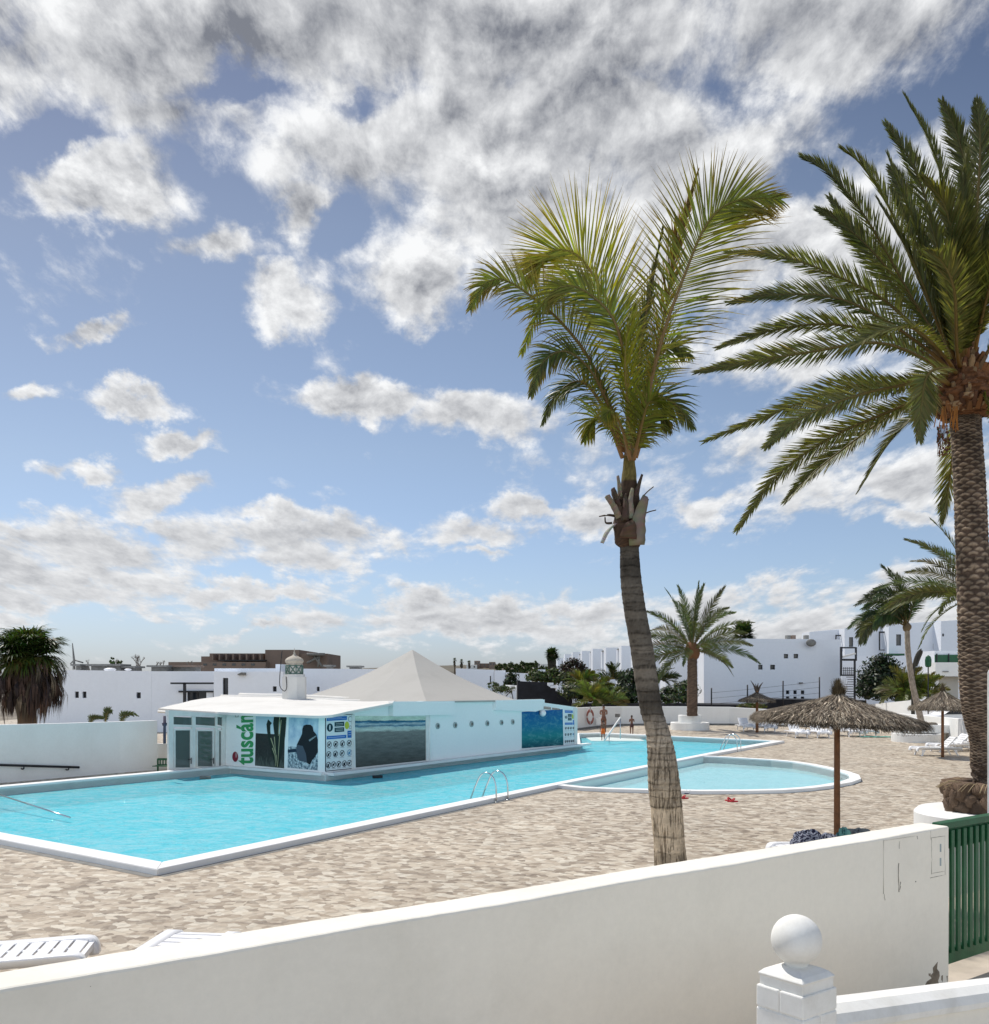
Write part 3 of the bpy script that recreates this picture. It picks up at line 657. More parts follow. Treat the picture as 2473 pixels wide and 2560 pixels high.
mb = MB(); mb.slab(wCD.poly([(1302, 1874), (1442, 1862), (1445, 1867), (1300, 1881)], .05), -wCD.n*.048); mb.slab(wCD.poly([(1436, 1770), (1444, 1770), (1444, 1866), (1438, 1866)], .05), -wCD.n*.047); mb.build('frame', M['pvcwhite'], bar)
mb = MB(); mb.slab(wCD.poly([(1360, 1766), (1378, 1768), (1378, 1774), (1360, 1773)], .014), -wCD.n*.012); mb.slab(wCD.poly([(1381, 1769), (1400, 1772), (1400, 1775), (1381, 1774)], .014), -wCD.n*.012); mb.build('window', M['doorglass'], bar)

def board(w, X, Y, label, small):
    """swimming rules board; X, Y map board coordinates (0-1) onto photo pixels"""
    def pt(x, y): 
        xx = lerp(X[0], X[1], x); return (xx, lerp(lerp(Y[0], Y[1], x), lerp(Y[2], Y[3], x), y))
    o = panel('rules_board', label, w, [pt(0, 0), pt(1, 0), pt(1, 1), pt(0, 1)], plain('board_white', (.72, .78, .80), .4, var=.04, bmp=0), bar)
    mb = MB(); off = .018
    def rc(x0, y0, x1, y1, c, of=off): mb.slab(w.poly([pt(x0, y0), pt(x1, y0), pt(x1, y1), pt(x0, y1)], of), -w.n*.004, col=c)
    bl, dkb = (.03, .16, .48), (.012, .05, .07)
    if not small:
        for q_ in ((0, 0, 1, .012), (0, .988, 1, 1), (0, .012, .03, .988), (.97, .012, 1, .988)): rc(*q_, (.02, .03, .05))
    rc(.06, .90, .78, .97, bl); rc(.06, .57, .76, .63, bl); rc(.80, .57, .97, .70, bl)
    rc(.34, .79, .68, .87, dkb); rc(.34, .69, .68, .77, dkb)
    rc(.09, .925, .74, .932, (.4, .5, .7), off+.003); rc(.09, .945, .60, .951, (.4, .5, .7), off+.003); rc(.1, .595, .7, .605, (.4, .5, .7), off+.003); rc(.83, .62, .94, .63, (.4, .5, .7), off+.003); rc(.83, .66, .94, .67, (.4, .5, .7), off+.003)
    for yy in (.81, .835, .715, .74): rc(.38, yy, .64, yy+.008, (.4, .5, .5), off+.003)
    def disc(cx, cy, rx, c, ry=None, rin=0, of=off, a0=0, a1=2*pi):
        ry = ry or rx*(X[1]-X[0])/(Y[0]-Y[2])*1.35; n_ = 20
        O = [w.at(*pt(cx+rx*cos(a), cy+ry*sin(a)), of) for a in [a0+(a1-a0)*i/n_ for i in range(n_+1)]]
        if rin: I = [w.at(*pt(cx+rx*rin*cos(a), cy+ry*rin*sin(a)), of) for a in [a0+(a1-a0)*i/n_ for i in range(n_+1)]]; mb.add(O+I, [(i, i+1, n_+1+i+1, n_+1+i) for i in range(n_)], col=c)
        else: mb.add(O[:-1], [tuple(range(n_))], col=c)
    disc(.17, .78, .11, dkb); disc(.17, .78, .025, (.7, .75, .78), ry=.05, of=off+.003)
    disc(.78, .80, .08, (.45, .50, .06), ry=.07); disc(.90, .91, .08, (.3, .34, .36), rin=.75); disc(.90, .76, .05, (.35, .38, .4), rin=.6)
    k2 = 0
    for (cy, xs) in ((.475, (.15, .38, .62, .86)), (.30, (.13, .37, .61, .87)), (.11, (.12, .30, .49, .69, .87))):
        for cx in xs:
            c = (.015, .02, .03) if not (cx == .87 and cy == .30) else (.1, .25, .4)
            disc(cx, cy, .085, c, rin=.80); a_ = .6 if k2 % 2 else -.5
            p1, p2 = (cx-.055, cy-.03), (cx+.055, cy+.03); rc(cx-.035, cy-.02-.008*(k2 % 3), cx+.02+.01*(k2 % 2), cy+.018, c, off+.002)
            mb.add([w.at(*pt(p1[0], p1[1]+.006), off+.003), w.at(*pt(p1[0]+.012, p1[1]-.004), off+.003), w.at(*pt(p2[0], p2[1]-.006), off+.003), w.at(*pt(p2[0]-.012, p2[1]+.004), off+.003)], [(0, 1, 2, 3)], col=c)
            rc(cx-.07, cy-.075, cx+.07, cy-.068, (.3, .33, .35)); k2 += 1
    pg = mb.build('pictograms', M['bark'], o, recalc=False)
board(wCD, (813, 883), (1929, 1922, 1789, 1785), 'white board of swimming rules with black ring pictograms and blue headings', False)
board(wCD, (1411, 1438), (1864, 1861.5, 1773, 1774), 'small pale rules board beside the underwater poster', True)
# lettering running upward: tuscán
def letters(txt, w, px0, px1, pyb, pyt, mt, parent, off=.014):
    cu = bpy.data.curves.new('txt', 'FONT'); cu.body = txt; cu.offset = .028; cu.resolution_u = 6; cu.space_character = 1.03
    ob = bpy.data.objects.new('txt', cu); COL.objects.link(ob); dg = bpy.context.evaluated_depsgraph_get(); dg.update()
    me = bpy.data.meshes.new_from_object(ob.evaluated_get(dg)); bpy.data.objects.remove(ob)
    xs = [v_.co.x for v_ in me.vertices]; ys = [v_.co.y for v_ in me.vertices]; x0, x1, y0, y1 = min(xs), max(xs), min(ys), max(ys)
    a, b_ = w.at(px0, pyb, off), w.at(px1, pyb, off); top_ = w.at(px1, pyt, off); Hh = top_.z-b_.z
    mb = MB()
    # text x runs up the wall, text y runs from right to left
    vs = [b_+(a-b_)*((v_.co.y-y0)/(y1-y0))+Vector((0, 0, Hh*(v_.co.x-x0)/(x1-x0))) for v_ in me.vertices]
    mb.add(vs, [tuple(p_.vertices) for p_ in me.polygons]); return mb.build('lettering', mt, parent, recalc=False)
letters('tuscán', wBC, 591, 633.5, 1912, 1785, plain('letter_green', (.035, .30, .10), .5, bmp=0), bar)
mb = MB(); c = wBC.at(588, 1892, .014); mb.add([c+wBC.d*.16*cos(a)+Vector((0, 0, .19*sin(a))) for a in [2*pi*i/24 for i in range(24)]], [tuple(range(24))]); mb.build('emblem', plain('dark_red', (.22, .01, .03), .4, bmp=0), bar, recalc=False)
mb = MB(); c = wBC.at(589, 1890, .018); mb.add([c+wBC.d*(.03+.035*cos(a))+Vector((0, 0, .10*sin(a)+.03)) for a in [2*pi*i/16 for i in range(16)]], [tuple(range(16))]); mb.build('emblem_glint', plain('pale_pink', (.5, .35, .36), .4, bmp=0), bar, recalc=False)

mb = MB(); c = wCD.at(1357, 1783, .16); mb.sphere(c, .16, 14, (1, 1, 1)); mb.build('wall_lamp', M['plastic'], bar)
mb = MB()
for p_ in ([(588, 1785), (596, 1785), (596, 1786), (588, 1786)], [(588, 1792), (596, 1792), (596, 1793), (588, 1793)], [(588, 1786), (589, 1786), (589, 1792), (588, 1792)], [(595, 1786), (596, 1786), (596, 1792), (595, 1792)]): mb.slab(wBC.poly(p_, .014), -wBC.n*.003)
mb.build('wall_socket', M['grime'], bar)
mb = MB(); g_ = [q+Vector((0, 0, -.13)) for q in ev[:5]]; mb.tube(g_, .05, 8); mb.build('gutter', M['pvcwhite'], bar)
mb = MB(); mb.tube([wCD.at(1075, 1760, .05), wCD.at(1075, 1905, .05)], .03, 6); mb.build('downpipe', M['bar'], bar)

# ------------------------------------------------------------------ near garden wall, gate, ball post, low wall
wd = Vector((.8, .6, 0)); wn = Vector((-.6, .8, 0)); WA = Vector((-1.757, 3.48, 0)); WE = Vector((3.415, 7.36, 0)); TZ = 2.2; GZ = .98
gw = Wall(WE-wd*7, WE); gwn = gw.n
a0 = WA-wd*5
wall = thing('garden_wall', 'long cream rendered garden wall with sunlit flat top in the foreground', 'wall', (1, 5.55, GZ))
mb = MB(); nseg = 40
top_f = [lerp(a0, WE, i/nseg) for i in range(nseg+1)]
poly = [xy(a0), xy(WE), xy(WE+wn*.235), xy(a0+wn*.25)]
nw_ = 150; rw = random.Random(4); V_ = []
for i in range(nw_+1):
    a_ = lerp(a0, WE, i/nw_); th_ = lerp(.25, .235, i/nw_); e1_, e2_, e3_ = .0025*sin(i*.31)+rw.uniform(-.0012, .0012), .003*sin(i*.17+1)+rw.uniform(-.0012, .0012), .002*sin(i*.23+2)+rw.uniform(-.001, .001)
    V_ += [(a_.x, a_.y, -.2), (a_.x+wn.x*e3_, a_.y+wn.y*e3_, TZ+e1_), (a_.x+wn.x*(th_+e3_), a_.y+wn.y*(th_+e3_), TZ+e2_), (a_.x+wn.x*th_, a_.y+wn.y*th_, -.2)]
mb.add(V_, [(i*4+j, i*4+(j+1) % 4, (i+1)*4+(j+1) % 4, (i+1)*4+j) for i in range(nw_) for j in range(4)]+[(0, 1, 2, 3), tuple(nw_*4+j for j in range(4))])
mb.build('wall_body', M['wallnear'], wall, bevel=.014)
mb = MB(); ink = plain('grey_crack', (.33, .31, .27), .9, bmp=0)
rng = random.Random(8)
def crack(pts, w=.0022, off=.002):
    q = []
    for i in range(len(pts)-1):
        for j in range(5):
            x = lerp(pts[i][0], pts[i+1][0], j/5)+rng.uniform(-.7, .7); y = lerp(pts[i][1], pts[i+1][1], j/5); q.append((x, y))
    q.append(pts[-1])
    mb.tube([gw.at(x, y, off) for x, y in q], [w*rng.uniform(.4, 1.2) for _ in q], 4)
crack([(2329, 2095), (2330, 2140), (2329, 2186)]); crack([(2329, 2095), (2362, 2090)], .0025); crack([(2362, 2090), (2363, 2187)], .002); crack([(2329, 2184), (2362, 2178)], .0016); crack([(2327, 2195), (2363, 2187)], .0025)
crack([(2210, 2100), (2209, 2235)], .0013); crack([(2211, 2235), (2213, 2251)], .002); crack([(2250, 2103), (2249, 2122)], .0015); crack([(2247, 2158), (2248, 2230)], .0030); crack([(2252, 2205), (2250, 2225)], .003); crack([(2327, 2077), (2328, 2100)], .0013); crack([(2210, 2102), (2290, 2090)], .001); crack([(2293, 2090), (2294, 2098)], .004)
mb.build('crack', ink, wall)
mb = MB(); mb.sphere(gw.at(2289, 2204, 0), .006, 8); mb.sphere(gw.at(226, 2466, 0), .003, 8); mb.build('nail_hole', M['black'], wall)
mb = MB()
for y in (2110, 2145): mb.slab(gw.poly([(2350.5, y), (2354, y), (2354, y+20), (2350.5, y+20)], .003), -gw.n*.002)
mb.build('hatch_slot', plain('slot_grey', (.30, .36, .38), .6, bmp=0), wall)
mb = MB()
for pts in ([(2300, 2484), (2312, 2466), (2318, 2454), (2330, 2446), (2326, 2440), (2334, 2432), (2333, 2420), (2345, 2405), (2343, 2422), (2349, 2430), (2350, 2440), (2346, 2452), (2348, 2462), (2342, 2472), (2330, 2480), (2316, 2485)],
            [(2256, 2492), (2262, 2478), (2270, 2485), (2272, 2490), (2262, 2494)], [(2322, 2434), (2328, 2434), (2326, 2441), (2323, 2440)], [(2354, 2440), (2358, 2438), (2357, 2455), (2354, 2450)], [(2367, 2440), (2370, 2440), (2369, 2456)]):
    mb.slab(gw.poly(pts, .0025), -gw.n*.002)
mb.build('peeled_patch', plain('bare_brown_render', (.24, .20, .15), .95, var=.5, scale=12), wall)
# terrace in front of and beyond the gate
mb = MB(); c0, c1 = WE-wd*8-wn*6, WE+wd*8-wn*6
mb.prism([xy(c0), xy(c1), xy(WE+wd*8+wn*1.6), xy(WE+wd*.06+wn*1.6), xy(WE+wd*.06-wn*.0), xy(WE-wd*8)], .6, GZ); struct(mb.build('terrace_paving', M['terrace']))
# gate
gt = thing('garden_gate', 'green painted wooden picket gate at the end of the cream wall', 'gate', (WE.x, WE.y, GZ))
g0 = WE+wd*.03+wn*.10; gl_ = 1.15; zb = GZ+.14; ztp = TZ+.01
def gp(t_, z, o=0): q = g0+wd*t_+wn*o; return Vector((q.x, q.y, z))
rzw = atan2(wd.y, wd.x)
mb = MB(); mb.box(gp(gl_/2, ztp-.02, -.0), (gl_+.04, .085, .05), rz=rzw); mb.build('top_rail', M['green'], gt, bevel=.008)
mb = MB(); mb.box(gp(gl_/2, ztp-.12, .0), (gl_, .03, .17), rz=rzw); mb.build('upper_board', M['green'], gt, bevel=.004)
mb = MB(); mb.box(gp(gl_/2, zb+.06, .0), (gl_, .045, .12), rz=rzw); mb.build('bottom_rail', M['green'], gt, bevel=.006)
for i in range(12):
    mb = MB(); z0, z1 = zb+.09, ztp-.06; c = gp(.04+i*.092, 0, -.035); mb.box((c.x, c.y, (z0+z1)/2), (.05, .022, z1-z0), rz=rzw); mb.build('picket', M['green'], gt, bevel=.004)
for i in range(11):
    mb = MB(); z0, z1 = zb+.16, ztp-.1; c = gp(.086+i*.092, 0, .035); mb.box((c.x, c.y, (z0+z1)/2), (.045, .02, z1-z0), rz=rzw) if i % 2 == 9 else None
    if i == 10: mb.box((c.x, c.y, (zb+ztp)/2), (.07, .07, ztp-zb), rz=rzw); mb.build('end_post', M['green'], gt, bevel=.005)
# ball post
bpx = Vector((.315*3.6+.0, 3.6, 0)); s_ = .215; pc = bpx+wd*s_/2+wn*s_/2
post = thing('gate_post', 'white brick gate post crowned by a large round ball', 'post', (pc.x, pc.y, GZ))
zc = 2.132
mb = MB(); rows = 14; jt = .004
rng = random.Random(3)
for r_ in range(rows):
    z1 = zc-r_*.087; z0 = z1-.087+jt
    for side in range(2):
        pass
    if r_ % 2 == 0:
        for sx_ in (-1, 1): mb.box((pc.x+wd.x*0+wn.x*s_/4*sx_, pc.y+wn.y*s_/4*sx_, (z0+z1)/2), (s_, s_/2-jt, z1-z0), rz=rzw)
    else:
        for sx_ in (-1, 1): mb.box((pc.x+wd.x*s_/4*sx_, pc.y+wd.y*s_/4*sx_, (z0+z1)/2), (s_/2-jt if sx_ > 0 else s_/2-jt, s_-.001, z1-z0), rz=rzw)
M['postwhite'] = plaster('old_white_paint', (.84, .83, .79), (.55, .52, .45), .5, 4, streak=False)
mb.build('shaft', M['postwhite'], post, bevel=.006)
mb = MB(); mb.box((pc.x, pc.y, (zc+GZ)/2), (s_-.012, s_-.012, zc-GZ-.01), rz=rzw); mb.build('mortar', M['postwhite'], post)
mb = MB(); 
def sqring(s0, z): return [(pc.x+(wd.x*a+wn.x*b_)*s0/2, pc.y+(wd.y*a+wn.y*b_)*s0/2, z) for a, b_ in ((-1, -1), (1, -1), (1, 1), (-1, 1))]
lv = [(s_*.90, zc-.002), (s_*.90, zc+.036), (s_*.94, zc+.041), (s_*.94, zc+.045), (s_*.80, zc+.060), (s_*.56, zc+.073), (s_*.40, zc+.077)]
vs = [p_ for a, z in lv for p_ in sqring(a, z)]; mb.add(vs, [(j*4+i, j*4+(i+1) % 4, (j+1)*4+(i+1) % 4, (j+1)*4+i) for j in range(len(lv)-1) for i in range(4)]+[(0, 1, 2, 3), tuple((len(lv)-1)*4+i for i in range(4))])
mb.build('cap', M['postwhite'], post, bevel=.006)
mb = MB(); R_ = .0945; zb_ = zc+.058
prof = [(.052, 0), (.044, .008), (.041, .018), (.046, .028)]+[(R_*sin(a), zb_*0+.022+R_-R_*cos(a)*1.0) for a in [pi*(.17+.83*i/26) for i in range(27)]]
mb.lathe([(r_, zb_+z) for r_, z in prof], (pc.x, pc.y, 0), 48)
mb.build('ball', M['postwhite'], post)
# low wall running right from the post
l0 = pc+wd*(s_/2+.0); mb = MB(); L_ = 3.2
def sl(t_, side, z): q = l0+wd*t_+wn*side; return (q.x, q.y, z-.122*t_)
lw = thing('low_wall', 'low white wall with rounded coping running right from the ball post', 'wall', (l0.x, l0.y, GZ))
mb = MB(); pr = [(-.095, 1.955), (-.10, 1.985), (-.085, 2.02), (-.04, 2.045), (.04, 2.045), (.085, 2.02), (.10, 1.985), (.095, 1.955)]
vs = [sl(0, a, z) for a, z in pr]+[sl(L_, a, z) for a, z in pr]; n = len(pr); mb.add(vs, [(i, (i+1) % n, n+(i+1) % n, n+i) for i in range(n)]+[tuple(range(n)), tuple(range(n, 2*n))]); mb.build('coping', M['postwhite'], lw, bevel=.006)
mb = MB(); vs = [sl(0, -.075, 1.957), sl(0, .075, 1.957), sl(L_, .075, 1.957), sl(L_, -.075, 1.957)]; mb.add(vs+[(x, y, .9) for x, y, z in vs], [(0, 1, 2, 3), (4, 5, 6, 7), (0, 1, 5, 4), (1, 2, 6, 5), (2, 3, 7, 6), (3, 0, 4, 7)]); mb.build('wall_body', M['wallnear'], lw)
# bright wall at the right edge
mb = MB(); x0 = (2463-CX)/F*9.6; zt = H+42/F*9.6
mb.prism([(x0, 9.6), (x0+.12, 9.6), (x0+.9, 6.6), (x0+.6, 6.6)], 0, [zt-.05, zt-.05, zt, zt]); mb.prism([(x0+.02, 9.6), (x0+.12, 9.6), (x0+.9, 6.6), (x0+.62, 6.6)], zt-.06, zt+.03)
tag(mb.build('side_wall', M['white'], bevel=.05), 'tall bright white wall edge at the far right of the picture', 'wall')

# ------------------------------------------------------------------ perimeter walls beyond the pool
def pwall(name, label, pts, thick=.25, mt=None, zdrop=-.05, skirt=None, cat='wall'):
    """pts: (px, py of the foot, py of the top)"""
    g_ = [G(a, b_) for a, b_, c in pts]; zt = [H-(c-HY)/F*g_[i].y for i, (a, b_, c) in enumerate(pts)]
    mb = MB(); n = len(g_); N_ = []
    for i in range(n):
        d = (g_[min(i+1, n-1)]-g_[max(i-1, 0)]).normalized(); w_ = Vector((d.y, -d.x, 0)); w_ = -w_ if w_.y < 0 else w_; N_.append(w_)
    vs = []
    for i in range(n):
        a = g_[i]; b_ = a+N_[i]*thick; vs += [(a.x, a.y, zdrop), (a.x, a.y, zt[i]), (b_.x, b_.y, zt[i]), (b_.x, b_.y, zdrop)]
    fs = [(i*4+j, i*4+(j+1) % 4, (i+1)*4+(j+1) % 4, (i+1)*4+j) for i in range(n-1) for j in range(4)]+[(0, 1, 2, 3), tuple((n-1)*4+j for j in range(4))]
    mb.add(vs, fs)
    if not skirt: return tag(mb.build(name, mt or M['white'], bevel=.02), label, cat)
    c = g_[n//2]; r = thing(name, label, cat, (c.x, c.y, 0)); mb.build('wall_body', mt or M['white'], r, bevel=.03)
    mb = MB()
    for i in range(n-1):
        a, b_ = g_[i]-N_[i]*.02, g_[i+1]-N_[i+1]*.02; mb.slab([(a.x, a.y, 0), (b_.x, b_.y, 0), (b_.x, b_.y, skirt), (a.x, a.y, skirt)], N_[i]*.015)
    mb.build('skirting', M['grime'], r); return r
pwall('boundary_wall', 'long curved white wall behind the far end of the pool', [(1440, 1826, 1769.5), (1475, 1821, 1768), (1517, 1817, 1766.5), (1554, 1814, 1766), (1616, 1813, 1766), (1700, 1812.5, 1766), (1782, 1813, 1767), (1823, 1813, 1767.5), (1859, 1814, 1770), (1936, 1816, 1774), (2040, 1818.5, 1777), (2130, 1821, 1779), (2215, 1824, 1781)], skirt=.12)
pwall('boundary_wall', 'sunlit white wall sloping down behind the right hand planter', [(2216, 1825, 1781.5), (2260, 1832, 1784), (2330, 1843, 1790), (2400, 1858, 1796), (2440, 1872, 1800), (2560, 1915, 1812)])
pwall('boundary_wall', 'white wall left of the glazed doors carrying a dark handrail', [(-260, 1975, 1822), (-100, 1965, 1815), (0, 1958, 1812), (150, 1945, 1808.5), (300, 1932, 1804), (394, 1925, 1801)], .22)
pwall('boundary_wall', 'low step of white wall between the long wall and the dark downpipe', [(394.3, 1925, 1859), (423, 1922, 1859)], .2)
# grey upper wall
mb = MB(); a, b_ = P(2150, 1764, 78), P(2290, 1750, 62); c = P(2420, 1750, 60)
mb.slab([(a.x, a.y, 0), (b_.x, b_.y, 0), b_, a], (0, .25, 0)); tag(mb.build('boundary_wall', M['white']), 'grey shaded wall rising behind the leaning palm trunk at right', 'wall')
# handrail on left wall
r = thing('handrail', 'dark metal handrail fixed along the white wall at far left', 'handrail', (-13, 30.4, 0)); 
def hw(px, py, o=.1): Yw = F*3.3/(258-px*.0838)-o; return P(px, py, Yw)
mb = MB(); mb.tube([hw(-120, 1909), hw(198, 1918.5)], .04, 8); mb.build('rail', M['black'], r)
for px in (-40, 60, 172):
    mb = MB(); mb.tube(spline([hw(px, 1913.5+px*.03), hw(px-1, 1921+px*.02), hw(px-6, 1921+px*.02, .0), hw(px-8, 1917+px*.03, -.15)], 8), .022, 6); mb.build('bracket', M['black'], r)

# ------------------------------------------------------------------ houses
def house(name, label, x0, x1, yt, Y, depth, wins=(), group=None, mt=None, skew=0, zt1=None, parapet=.35, side_wins=(), zb=-.1, cat='house'):
    mt = mt or M['white_far']; a, b_ = P(x0, yt, Y), P(x1, yt, Y+skew); z1 = a.z; z1b = H-(((zt1 or yt)-HY)/F)*(Y+skew)
    r = thing(name, label, cat, ((a.x+b_.x)/2, Y, 0), group=group)
    w = Wall((a.x, Y, 0), (b_.x, Y+skew, 0)); inw = -w.n; Lx = w.L
    def loc(px, py): q = w.at(px, py); return ((q-w.a).dot(w.d), q.z)
    hs = []
    for (u0, v0, u1, v1) in wins:
        p0, p1 = loc(u0, v1), loc(u1, v0); hs.append((p0[0], p0[1], p1[0], p1[1]))
    loops = [[Vector((0, zb, 0)), Vector((Lx, zb, 0)), Vector((Lx, z1b, 0)), Vector((0, z1, 0))]]+[[Vector((h[0], h[1], 0)), Vector((h[2], h[1], 0)), Vector((h[2], h[3], 0)), Vector((h[0], h[3], 0))] for h in hs]
    fl = [q for l in loops for q in l]; tri = tessellate_polygon(loops); mb = MB()
    def W3(x, z, o=0): q = w.a+w.d*x+inw*o; return Vector((q.x, q.y, z))
    mb.add([W3(q.x, q.y) for q in fl], tri)
    for h in hs:
        c = [(h[0], h[1]), (h[2], h[1]), (h[2], h[3]), (h[0], h[3])]
        for i in range(4): p_, q = c[i], c[(i+1) % 4]; mb.quad(W3(*p_), W3(*q), W3(q[0], q[1], .22), W3(p_[0], p_[1], .22))
    B = [W3(0, zb), W3(Lx, zb), W3(Lx, zb, depth), W3(0, zb, depth)]; T = [W3(0, z1), W3(Lx, z1b), W3(Lx, z1b, depth), W3(0, z1, depth)]
    mb.quad(B[1], B[2], T[2], T[1]); mb.quad(B[2], B[3], T[3], T[2]); mb.quad(B[3], B[0], T[0], T[3])
    # parapet: inner roof slightly lower than the rim
    I = [W3(.25, z1, .25), W3(Lx-.25, z1b, .25), W3(Lx-.25, z1b, depth-.25), W3(.25, z1, depth-.25)]; J = [q-Vector((0, 0, parapet)) for q in I]
    for i in range(4): mb.quad(T[i], T[(i+1) % 4], I[(i+1) % 4], I[i]); mb.quad(I[i], I[(i+1) % 4], J[(i+1) % 4], J[i])
    mb.quad(*J); mb.build('wall', mt, r, weld=True)
    for h in hs:
        f_ = MB(); t_ = .07; X0, Z0, X1, Z1 = h
        for (xa, za, xb, zb2) in ((X0, Z0, X1, Z0+t_), (X0, Z1-t_, X1, Z1), (X0, Z0+t_, X0+t_, Z1-t_), (X1-t_, Z0+t_, X1, Z1-t_)): f_.slab([W3(xa, za, .14), W3(xb, za, .14), W3(xb, zb2, .14), W3(xa, zb2, .14)], inw*.05)
        if X1-X0 > 1.0: f_.slab([W3((X0+X1)/2-.04, Z0+t_, .14), W3((X0+X1)/2+.04, Z0+t_, .14), W3((X0+X1)/2+.04, Z1-t_, .14), W3((X0+X1)/2-.04, Z1-t_, .14)], inw*.05)
        wo = f_.build('window', M['black'], r); f_ = MB(); f_.slab([W3(X0, Z0, .19), W3(X1, Z0, .19), W3(X1, Z1, .19), W3(X0, Z1, .19)], inw*.01); f_.build('pane', M['glass'], wo)
    return r, w, W3, z1
def hbox(parent, name, mt, w, pts, off, thk):
    mb = MB(); mb.slab(w.poly(pts, off), -w.n*thk); return mb.build(name, mt, parent)
def rect(x0, y0, x1, y1): return [(x0, y1), (x1, y1), (x1, y0), (x0, y0)]
GL = 'low white houses behind the bar'
h1, w1, _, _ = house('white_house', 'low white house right of the shaggy fan palm with two slit windows', 60, 379, 1673.5, 62, 10, [(187, 1729, 197, 1745), (206, 1729, 216, 1745), (341, 1731, 352, 1746)], GL, zt1=1678)
h2, w2, _, _ = house('white_house', 'white house with black pergola over a dark doorway behind the bar', 379.3, 534, 1678.2, 62, 9, [(468, 1728, 516, 1762)], GL)
for nm, pts in (('pergola', rect(426, 1706, 590, 1710.5)), ('pergola', rect(457.5, 1708, 464, 1762)), ('pergola', rect(583, 1709, 588.5, 1745)), ('lintel', rect(446, 1727, 538, 1731))): hbox(h2, nm, M['black'], w2, pts, .9 if nm == 'pergola' else .12, .15 if nm == 'pergola' else .13)
mb = MB(); mb.lathe([(.05, 0), (.16, .2), (.14, .5), (.05, .6)], w2.at(539, 1750, .2), 10); mb.build('wall_lamp', M['grime'], h2)
h3, w3, _, _ = house('white_house', 'white house with small square window left of the onion chimney', 534.5, 708, 1679, 60.5, 6, [(682, 1716, 691.5, 1729), (557, 1695, 570.5, 1740)], GL)
mb = MB(); mb.slab(w3.poly([(594, 1688), (594, 1685), (604, 1681), (612, 1681.5), (612, 1688)], .35), -w3.n*.35); mb.build('water_spout', M['grime'], h3)
house('white_house', 'plain upper white block stepping up behind the pergola house', 536, 688, 1671, 68, 8, [], GL)
house('white_house', 'small white parapet tower beside the onion chimney', 689, 703, 1660.5, 67.4, 1.5, [], GL)
h4, w4, _, _ = house('white_house', 'low white house directly behind the grey pyramid roof', 709, 1010, 1671.5, 69, 9, [(792, 1717, 799, 1728)], GL, zt1=1673)
GR = 'white apartment blocks on the right'
sq = [(1960, 1635, 1971, 1646), (1984.5, 1635, 1996, 1646), (1896, 1662, 1907, 1674), (1926, 1662, 1938, 1674), (1965.5, 1726, 1974, 1735.5), (1984, 1726, 1992.5, 1735.5), (2002.5, 1726, 2011.5, 1735.5), (1965.5, 1741.5, 1974, 1749), (1984, 1741.5, 1992.5, 1749), (2002.5, 1741.5, 2011.5, 1749)]
h5, w5, _, _ = house('apartment_block', 'large plain white block with small square windows behind the thatched umbrella', 1760, 2103, 1596, 86, 2.6, sq, GR, zt1=1598.5, parapet=.15)
mb = MB(); c = w5.at(2028, 1607, .5); mb.sphere(c, .45, 12, (1, .4, .75)); mb.build('vent_cowl', M['grime'], h5)
for x in (1968, 1981, 2014): hbox(h5, 'roof_box', M['grime'] if x != 1981 else M['hotel'], w5, rect(x, 1588, x+9, 1599), -2, .6)
hbox(h5, 'wall_lamp', M['grime'], w5, rect(2000, 1706, 2008, 1709), .25, .25)
h6, w6, _, _ = house('apartment_block', 'white block with tall narrow window just left of the large plain block', 1664, 1759.5, 1611, 92, 3, [(1745.5, 1637, 1751, 1671), (1742, 1722, 1747, 1764)], GR)
mb = MB(); q = w6.at(1744, 1720.5, .8); mb.box(q, (1.6, 1.6, .12)); mb.build('porch_roof', M['grime'], h6)
house('apartment_block', 'white block partly hidden behind the leaning coconut palm trunk', 1588, 1655, 1613, 98, 3, [(1596, 1640, 1600, 1665)], GR)
# stepped row houses
RW = 'stepped terrace of narrow white houses'
rows_ = [(1394, 1411.5, 1645, 'lowest'), (1412.5, 1430, 1635, 'second'), (1432, 1450.5, 1630, 'third'), (1455, 1478, 1627.5, 'fourth'), (1482, 1507, 1622, 'fifth'), (1515, 1546, 1619, 'sixth'), (1554, 1587, 1614.5, 'seventh')]
for i, (x0, x1, yt, nth) in enumerate(rows_):
    Y = 150-i*7; hr, wr, W3, z1 = house('row_house', f'{nth} narrow white terrace house counted from the left above the shrubs', x0, x1, yt, Y, 2.2, [], RW, parapet=.1)
    if i:
        xp = rows_[i-1][1]; 
        mb = MB(); wb = Wall((P(xp, yt, Y+3).x, Y+3, 0), (P(x0+2, yt, Y+3).x, Y+3, 0)); mb.slab(wb.poly(rect(xp-2, yt+10, x0+3, 1760)), (0, 1, 0)); mb.build('recess_wall', M['white_far'], hr)
        mb = MB(); mb.slab(wb.poly(rect(xp, yt+7, x0+2, yt+10), .6), (0, 1.2, 0)); mb.build('eave', M['grime'], hr)
        mb = MB(); mb.slab(wb.poly(rect(x0-3.5, yt+25, x0+.5, yt+55), .05), (0, .04, 0)); mb.build('window', M['glass'], hr)
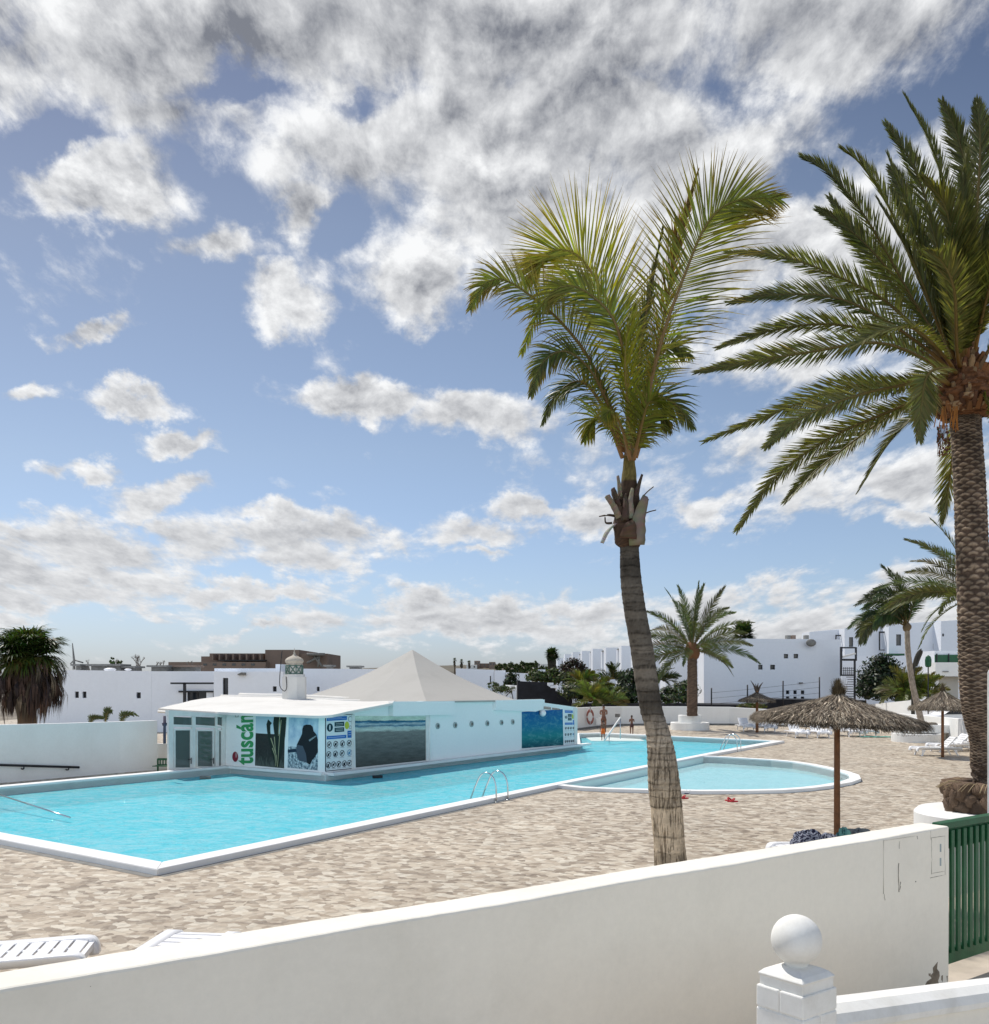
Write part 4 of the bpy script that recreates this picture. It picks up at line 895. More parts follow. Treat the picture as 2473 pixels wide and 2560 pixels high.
# long upper row on the right
h7, w7, _, _ = house('apartment_block', 'upper white block with dark frames left of the tall palms', 2024, 2111, 1580, 116, 3, [(2104, 1597, 2110, 1603)], GR, zt1=1572)
hbox(h7, 'pergola', M['black'], w7, rect(2090, 1587, 2111, 1590), .8, .2); hbox(h7, 'pergola', M['black'], w7, rect(2090, 1590, 2092, 1600), .8, .2)
h8, w8, _, _ = house('apartment_block', 'upper white block with thin dark balcony frame and small window', 2112, 2221, 1571, 114, 3, [(2123, 1593, 2133.5, 1617), (2207, 1592, 2213.5, 1598)], GR, zt1=1562)
for p_ in (rect(2199, 1578.5, 2224, 1582.5), rect(2199, 1582.5, 2201, 1626), rect(2201, 1624, 2223, 1626)): hbox(h8, 'balcony_frame', M['black'], w8, p_, .8, .2)
h9, w9, _, _ = house('apartment_block', 'upper white block with shuttered window behind the small coconut palm', 2222.5, 2352, 1562, 112, 3, [(2241, 1586, 2253.5, 1614), (2337.5, 1584, 2344, 1591), (2353-4, 1584, 2351, 1591)], GR, zt1=1552)
h10, w10, _, _ = house('apartment_block', 'upper white block seen beside the thick palm trunk at right', 2353, 2500, 1553, 110, 3, [(2356, 1584, 2361, 1591)], GR, zt1=1543)
hbox(h9, 'awning', M['green'], w9, rect(2222, 1634, 2262, 1639), 1.6, 1.5)
h11, w11, _, _ = house('apartment_block', 'white house with green balcony band and grey garage at right', 2337, 2520, 1627, 84, 3, [], GR)
hbox(h11, 'balcony_screen', M['green'], w11, rect(2338, 1637, 2440, 1656), .1, .09); hbox(h11, 'balcony', M['white'], w11, rect(2339, 1656, 2440, 1691), 1.4, 1.39); hbox(h11, 'garage_door', M['roofgrey'], w11, rect(2349, 1692, 2396, 1745), .1, .09)
for x in (2342, 2372, 2398): hbox(h11, 'balcony_post', M['black'], w11, rect(x, 1634, x+2, 1657), .2, .1)
hbox(h11, 'wall_pipe', M['grime'], w11, rect(2358, 1678, 2372, 1680), 1.5, .08); hbox(h9, 'shutter', M['roofgrey'], w9, rect(2334, 1609, 2365, 1622), .1, .09)
h12, w12, _, _ = house('apartment_block', 'white two storey block behind the dark round shrub at right', 2104, 2336, 1640, 96, 3, [(2280, 1660, 2290, 1690)], GR)
# external stair frame
st_ = thing('fire_stair', 'black steel outdoor staircase against the white block', 'staircase', (P(2120, 1760, 84).x, 84, 0)); wS = Wall((P(2100, 1760, 84).x, 84, 0), (P(2160, 1760, 84).x, 84, 0))
for nm, p_ in (('post', rect(2102.5, 1617, 2106, 1690)), ('post', rect(2140, 1618, 2143, 1652)), ('top_beam', rect(2106, 1617.5, 2140, 1621)), ('landing', rect(2106, 1647, 2140, 1652)), ('landing', rect(2106, 1686, 2136, 1690)), ('post', rect(2137, 1650, 2140, 1764))): hbox(st_, nm, M['black'], wS, p_, 0, .25)
mb = MB(); mb.slab(wS.poly([(2107, 1640), (2140, 1632), (2140, 1636), (2107, 1645)]), (0, .3, 0)); mb.build('awning', M['roof'], st_)
for i in range(4):
    for y in (1668, 1676): pass
mb = MB()
for y in (1670, 1676, 1682): mb.slab(wS.poly(rect(2108, y, 2137, y+1.2)), (0, .1, 0))
for x in range(2110, 2137, 5): mb.slab(wS.poly(rect(x, 1668, x+1, 1686)), (0, .1, 0))
mb.build('railing', M['black'], st_)
for i in range(12):
    mb = MB(); y = 1692+i*6; x = 2132-i*0.3+4*sin(i*1.1); mb.slab(wS.poly(rect(x-8, y, x+6, y+1.6)), (0, .8, 0)); mb.build('tread', M['black'], st_)
# mid-distance white houses, lava walls
GM = 'small white houses in the middle distance'
hA, wA, _, _ = house('white_house', 'distant white house with slit window beside the pyramid roof', 1140, 1235, 1671, 150, 9, [(1225, 1690, 1228, 1706)], GM, zt1=1675)
house('white_house', 'distant white house right of the one with a slit window', 1236, 1264, 1676, 148, 9, [(1237, 1709, 1247, 1716)], GM)
hB, wB, _, _ = house('white_house', 'distant white wall with dark arched shrub in front', 1265, 1330, 1681, 146, 9, [], GM, zt1=1684)
house('white_house', 'tiny distant white house left of the lone fan palm', 1345, 1383, 1674, 160, 8, [], GM)
def flat(name, label, pts, Y, thk, mt, cat, kind=None):
    q = [P(x, y, Y) for x, y in pts]; mb = MB(); mb.slab(q, (0, thk, 0)); o = mb.build(name, mt); return tag(o, label, cat, None, kind) if not kind else tag(o, None, None, None, kind)
flat('lava_wall', 'black lava stone wall stepping down behind the bar', [(1294, 1775), (1294, 1703), (1368, 1706), (1372, 1716), (1388, 1722), (1390, 1728), (1410, 1731), (1412, 1742), (1430, 1745), (1432, 1775)], 82, 3, M['lava'], 'wall')
mb = MB()
for i, (x, y) in enumerate([(1369, 1707), (1377, 1713), (1390, 1721), (1400, 1727), (1413, 1729), (1424, 1735)]): mb.slab([P(a, b_, 81.7) for a, b_ in rect(x, y, x+15, y+7)], (0, .28, 0))
tag(mb.build('garden_steps', M['white_far']), 'white stepped blocks climbing the black lava wall', 'steps')
flat('lava_bank', None, [(1440, 1790), (1440, 1762), (1600, 1760), (1890, 1763), (1905, 1765), (1941, 1748.5), (2165, 1751), (2165, 1790)], 77, 6, M['lava'], None, 'structure')
mb = MB(); q0, q1 = P(1262, 1715, 110), P(1292, 1716, 110); mb.tube([q0, q1], .12, 5); mb.tube([P(1262, 1724, 110), P(1292, 1725, 110)], .1, 5)
for x in (1262, 1276, 1291): a = P(x, 1714, 110); mb.tube([a, (a.x, a.y, 0)], .15, 5)
tag(mb.build('white_fence', M['railwhite']), 'thin white railing in front of the distant white wall', 'fence')
# fence posts with wires
fp = thing('wire_fence', 'thin dark wire fence with black posts before the large white block', 'fence', (P(1870, 1765, 78).x, 78, 0))
tops = [(1779, 1720), (1869, 1712), (1958, 1702), (2049, 1692.5)]
for x, y in tops:
    mb = MB(); a = P(x, y, 76.5); mb.tube([(a.x, a.y, 1), a], .055, 6); mb.build('post', M['black'], fp)
for k_ in range(3):
    mb = MB(); pts = [P(x, y+12+k_*14, 76.5) for x, y in tops]; mb.tube(pts, .010, 4); mb.build('wire', M['black'], fp)
# hills, brown hotel, distant town
mb = MB(); rng = random.Random(2); prof = [(-2500, 1697), (200, 1694), (600, 1680), (1120, 1664), (1200, 1661), (1260, 1659), (1330, 1662), (1400, 1664), (1600, 1668), (1900, 1660), (2600, 1660), (4500, 1695)]
Y = 520; vs = []
for i in range(len(prof)-1):
    for j in range(10):
        x = lerp(prof[i][0], prof[i+1][0], j/10); y = lerp(prof[i][1], prof[i+1][1], j/10)+rng.uniform(-1, 1); q = P(x, y, Y); vs.append(q)
n = len(vs); V = []
for q in vs: V += [(q.x*.62, Y*.62, -.5), (q.x*.8, Y*.8, q.z*.45), q, (q.x*1.3, Y*1.6, q.z*.8), (q.x*1.5, Y*2, -5)]
mb.add(V, [(i*5+j, (i+1)*5+j, (i+1)*5+j+1, i*5+j+1) for i in range(n-1) for j in range(4)], smooth=True); struct(mb.build('hills', plain('dry_hillside', (.13, .115, .085), .95, var=.5, scale=.02, bmp=0), recalc=False))
ht = thing('hotel_building', 'brown stepped hotel building rising behind the low white houses', 'building', (P(620, 1700, 230).x, 230, 0))
def hb(parent, name, x0, x1, y0, Y, d, mt, y1=1700): 
    a, b_ = P(x0, y0, Y), P(x1, y0, Y); z0 = P(x0, y1, Y).z if y1 < 1700 else 0; mb = MB(); mb.bbox((a.x, Y, z0), (b_.x, Y+d, a.z)); return mb.build(name, mt, parent)
hb(ht, 'wing', 421, 505, 1655, 232, 20, M['hotel']); hb(ht, 'wing', 503, 526, 1641, 231, 20, M['hotel']); hb(ht, 'wing', 524, 663, 1633.5, 230, 20, M['hotel']); hb(ht, 'tower', 663, 748, 1624.5, 228, 24, M['hotel']); hb(ht, 'wing', 746, 818, 1634, 229, 20, M['hotel'])
hb(ht, 'lower_terrace', 503, 664, 1655, 224, 6, M['hotel'])
for x in range(530, 660, 17): hb(ht, 'balcony_divider', x, x+3, 1634.5, 226, 4, M['hotel'], 1650)
hb(ht, 'balcony_slab', 545, 662, 1649.5, 225.5, 4.4, M['black'], 1652)
for x in range(508, 650, 24): hb(ht, 'window', x, x+9, 1659, 223.9, .08, M['glass'], 1664)
mb = MB(); c = P(790, 1636, 227); mb.lathe([(.1, -.3), (2.1, -.3), (2.1, .3), (.1, .3)], c, 20); o = mb.build('roof_tank', M['grime'], ht)
mb = MB(); mb.tube([P(768, 1658, 226.5), P(800, 1640, 226.5)], .3, 5); mb.tube([P(806, 1668, 226.5), P(785, 1640, 226.5)], .3, 5); mb.tube([P(795, 1668, 226.5), P(798, 1644, 226.5)], .25, 5); mb.build('dry_frame', M['grime'], ht)
GT = 'small buildings of the far town'
tl = ['brown block left of the other far town buildings', 'tallest brown block of the far town', 'pale low building in the far town', 'thin grey block in the far town', 'pale house right of the dark trees in the far town', 'small beige house nearest the lone fan palm']
for i, (x0, x1, y, Y) in enumerate([(1194, 1240, 1658.5, 480), (1223, 1239, 1655, 470), (1166, 1193, 1662, 475), (1186, 1200, 1652, 478), (1335, 1352, 1657, 465), (1352, 1380, 1660, 460)]):
    a, b_ = P(x0, y, Y), P(x1, y, Y); r = thing('town_building', tl[i], 'building', ((a.x+b_.x)/2, Y, 0), group=GT); mb = MB(); mb.bbox((a.x, Y, 0), (b_.x, Y+10, a.z)); mb.build('wall', M['hotel'] if i in (0, 1, 3) else M['roof'], r)
    mb = MB(); nw = max(2, int((b_.x-a.x)/2.2))
    for j in range(nw): cx_ = lerp(a.x, b_.x, (j+.5)/nw); mb = MB(); mb.bbox((cx_-.4, Y-.05, a.z-1.4), (cx_+.4, Y-.01, a.z-.6)); mb.build('window', M['glass'], r)
# rooftop bits on the left houses
def roofthing(name, label, cat, x0, x1, y0, y1, Y, mt, legs=True):
    r = thing(name, label, cat, (P((x0+x1)/2, y1, Y).x, Y, P(0, y1, Y).z)); a, b_ = P(x0, y0, Y), P(x1, y0, Y); zl = P(0, y1, Y).z
    mb = MB(); mb.bbox((a.x, Y, a.z-.12), (b_.x, Y+2, a.z)); mb.build('top', mt, r)
    mb = MB(); mb.bbox((a.x+.15, Y+.5, zl-.4), (b_.x-.15, Y+1.8, a.z-.12)); mb.build('body', M['grime'] if legs else mt, r); return r
roofthing('roof_shelter', 'dark flat roof shelter next to the fan palm', 'shelter', 176, 200, 1660, 1674, 64, M['grime']); roofthing('roof_shelter', 'long dark flat shelter on the white roof at left', 'shelter', 214, 300, 1660, 1674, 64, M['grime']); roofthing('roof_shelter', 'dark shelter with sloping edge right of the skylight domes', 'shelter', 300, 336, 1665, 1675, 64.5, M['grime'])
roofthing('roof_shelter', 'dark pitched shelter beside the bare shrubs', 'shelter', 366, 418, 1663, 1677, 65, M['grime']); roofthing('roof_cabin', 'small brown roof cabin with pale frame', 'cabin', 420, 488, 1663, 1678, 66, M['hotel'])
roofthing('roof_unit', 'boxy dark unit on the roof left of the pyramid', 'roof unit', 808, 829, 1662, 1673, 71, M['grime']); roofthing('roof_unit', 'boxy grey unit on the roof edge touching the pyramid', 'roof unit', 866, 902, 1664, 1673, 71, M['grime'])
for x, w, lb in ((275, 15, 'larger white skylight dome on the left roof'), (320, 9, 'smaller white skylight dome right of the larger one'), (840, 7, 'white skylight dome on the roof behind the bar')):
    q = P(x, 1674, 63 if x < 400 else 70); mb = MB(); mb.sphere(q, w/F*63, 14, (1, 1, .3)); tag(mb.build('skylight', M['plastic']), lb, 'skylight', 'skylight domes on the roofs')
mb = MB(); q = P(185, 1674, 65); mb.tube([q, P(185, 1650, 65), P(181, 1608, 65)], [.1, .08, .03], 6); mb.tube([P(185, 1650, 65), P(208, 1657, 65)], .05, 5); mb.tube([P(185, 1650, 65), P(176, 1660, 65)], .04, 5); tag(mb.build('aerial', M['grime']), 'bent three armed aerial on the left roof', 'aerial')

# ------------------------------------------------------------------ palms
def hz(c, rng, a=.12): return tuple(max(0, x*(1+rng.uniform(-a, a))) for x in c)
def frond(mb, pts, L, n, col, tip, rng, roll=60, ang=50, droop=.25, wid=.022, vee=.35, start=.15, rach=.022, prof=None, crown=None, rcol=(.30, .22, .06), segs=3, both=True, jit=.12):
    """one pinnate leaf along a curve of 3D points"""
    m_ = 40; cv = spline(pts, m_)
    o = (cv[-1]-cv[0]); o.z = 0
    o = o.normalized() if o.length > .05 else Vector((1, 0, 0))
    mb.tube(cv[::2]+[cv[-1]], [rach*(1-.85*i/(len(cv[::2]))) for i in range(len(cv[::2])+1)], 6, cols=[tuple(lerp(rcol[q], col[q], i/(m_/2)) for q in range(3)) for i in range(len(cv[::2])+1)])
    for i in range(n):
        tt = start+(1-start)*(i+.5)/n; f_ = tt*(m_-1); j = min(int(f_), m_-2); p_ = lerp(cv[j], cv[j+1], f_-j); T = (cv[j+1]-cv[j]).normalized()
        N_ = Vector((-T.z*o.x, -T.z*o.y, max(.02, T.x*o.x+T.y*o.y))) if T.z > -.2 else Vector((o.x*abs(T.z), o.y*abs(T.z), abs(T.x*o.x+T.y*o.y)+.05))
        N_ = (N_-T*N_.dot(T)).normalized(); S_ = T.cross(N_)
        s0 = (tt-start)/(1-start); pr = prof(s0) if prof else (min(1, .35+s0*3.2)*min(1, .22+(1-s0)*1.9))
        an = radians(lerp(ang+18, ang-22, s0))
        for sg in (-1, 1):
            ph = radians(roll)+rng.uniform(-.10, .10)
            side = (S_*cos(ph)+N_*sin(ph))*sg; up_ = (N_*cos(ph)-S_*sin(ph))
            side = (side+up_*(vee+rng.uniform(-.15, .15))).normalized()
            a2 = an+rng.uniform(-jit, jit); d = (T*cos(a2)+side*sin(a2)).normalized(); l_ = L*pr*rng.uniform(.86, 1.08)
            w_ = (T-d*T.dot(d)); w_ = w_.normalized() if w_.length > .05 else up_
            w_ = (w_+up_*rng.uniform(-.5, .5)).normalized()
            q = Vector(p_); L_, R_, C_ = [], [], []
            dr = droop*rng.uniform(.6, 1.4); ww = wid*rng.uniform(.8, 1.15)
            c0 = hz(col, rng)
            for s_ in range(segs+1):
                e = s_/segs; wk = ww*(.55+.9*e if e < .4 else (1-e)/.6*.91+.02)
                L_.append(q-w_*wk); R_.append(q+w_*wk); C_.append(tuple(lerp(c0[k_], tip[k_], max(0, e*1.3-.45)*rng.uniform(.5, 1)) for k_ in range(3)))
                d = (d+Vector((0, 0, -1))*dr/segs*(.4+e)).normalized(); q = q+d*l_/segs
            k_ = segs+1; mb.add(L_+R_, [(a, a+1, k_+a+1, k_+a) for a in range(segs)], col=C_+C_)

# leaning coconut palm in the foreground
YC = 12.0; rng = random.Random(11)
def zc1(x, y, d=0): px, py = x/2.103+1100, y/2.103+360; return P(px, py, YC+d)
basep = P(1702, 2374, YC)
cp = thing('coconut_palm', 'tall leaning coconut palm with windblown yellow green fronds in front of the pool', 'palm tree', (basep.x, basep.y, 0))
tr = [(1706, 2374, 47), (1690, 2250, 43), (1678, 2165, 41), (1673, 2100, 38.5), (1665, 2006, 39.5), (1660, 1955, 39), (1653, 1878, 33.5), (1644, 1827, 29), (1629, 1776, 27.5), (1616, 1700, 28), (1603, 1610, 28), (1586, 1515, 27), (1577, 1440, 25.5), (1574, 1374, 23), (1573, 1330, 22)]
pth = spline([P(x, y, YC) for x, y, w in tr], 260); ws = spline([Vector((w/F*YC, 0, 0)) for x, y, w in tr], 260)
mb = MB(); n = 44; vs = []; cs = []; ringpos = 0
rr_ = random.Random(4); marks = []; z = 0
while z < 260: marks.append(z); z += rr_.uniform(3.2, 7.5) if z > 70 else rr_.uniform(9, 22)
def nz(a, b): return sin(a*1.7+b*3.1)*.5+sin(a*3.3-b*1.9+1.3)*.3+sin(a*7.1+b*5.3)*.2
for i, (c, w) in enumerate(zip(pth, ws)):
    prev = max([m_ for m_ in marks if m_ <= i]); nx = min([m_ for m_ in marks if m_ > i] or [i+5]); f_ = (i-prev)/(nx-prev)
    step = .016*(1-f_)+.006*nz(i*.7, 1) if i > 60 else .006*(1-f_); step *= 1.2 if i > 100 else .8
    hgt = i/259
    for j in range(n):
        a = 2*pi*j/n; fine = nz(j*1.9, i*.11)*.35+nz(j*.8, i*.6)*.65
        r_ = w.x*(1+step*2.2+.012*fine+.008*rr_.uniform(-1, 1)); vs.append(c+Vector((cos(a)*r_, sin(a)*r_, .012*nz(a*1.5, i*.2))))
        dark = .0 if i < 90 else .32*max(0, nz(i*.045, 2+a*.1)); ring = 1 if f_ < (.10 if i < 100 else .2) else 0
        vert = max(0, nz(j*4.1, i*.05))*.35 if i < 110 else .12*max(0, nz(j*3.1, i*.3))
        bse = (.40, .325, .23) if i < 110 else (.285, .235, .18); t_ = min(1, max(0, (i-80)/60)); bse = tuple(lerp((.58, .475, .345)[k_], (.30, .262, .215)[k_], t_) for k_ in range(3)); t2 = min(1, max(0, (i-120)/70)); bse = tuple(x*(1-.58*t2) for x in bse)
        band = max(0, sin(i*.085+1.2)-.55)*1.6 if i > 95 else 0; dark = min(.75, dark+band*.8)
        kf = (1+.22*sin(prev*7.7))*(1-dark)*(1-.68*ring*rr_.uniform(.3, 1))*(1-vert)*rr_.uniform(.84, 1.1)
        cs.append(tuple(x*kf for x in bse))
mb.add(vs, [(i*n+j, i*n+(j+1) % n, (i+1)*n+(j+1) % n, (i+1)*n+j) for i in range(259) for j in range(n)], smooth=True, col=cs)
m, t, b = newmat('coconut_bark'); a_ = t.node('ShaderNodeAttribute'); a_.attribute_name = 'Col'; p = pos(t)
v1 = t.noise(t.vm('MULTIPLY', p, (38, 38, 3.5)), 1, 5, .65); v2 = t.noise(t.vm('MULTIPLY', p, (6, 6, 22)), 1, 5, .7)
_, _, pz = t.sep(p); low = t.mapr(pz, 2.2, 3.4, 1, 0)
cr_ = t.m('MULTIPLY', t.mapr(v1, .52, .62, 0, .6), low); cr2 = t.mapr(v2, .52, .68, 0, .5)
f = t.m('MULTIPLY', t.m('SUBTRACT', 1, cr_), t.m('SUBTRACT', 1, t.m('MULTIPLY', cr2, t.m('SUBTRACT', 1, t.m('MULTIPLY', low, .7)))))
t.l.new(t.mix(1, a_.outputs[0], t.comb(f, t.m('POWER', f, 1.06), t.m('POWER', f, 1.12)), 'MULTIPLY'), b.inputs['Base Color']); b.inputs['Roughness'].default_value = .9; b.inputs['Specular IOR Level'].default_value = .2
bump(t, b, t.m('SUBTRACT', t.m('MULTIPLY', v2, .6), t.m('MULTIPLY', cr_, 1.0)), .9, .02); M['cocobark'] = m
mb.build('trunk', M['cocobark'], cp)
mb = MB()   # swollen fibre sheath and the stubs of cut leaves
sh = [(1573, 1372, 19), (1572, 1362, 30), (1571, 1345, 35), (1569, 1320, 35), (1568, 1300, 33), (1570, 1270, 30), (1572, 1240, 26), (1573, 1210, 20), (1573, 1180, 17), (1573, 1150, 14), (1574, 1120, 11)]
cv = spline([P(x, y, YC) for x, y, w in sh], 50); wv_ = spline([Vector((w/F*YC, 0, 0)) for x, y, w in sh], 50); n = 28; vs = []; cs = []
for i in range(50):
    for j in range(n):
        a = 2*pi*j/n; r_ = wv_[i].x*(1+.07*nz(a*2, i*.2)+rng.uniform(-.02, .02)); vs.append(cv[i]+Vector((cos(a)*r_, sin(a)*r_, 0))); k_ = rng.uniform(.6, 1.2)*(1 if i < 20 else .75); cs.append((.065*k_, .038*k_, .024*k_) if i < 36 else (.20*k_, .16*k_, .05*k_))
mb.add(vs, [(i*n+j, i*n+(j+1) % n, (i+1)*n+(j+1) % n, (i+1)*n+j) for i in range(49) for j in range(n)], smooth=True, col=cs); sh_o = mb.build('sheath', M['bark'], cp)
def strap(parent, pts, w0, w1, c, thick=.012, name='leaf_stub'):
    mb = MB(); cv = spline(pts, 12); L_, R_ = [], []
    cen = P(1572, pts[0][2] and 1290, YC)
    for i, q in enumerate(cv):
        T = (cv[min(i+1, 11)]-cv[max(i-1, 0)]).normalized(); out_ = Vector((q.x-cv[0].x*0-cen.x, q.y-cen.y, 0)); out_ = out_.normalized() if out_.length > .02 else Vector((0, -1, 0))
        s_ = T.cross(out_); s_ = s_.normalized(); w_ = lerp(w0, w1, i/11)*rng.uniform(.92, 1.08); L_.append((q-s_*w_, q+s_*w_, q+out_*w_*.35))
    V = [v_ for q in L_ for v_ in (q[0], q[2], q[1])]; mb.add(V, [(i*3+j, i*3+j+1, (i+1)*3+j+1, (i+1)*3+j) for i in range(11) for j in range(2)], col=[hz(c, rng, .2) for _ in V], smooth=True)
    o = mb.build(name, M['leafdry'], parent, recalc=False); s = o.modifiers.new('thick', 'SOLIDIFY'); s.thickness = thick; return o
tan = (.22, .18, .13); dk_ = (.07, .048, .036)
def SP(x, y, d=0): return P(x/3.563+1450, y/3.563+1150, YC+d)
for pts, w0, w1, c in [([SP(510, 760, -.15), SP(520, 600, -.2), SP(540, 480, -.18), SP(590, 330, -.15)], .12, .07, tan), ([SP(350, 520, -.12), SP(310, 430, -.14), SP(240, 320, -.16)], .05, .045, tan), ([SP(355, 330, -.08), SP(350, 240, -.1), SP(335, 140, -.1)], .045, .02, tan), ([SP(500, 330, -.08), SP(525, 230, -.1), SP(558, 130, -.1)], .05, .02, dk_),
                     ([SP(340, 420, -.1), SP(310, 320, -.12), SP(290, 255, -.1)], .06, .04, dk_), ([SP(310, 570, -.05), SP(240, 640, -.08), SP(195, 735, -.05)], .05, .055, (.33, .33, .29)), ([SP(520, 500, 0), SP(580, 400, .05), SP(610, 350, .05)], .06, .03, dk_), ([SP(400, 540, -.2), SP(410, 400, -.2), SP(400, 300, -.15)], .05, .02, dk_), ([SP(460, 520, -.2), SP(450, 380, -.2), SP(470, 250, -.15)], .05, .02, (.25, .21, .16)),
                     ([SP(320, 500, 0), SP(240, 490, -.05), SP(170, 500, -.05)], .02, .004, dk_), ([SP(560, 490, 0), SP(620, 465, 0), SP(680, 450, 0)], .02, .004, dk_), ([SP(570, 320, 0), SP(610, 280, 0), SP(660, 240, 0)], .012, .003, dk_), ([SP(290, 560, -.1), SP(230, 560, -.1), SP(220, 510, -.1)], .015, .01, dk_), ([SP(430, 700, -.25), SP(440, 600, -.3), SP(420, 560, -.28)], .10, .08, (.085, .052, .034))]:
    strap(sh_o, pts, w0, w1, c)
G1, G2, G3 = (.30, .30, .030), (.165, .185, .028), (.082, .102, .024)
T1, T2 = (.30, .15, .045), (.24, .17, .04)
CF = [  # zoomed-photo points with depth, leaf length, number, colour, tip, roll, droop, opening angle
 ([(975, 1620, 0), (870, 1310, -.1), (760, 1090, -.2), (620, 920, -.3), (480, 800, -.4), (340, 715, -.5), (230, 740, -.6), (160, 870, -.6)], .60, 110, G2, T1, 72, .8, 50),
 ([(985, 1640, -.1), (988, 1280, -.3), (955, 1050, -.45), (900, 900, -.5), (800, 800, -.5), (680, 745, -.5), (550, 820, -.5), (430, 1100, -.4)], .60, 124, G2, T2, 85, .7, 46),
 ([(1005, 1600, .1), (985, 1200, .2), (910, 900, .3), (830, 730, .3), (740, 600, .3), (640, 555, .3), (540, 590, .3), (455, 720, .3)], 1.08, 130, G1, T1, 92, .25, 44),
 ([(1015, 1600, .1), (1050, 1100, .2), (1105, 780, .2), (1172, 440, .2)], .42, 80, G3, T2, 80, .1, 14),
 ([(1030, 1620, .1), (1110, 1250, .15), (1190, 950, .15), (1290, 680, .1), (1380, 460, 0), (1480, 335, -.1), (1620, 285, -.2), (1790, 290, -.3)], 1.04, 140, G2, T1, 84, .4, 46),
 ([(1030, 1600, .3), (1110, 1250, .4), (1190, 850, .5), (1240, 560, .5), (1300, 340, .5), (1355, 150, .5)], .50, 110, (.20, .135, .022), T1, 75, .1, 20),
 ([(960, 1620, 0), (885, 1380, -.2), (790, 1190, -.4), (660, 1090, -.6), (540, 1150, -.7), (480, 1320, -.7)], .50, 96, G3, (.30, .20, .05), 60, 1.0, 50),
 ([(960, 1650, -.1), (900, 1500, -.3), (820, 1440, -.4), (760, 1560, -.5)], .52, 50, G2, T2, 60, 1.0, 40),
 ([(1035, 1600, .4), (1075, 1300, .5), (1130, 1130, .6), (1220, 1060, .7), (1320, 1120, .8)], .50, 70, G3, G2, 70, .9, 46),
 ([(998, 1640, -.2), (990, 1400, -.4), (975, 1180, -.5), (985, 1000, -.55), (1020, 850, -.5)], .55, 80, G1, G2, 70, .2, 36),
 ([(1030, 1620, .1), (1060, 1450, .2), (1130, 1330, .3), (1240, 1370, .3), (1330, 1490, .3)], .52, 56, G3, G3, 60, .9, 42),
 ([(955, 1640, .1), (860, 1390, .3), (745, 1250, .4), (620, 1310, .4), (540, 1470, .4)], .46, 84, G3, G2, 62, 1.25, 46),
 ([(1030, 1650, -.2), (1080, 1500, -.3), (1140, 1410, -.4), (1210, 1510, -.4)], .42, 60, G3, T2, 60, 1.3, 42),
 ([(1000, 1660, -.3), (960, 1500, -.6), (900, 1400, -.9), (860, 1450, -1.1)], .50, 50, G2, T1, 40, 1.2, 40),
 ([(1020, 1660, -.2), (1060, 1480, -.5), (1100, 1360, -.7), (1160, 1370, -.8)], .50, 56, G2, G2, 45, 1.1, 42),
]
pcf = lambda s_: min(1, .35+s_*2.6)*min(1, .16+(1-s_)*1.7)
for pts, L, nn, c, tp, roll, dro, an_ in CF:
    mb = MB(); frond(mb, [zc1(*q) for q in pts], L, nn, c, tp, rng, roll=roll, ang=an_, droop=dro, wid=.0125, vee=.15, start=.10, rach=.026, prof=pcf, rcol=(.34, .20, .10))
    mb.build('frond', M['leaf'], cp, recalc=False)

# thick Canary date palm at the right
YP = 15.0
def zc2(x, y, d=0): return P(x/1.704+1700, y/1.704+200, YP+d)
pc_ = P(2452, 1965, YP)
pb = thing('date_palm', 'massive date palm with thick scaly trunk and arching dark fronds at right', 'palm tree', (pc_.x, pc_.y, 1.65))
tr = [(2472, 2040, 32), (2470, 1960, 32), (2462, 1900, 33), (2458, 1850, 31), (2450, 1800, 37), (2444, 1740, 40), (2440, 1640, 41), (2437, 1535, 40), (2430, 1350, 38.5), (2424, 1200, 37.5), (2416, 1080, 36.5), (2414, 1040, 37)]
NR = 640; pth = spline([P(x, y, YP) for x, y, w in tr], NR); ws = spline([Vector((w/F*YP, 0, 0)) for x, y, w in tr], NR)
mb = MB(); n = 72; vs = []; cs = []; rng = random.Random(21); nc = 8
jitr = [[rng.uniform(-.45, .45) for _ in range(nc+1)] for _ in range(200)]
for i in range(NR):
    for j in range(n):
        rowf = i/4.1; row = int(rowf); a = 2*pi*j/n; colf = j/n*nc+(row % 2)*.5; cc_ = int(colf) % nc
        e = rowf-row+jitr[row % 200][cc_]*.6; e = e-math.floor(e); xx = colf-int(colf)-.5
        edge = 1-abs(xx)*1.9; bulge = max(0, min(1, edge*1.5))*max(0, 1-abs(e-.5-.0*xx)*2.3)*1.5; bulge = min(1, bulge)
        lowp = i/NR < .17
        k_ = .026*(1-.2*(i/NR)); r_ = ws[i].x*(1-.04+k_*2.4*bulge/1)+rng.uniform(-.004, .004)
        if lowp: r_ = ws[i].x*(1+.10*nz(a*2.3, i*.09)+.05*nz(a*6, i*.3))
        vs.append(pth[i]+Vector((cos(a)*r_, sin(a)*r_, -.03*abs(xx)*2)))
        hi = max(0, min(1, (bulge-.35)*2.2)); g_ = rng.uniform(.82, 1.15)*(1+jitr[(row*7) % 200][cc_]*.8)*(1+.25*nz(a*2.1, i*.03))
        if lowp: hi = .35*max(0, nz(a*5, i*.4)+.3)
        cs.append(tuple(lerp(x, y, hi)*g_ for x, y in zip((.070, .047, .034), (.25, .19, .135))))
mb.add(vs, [(i*n+j, i*n+(j+1) % n, (i+1)*n+(j+1) % n, (i+1)*n+j) for i in range(NR-1) for j in range(n)], smooth=True, col=cs)
mb.build('trunk', M['bark'], pb)
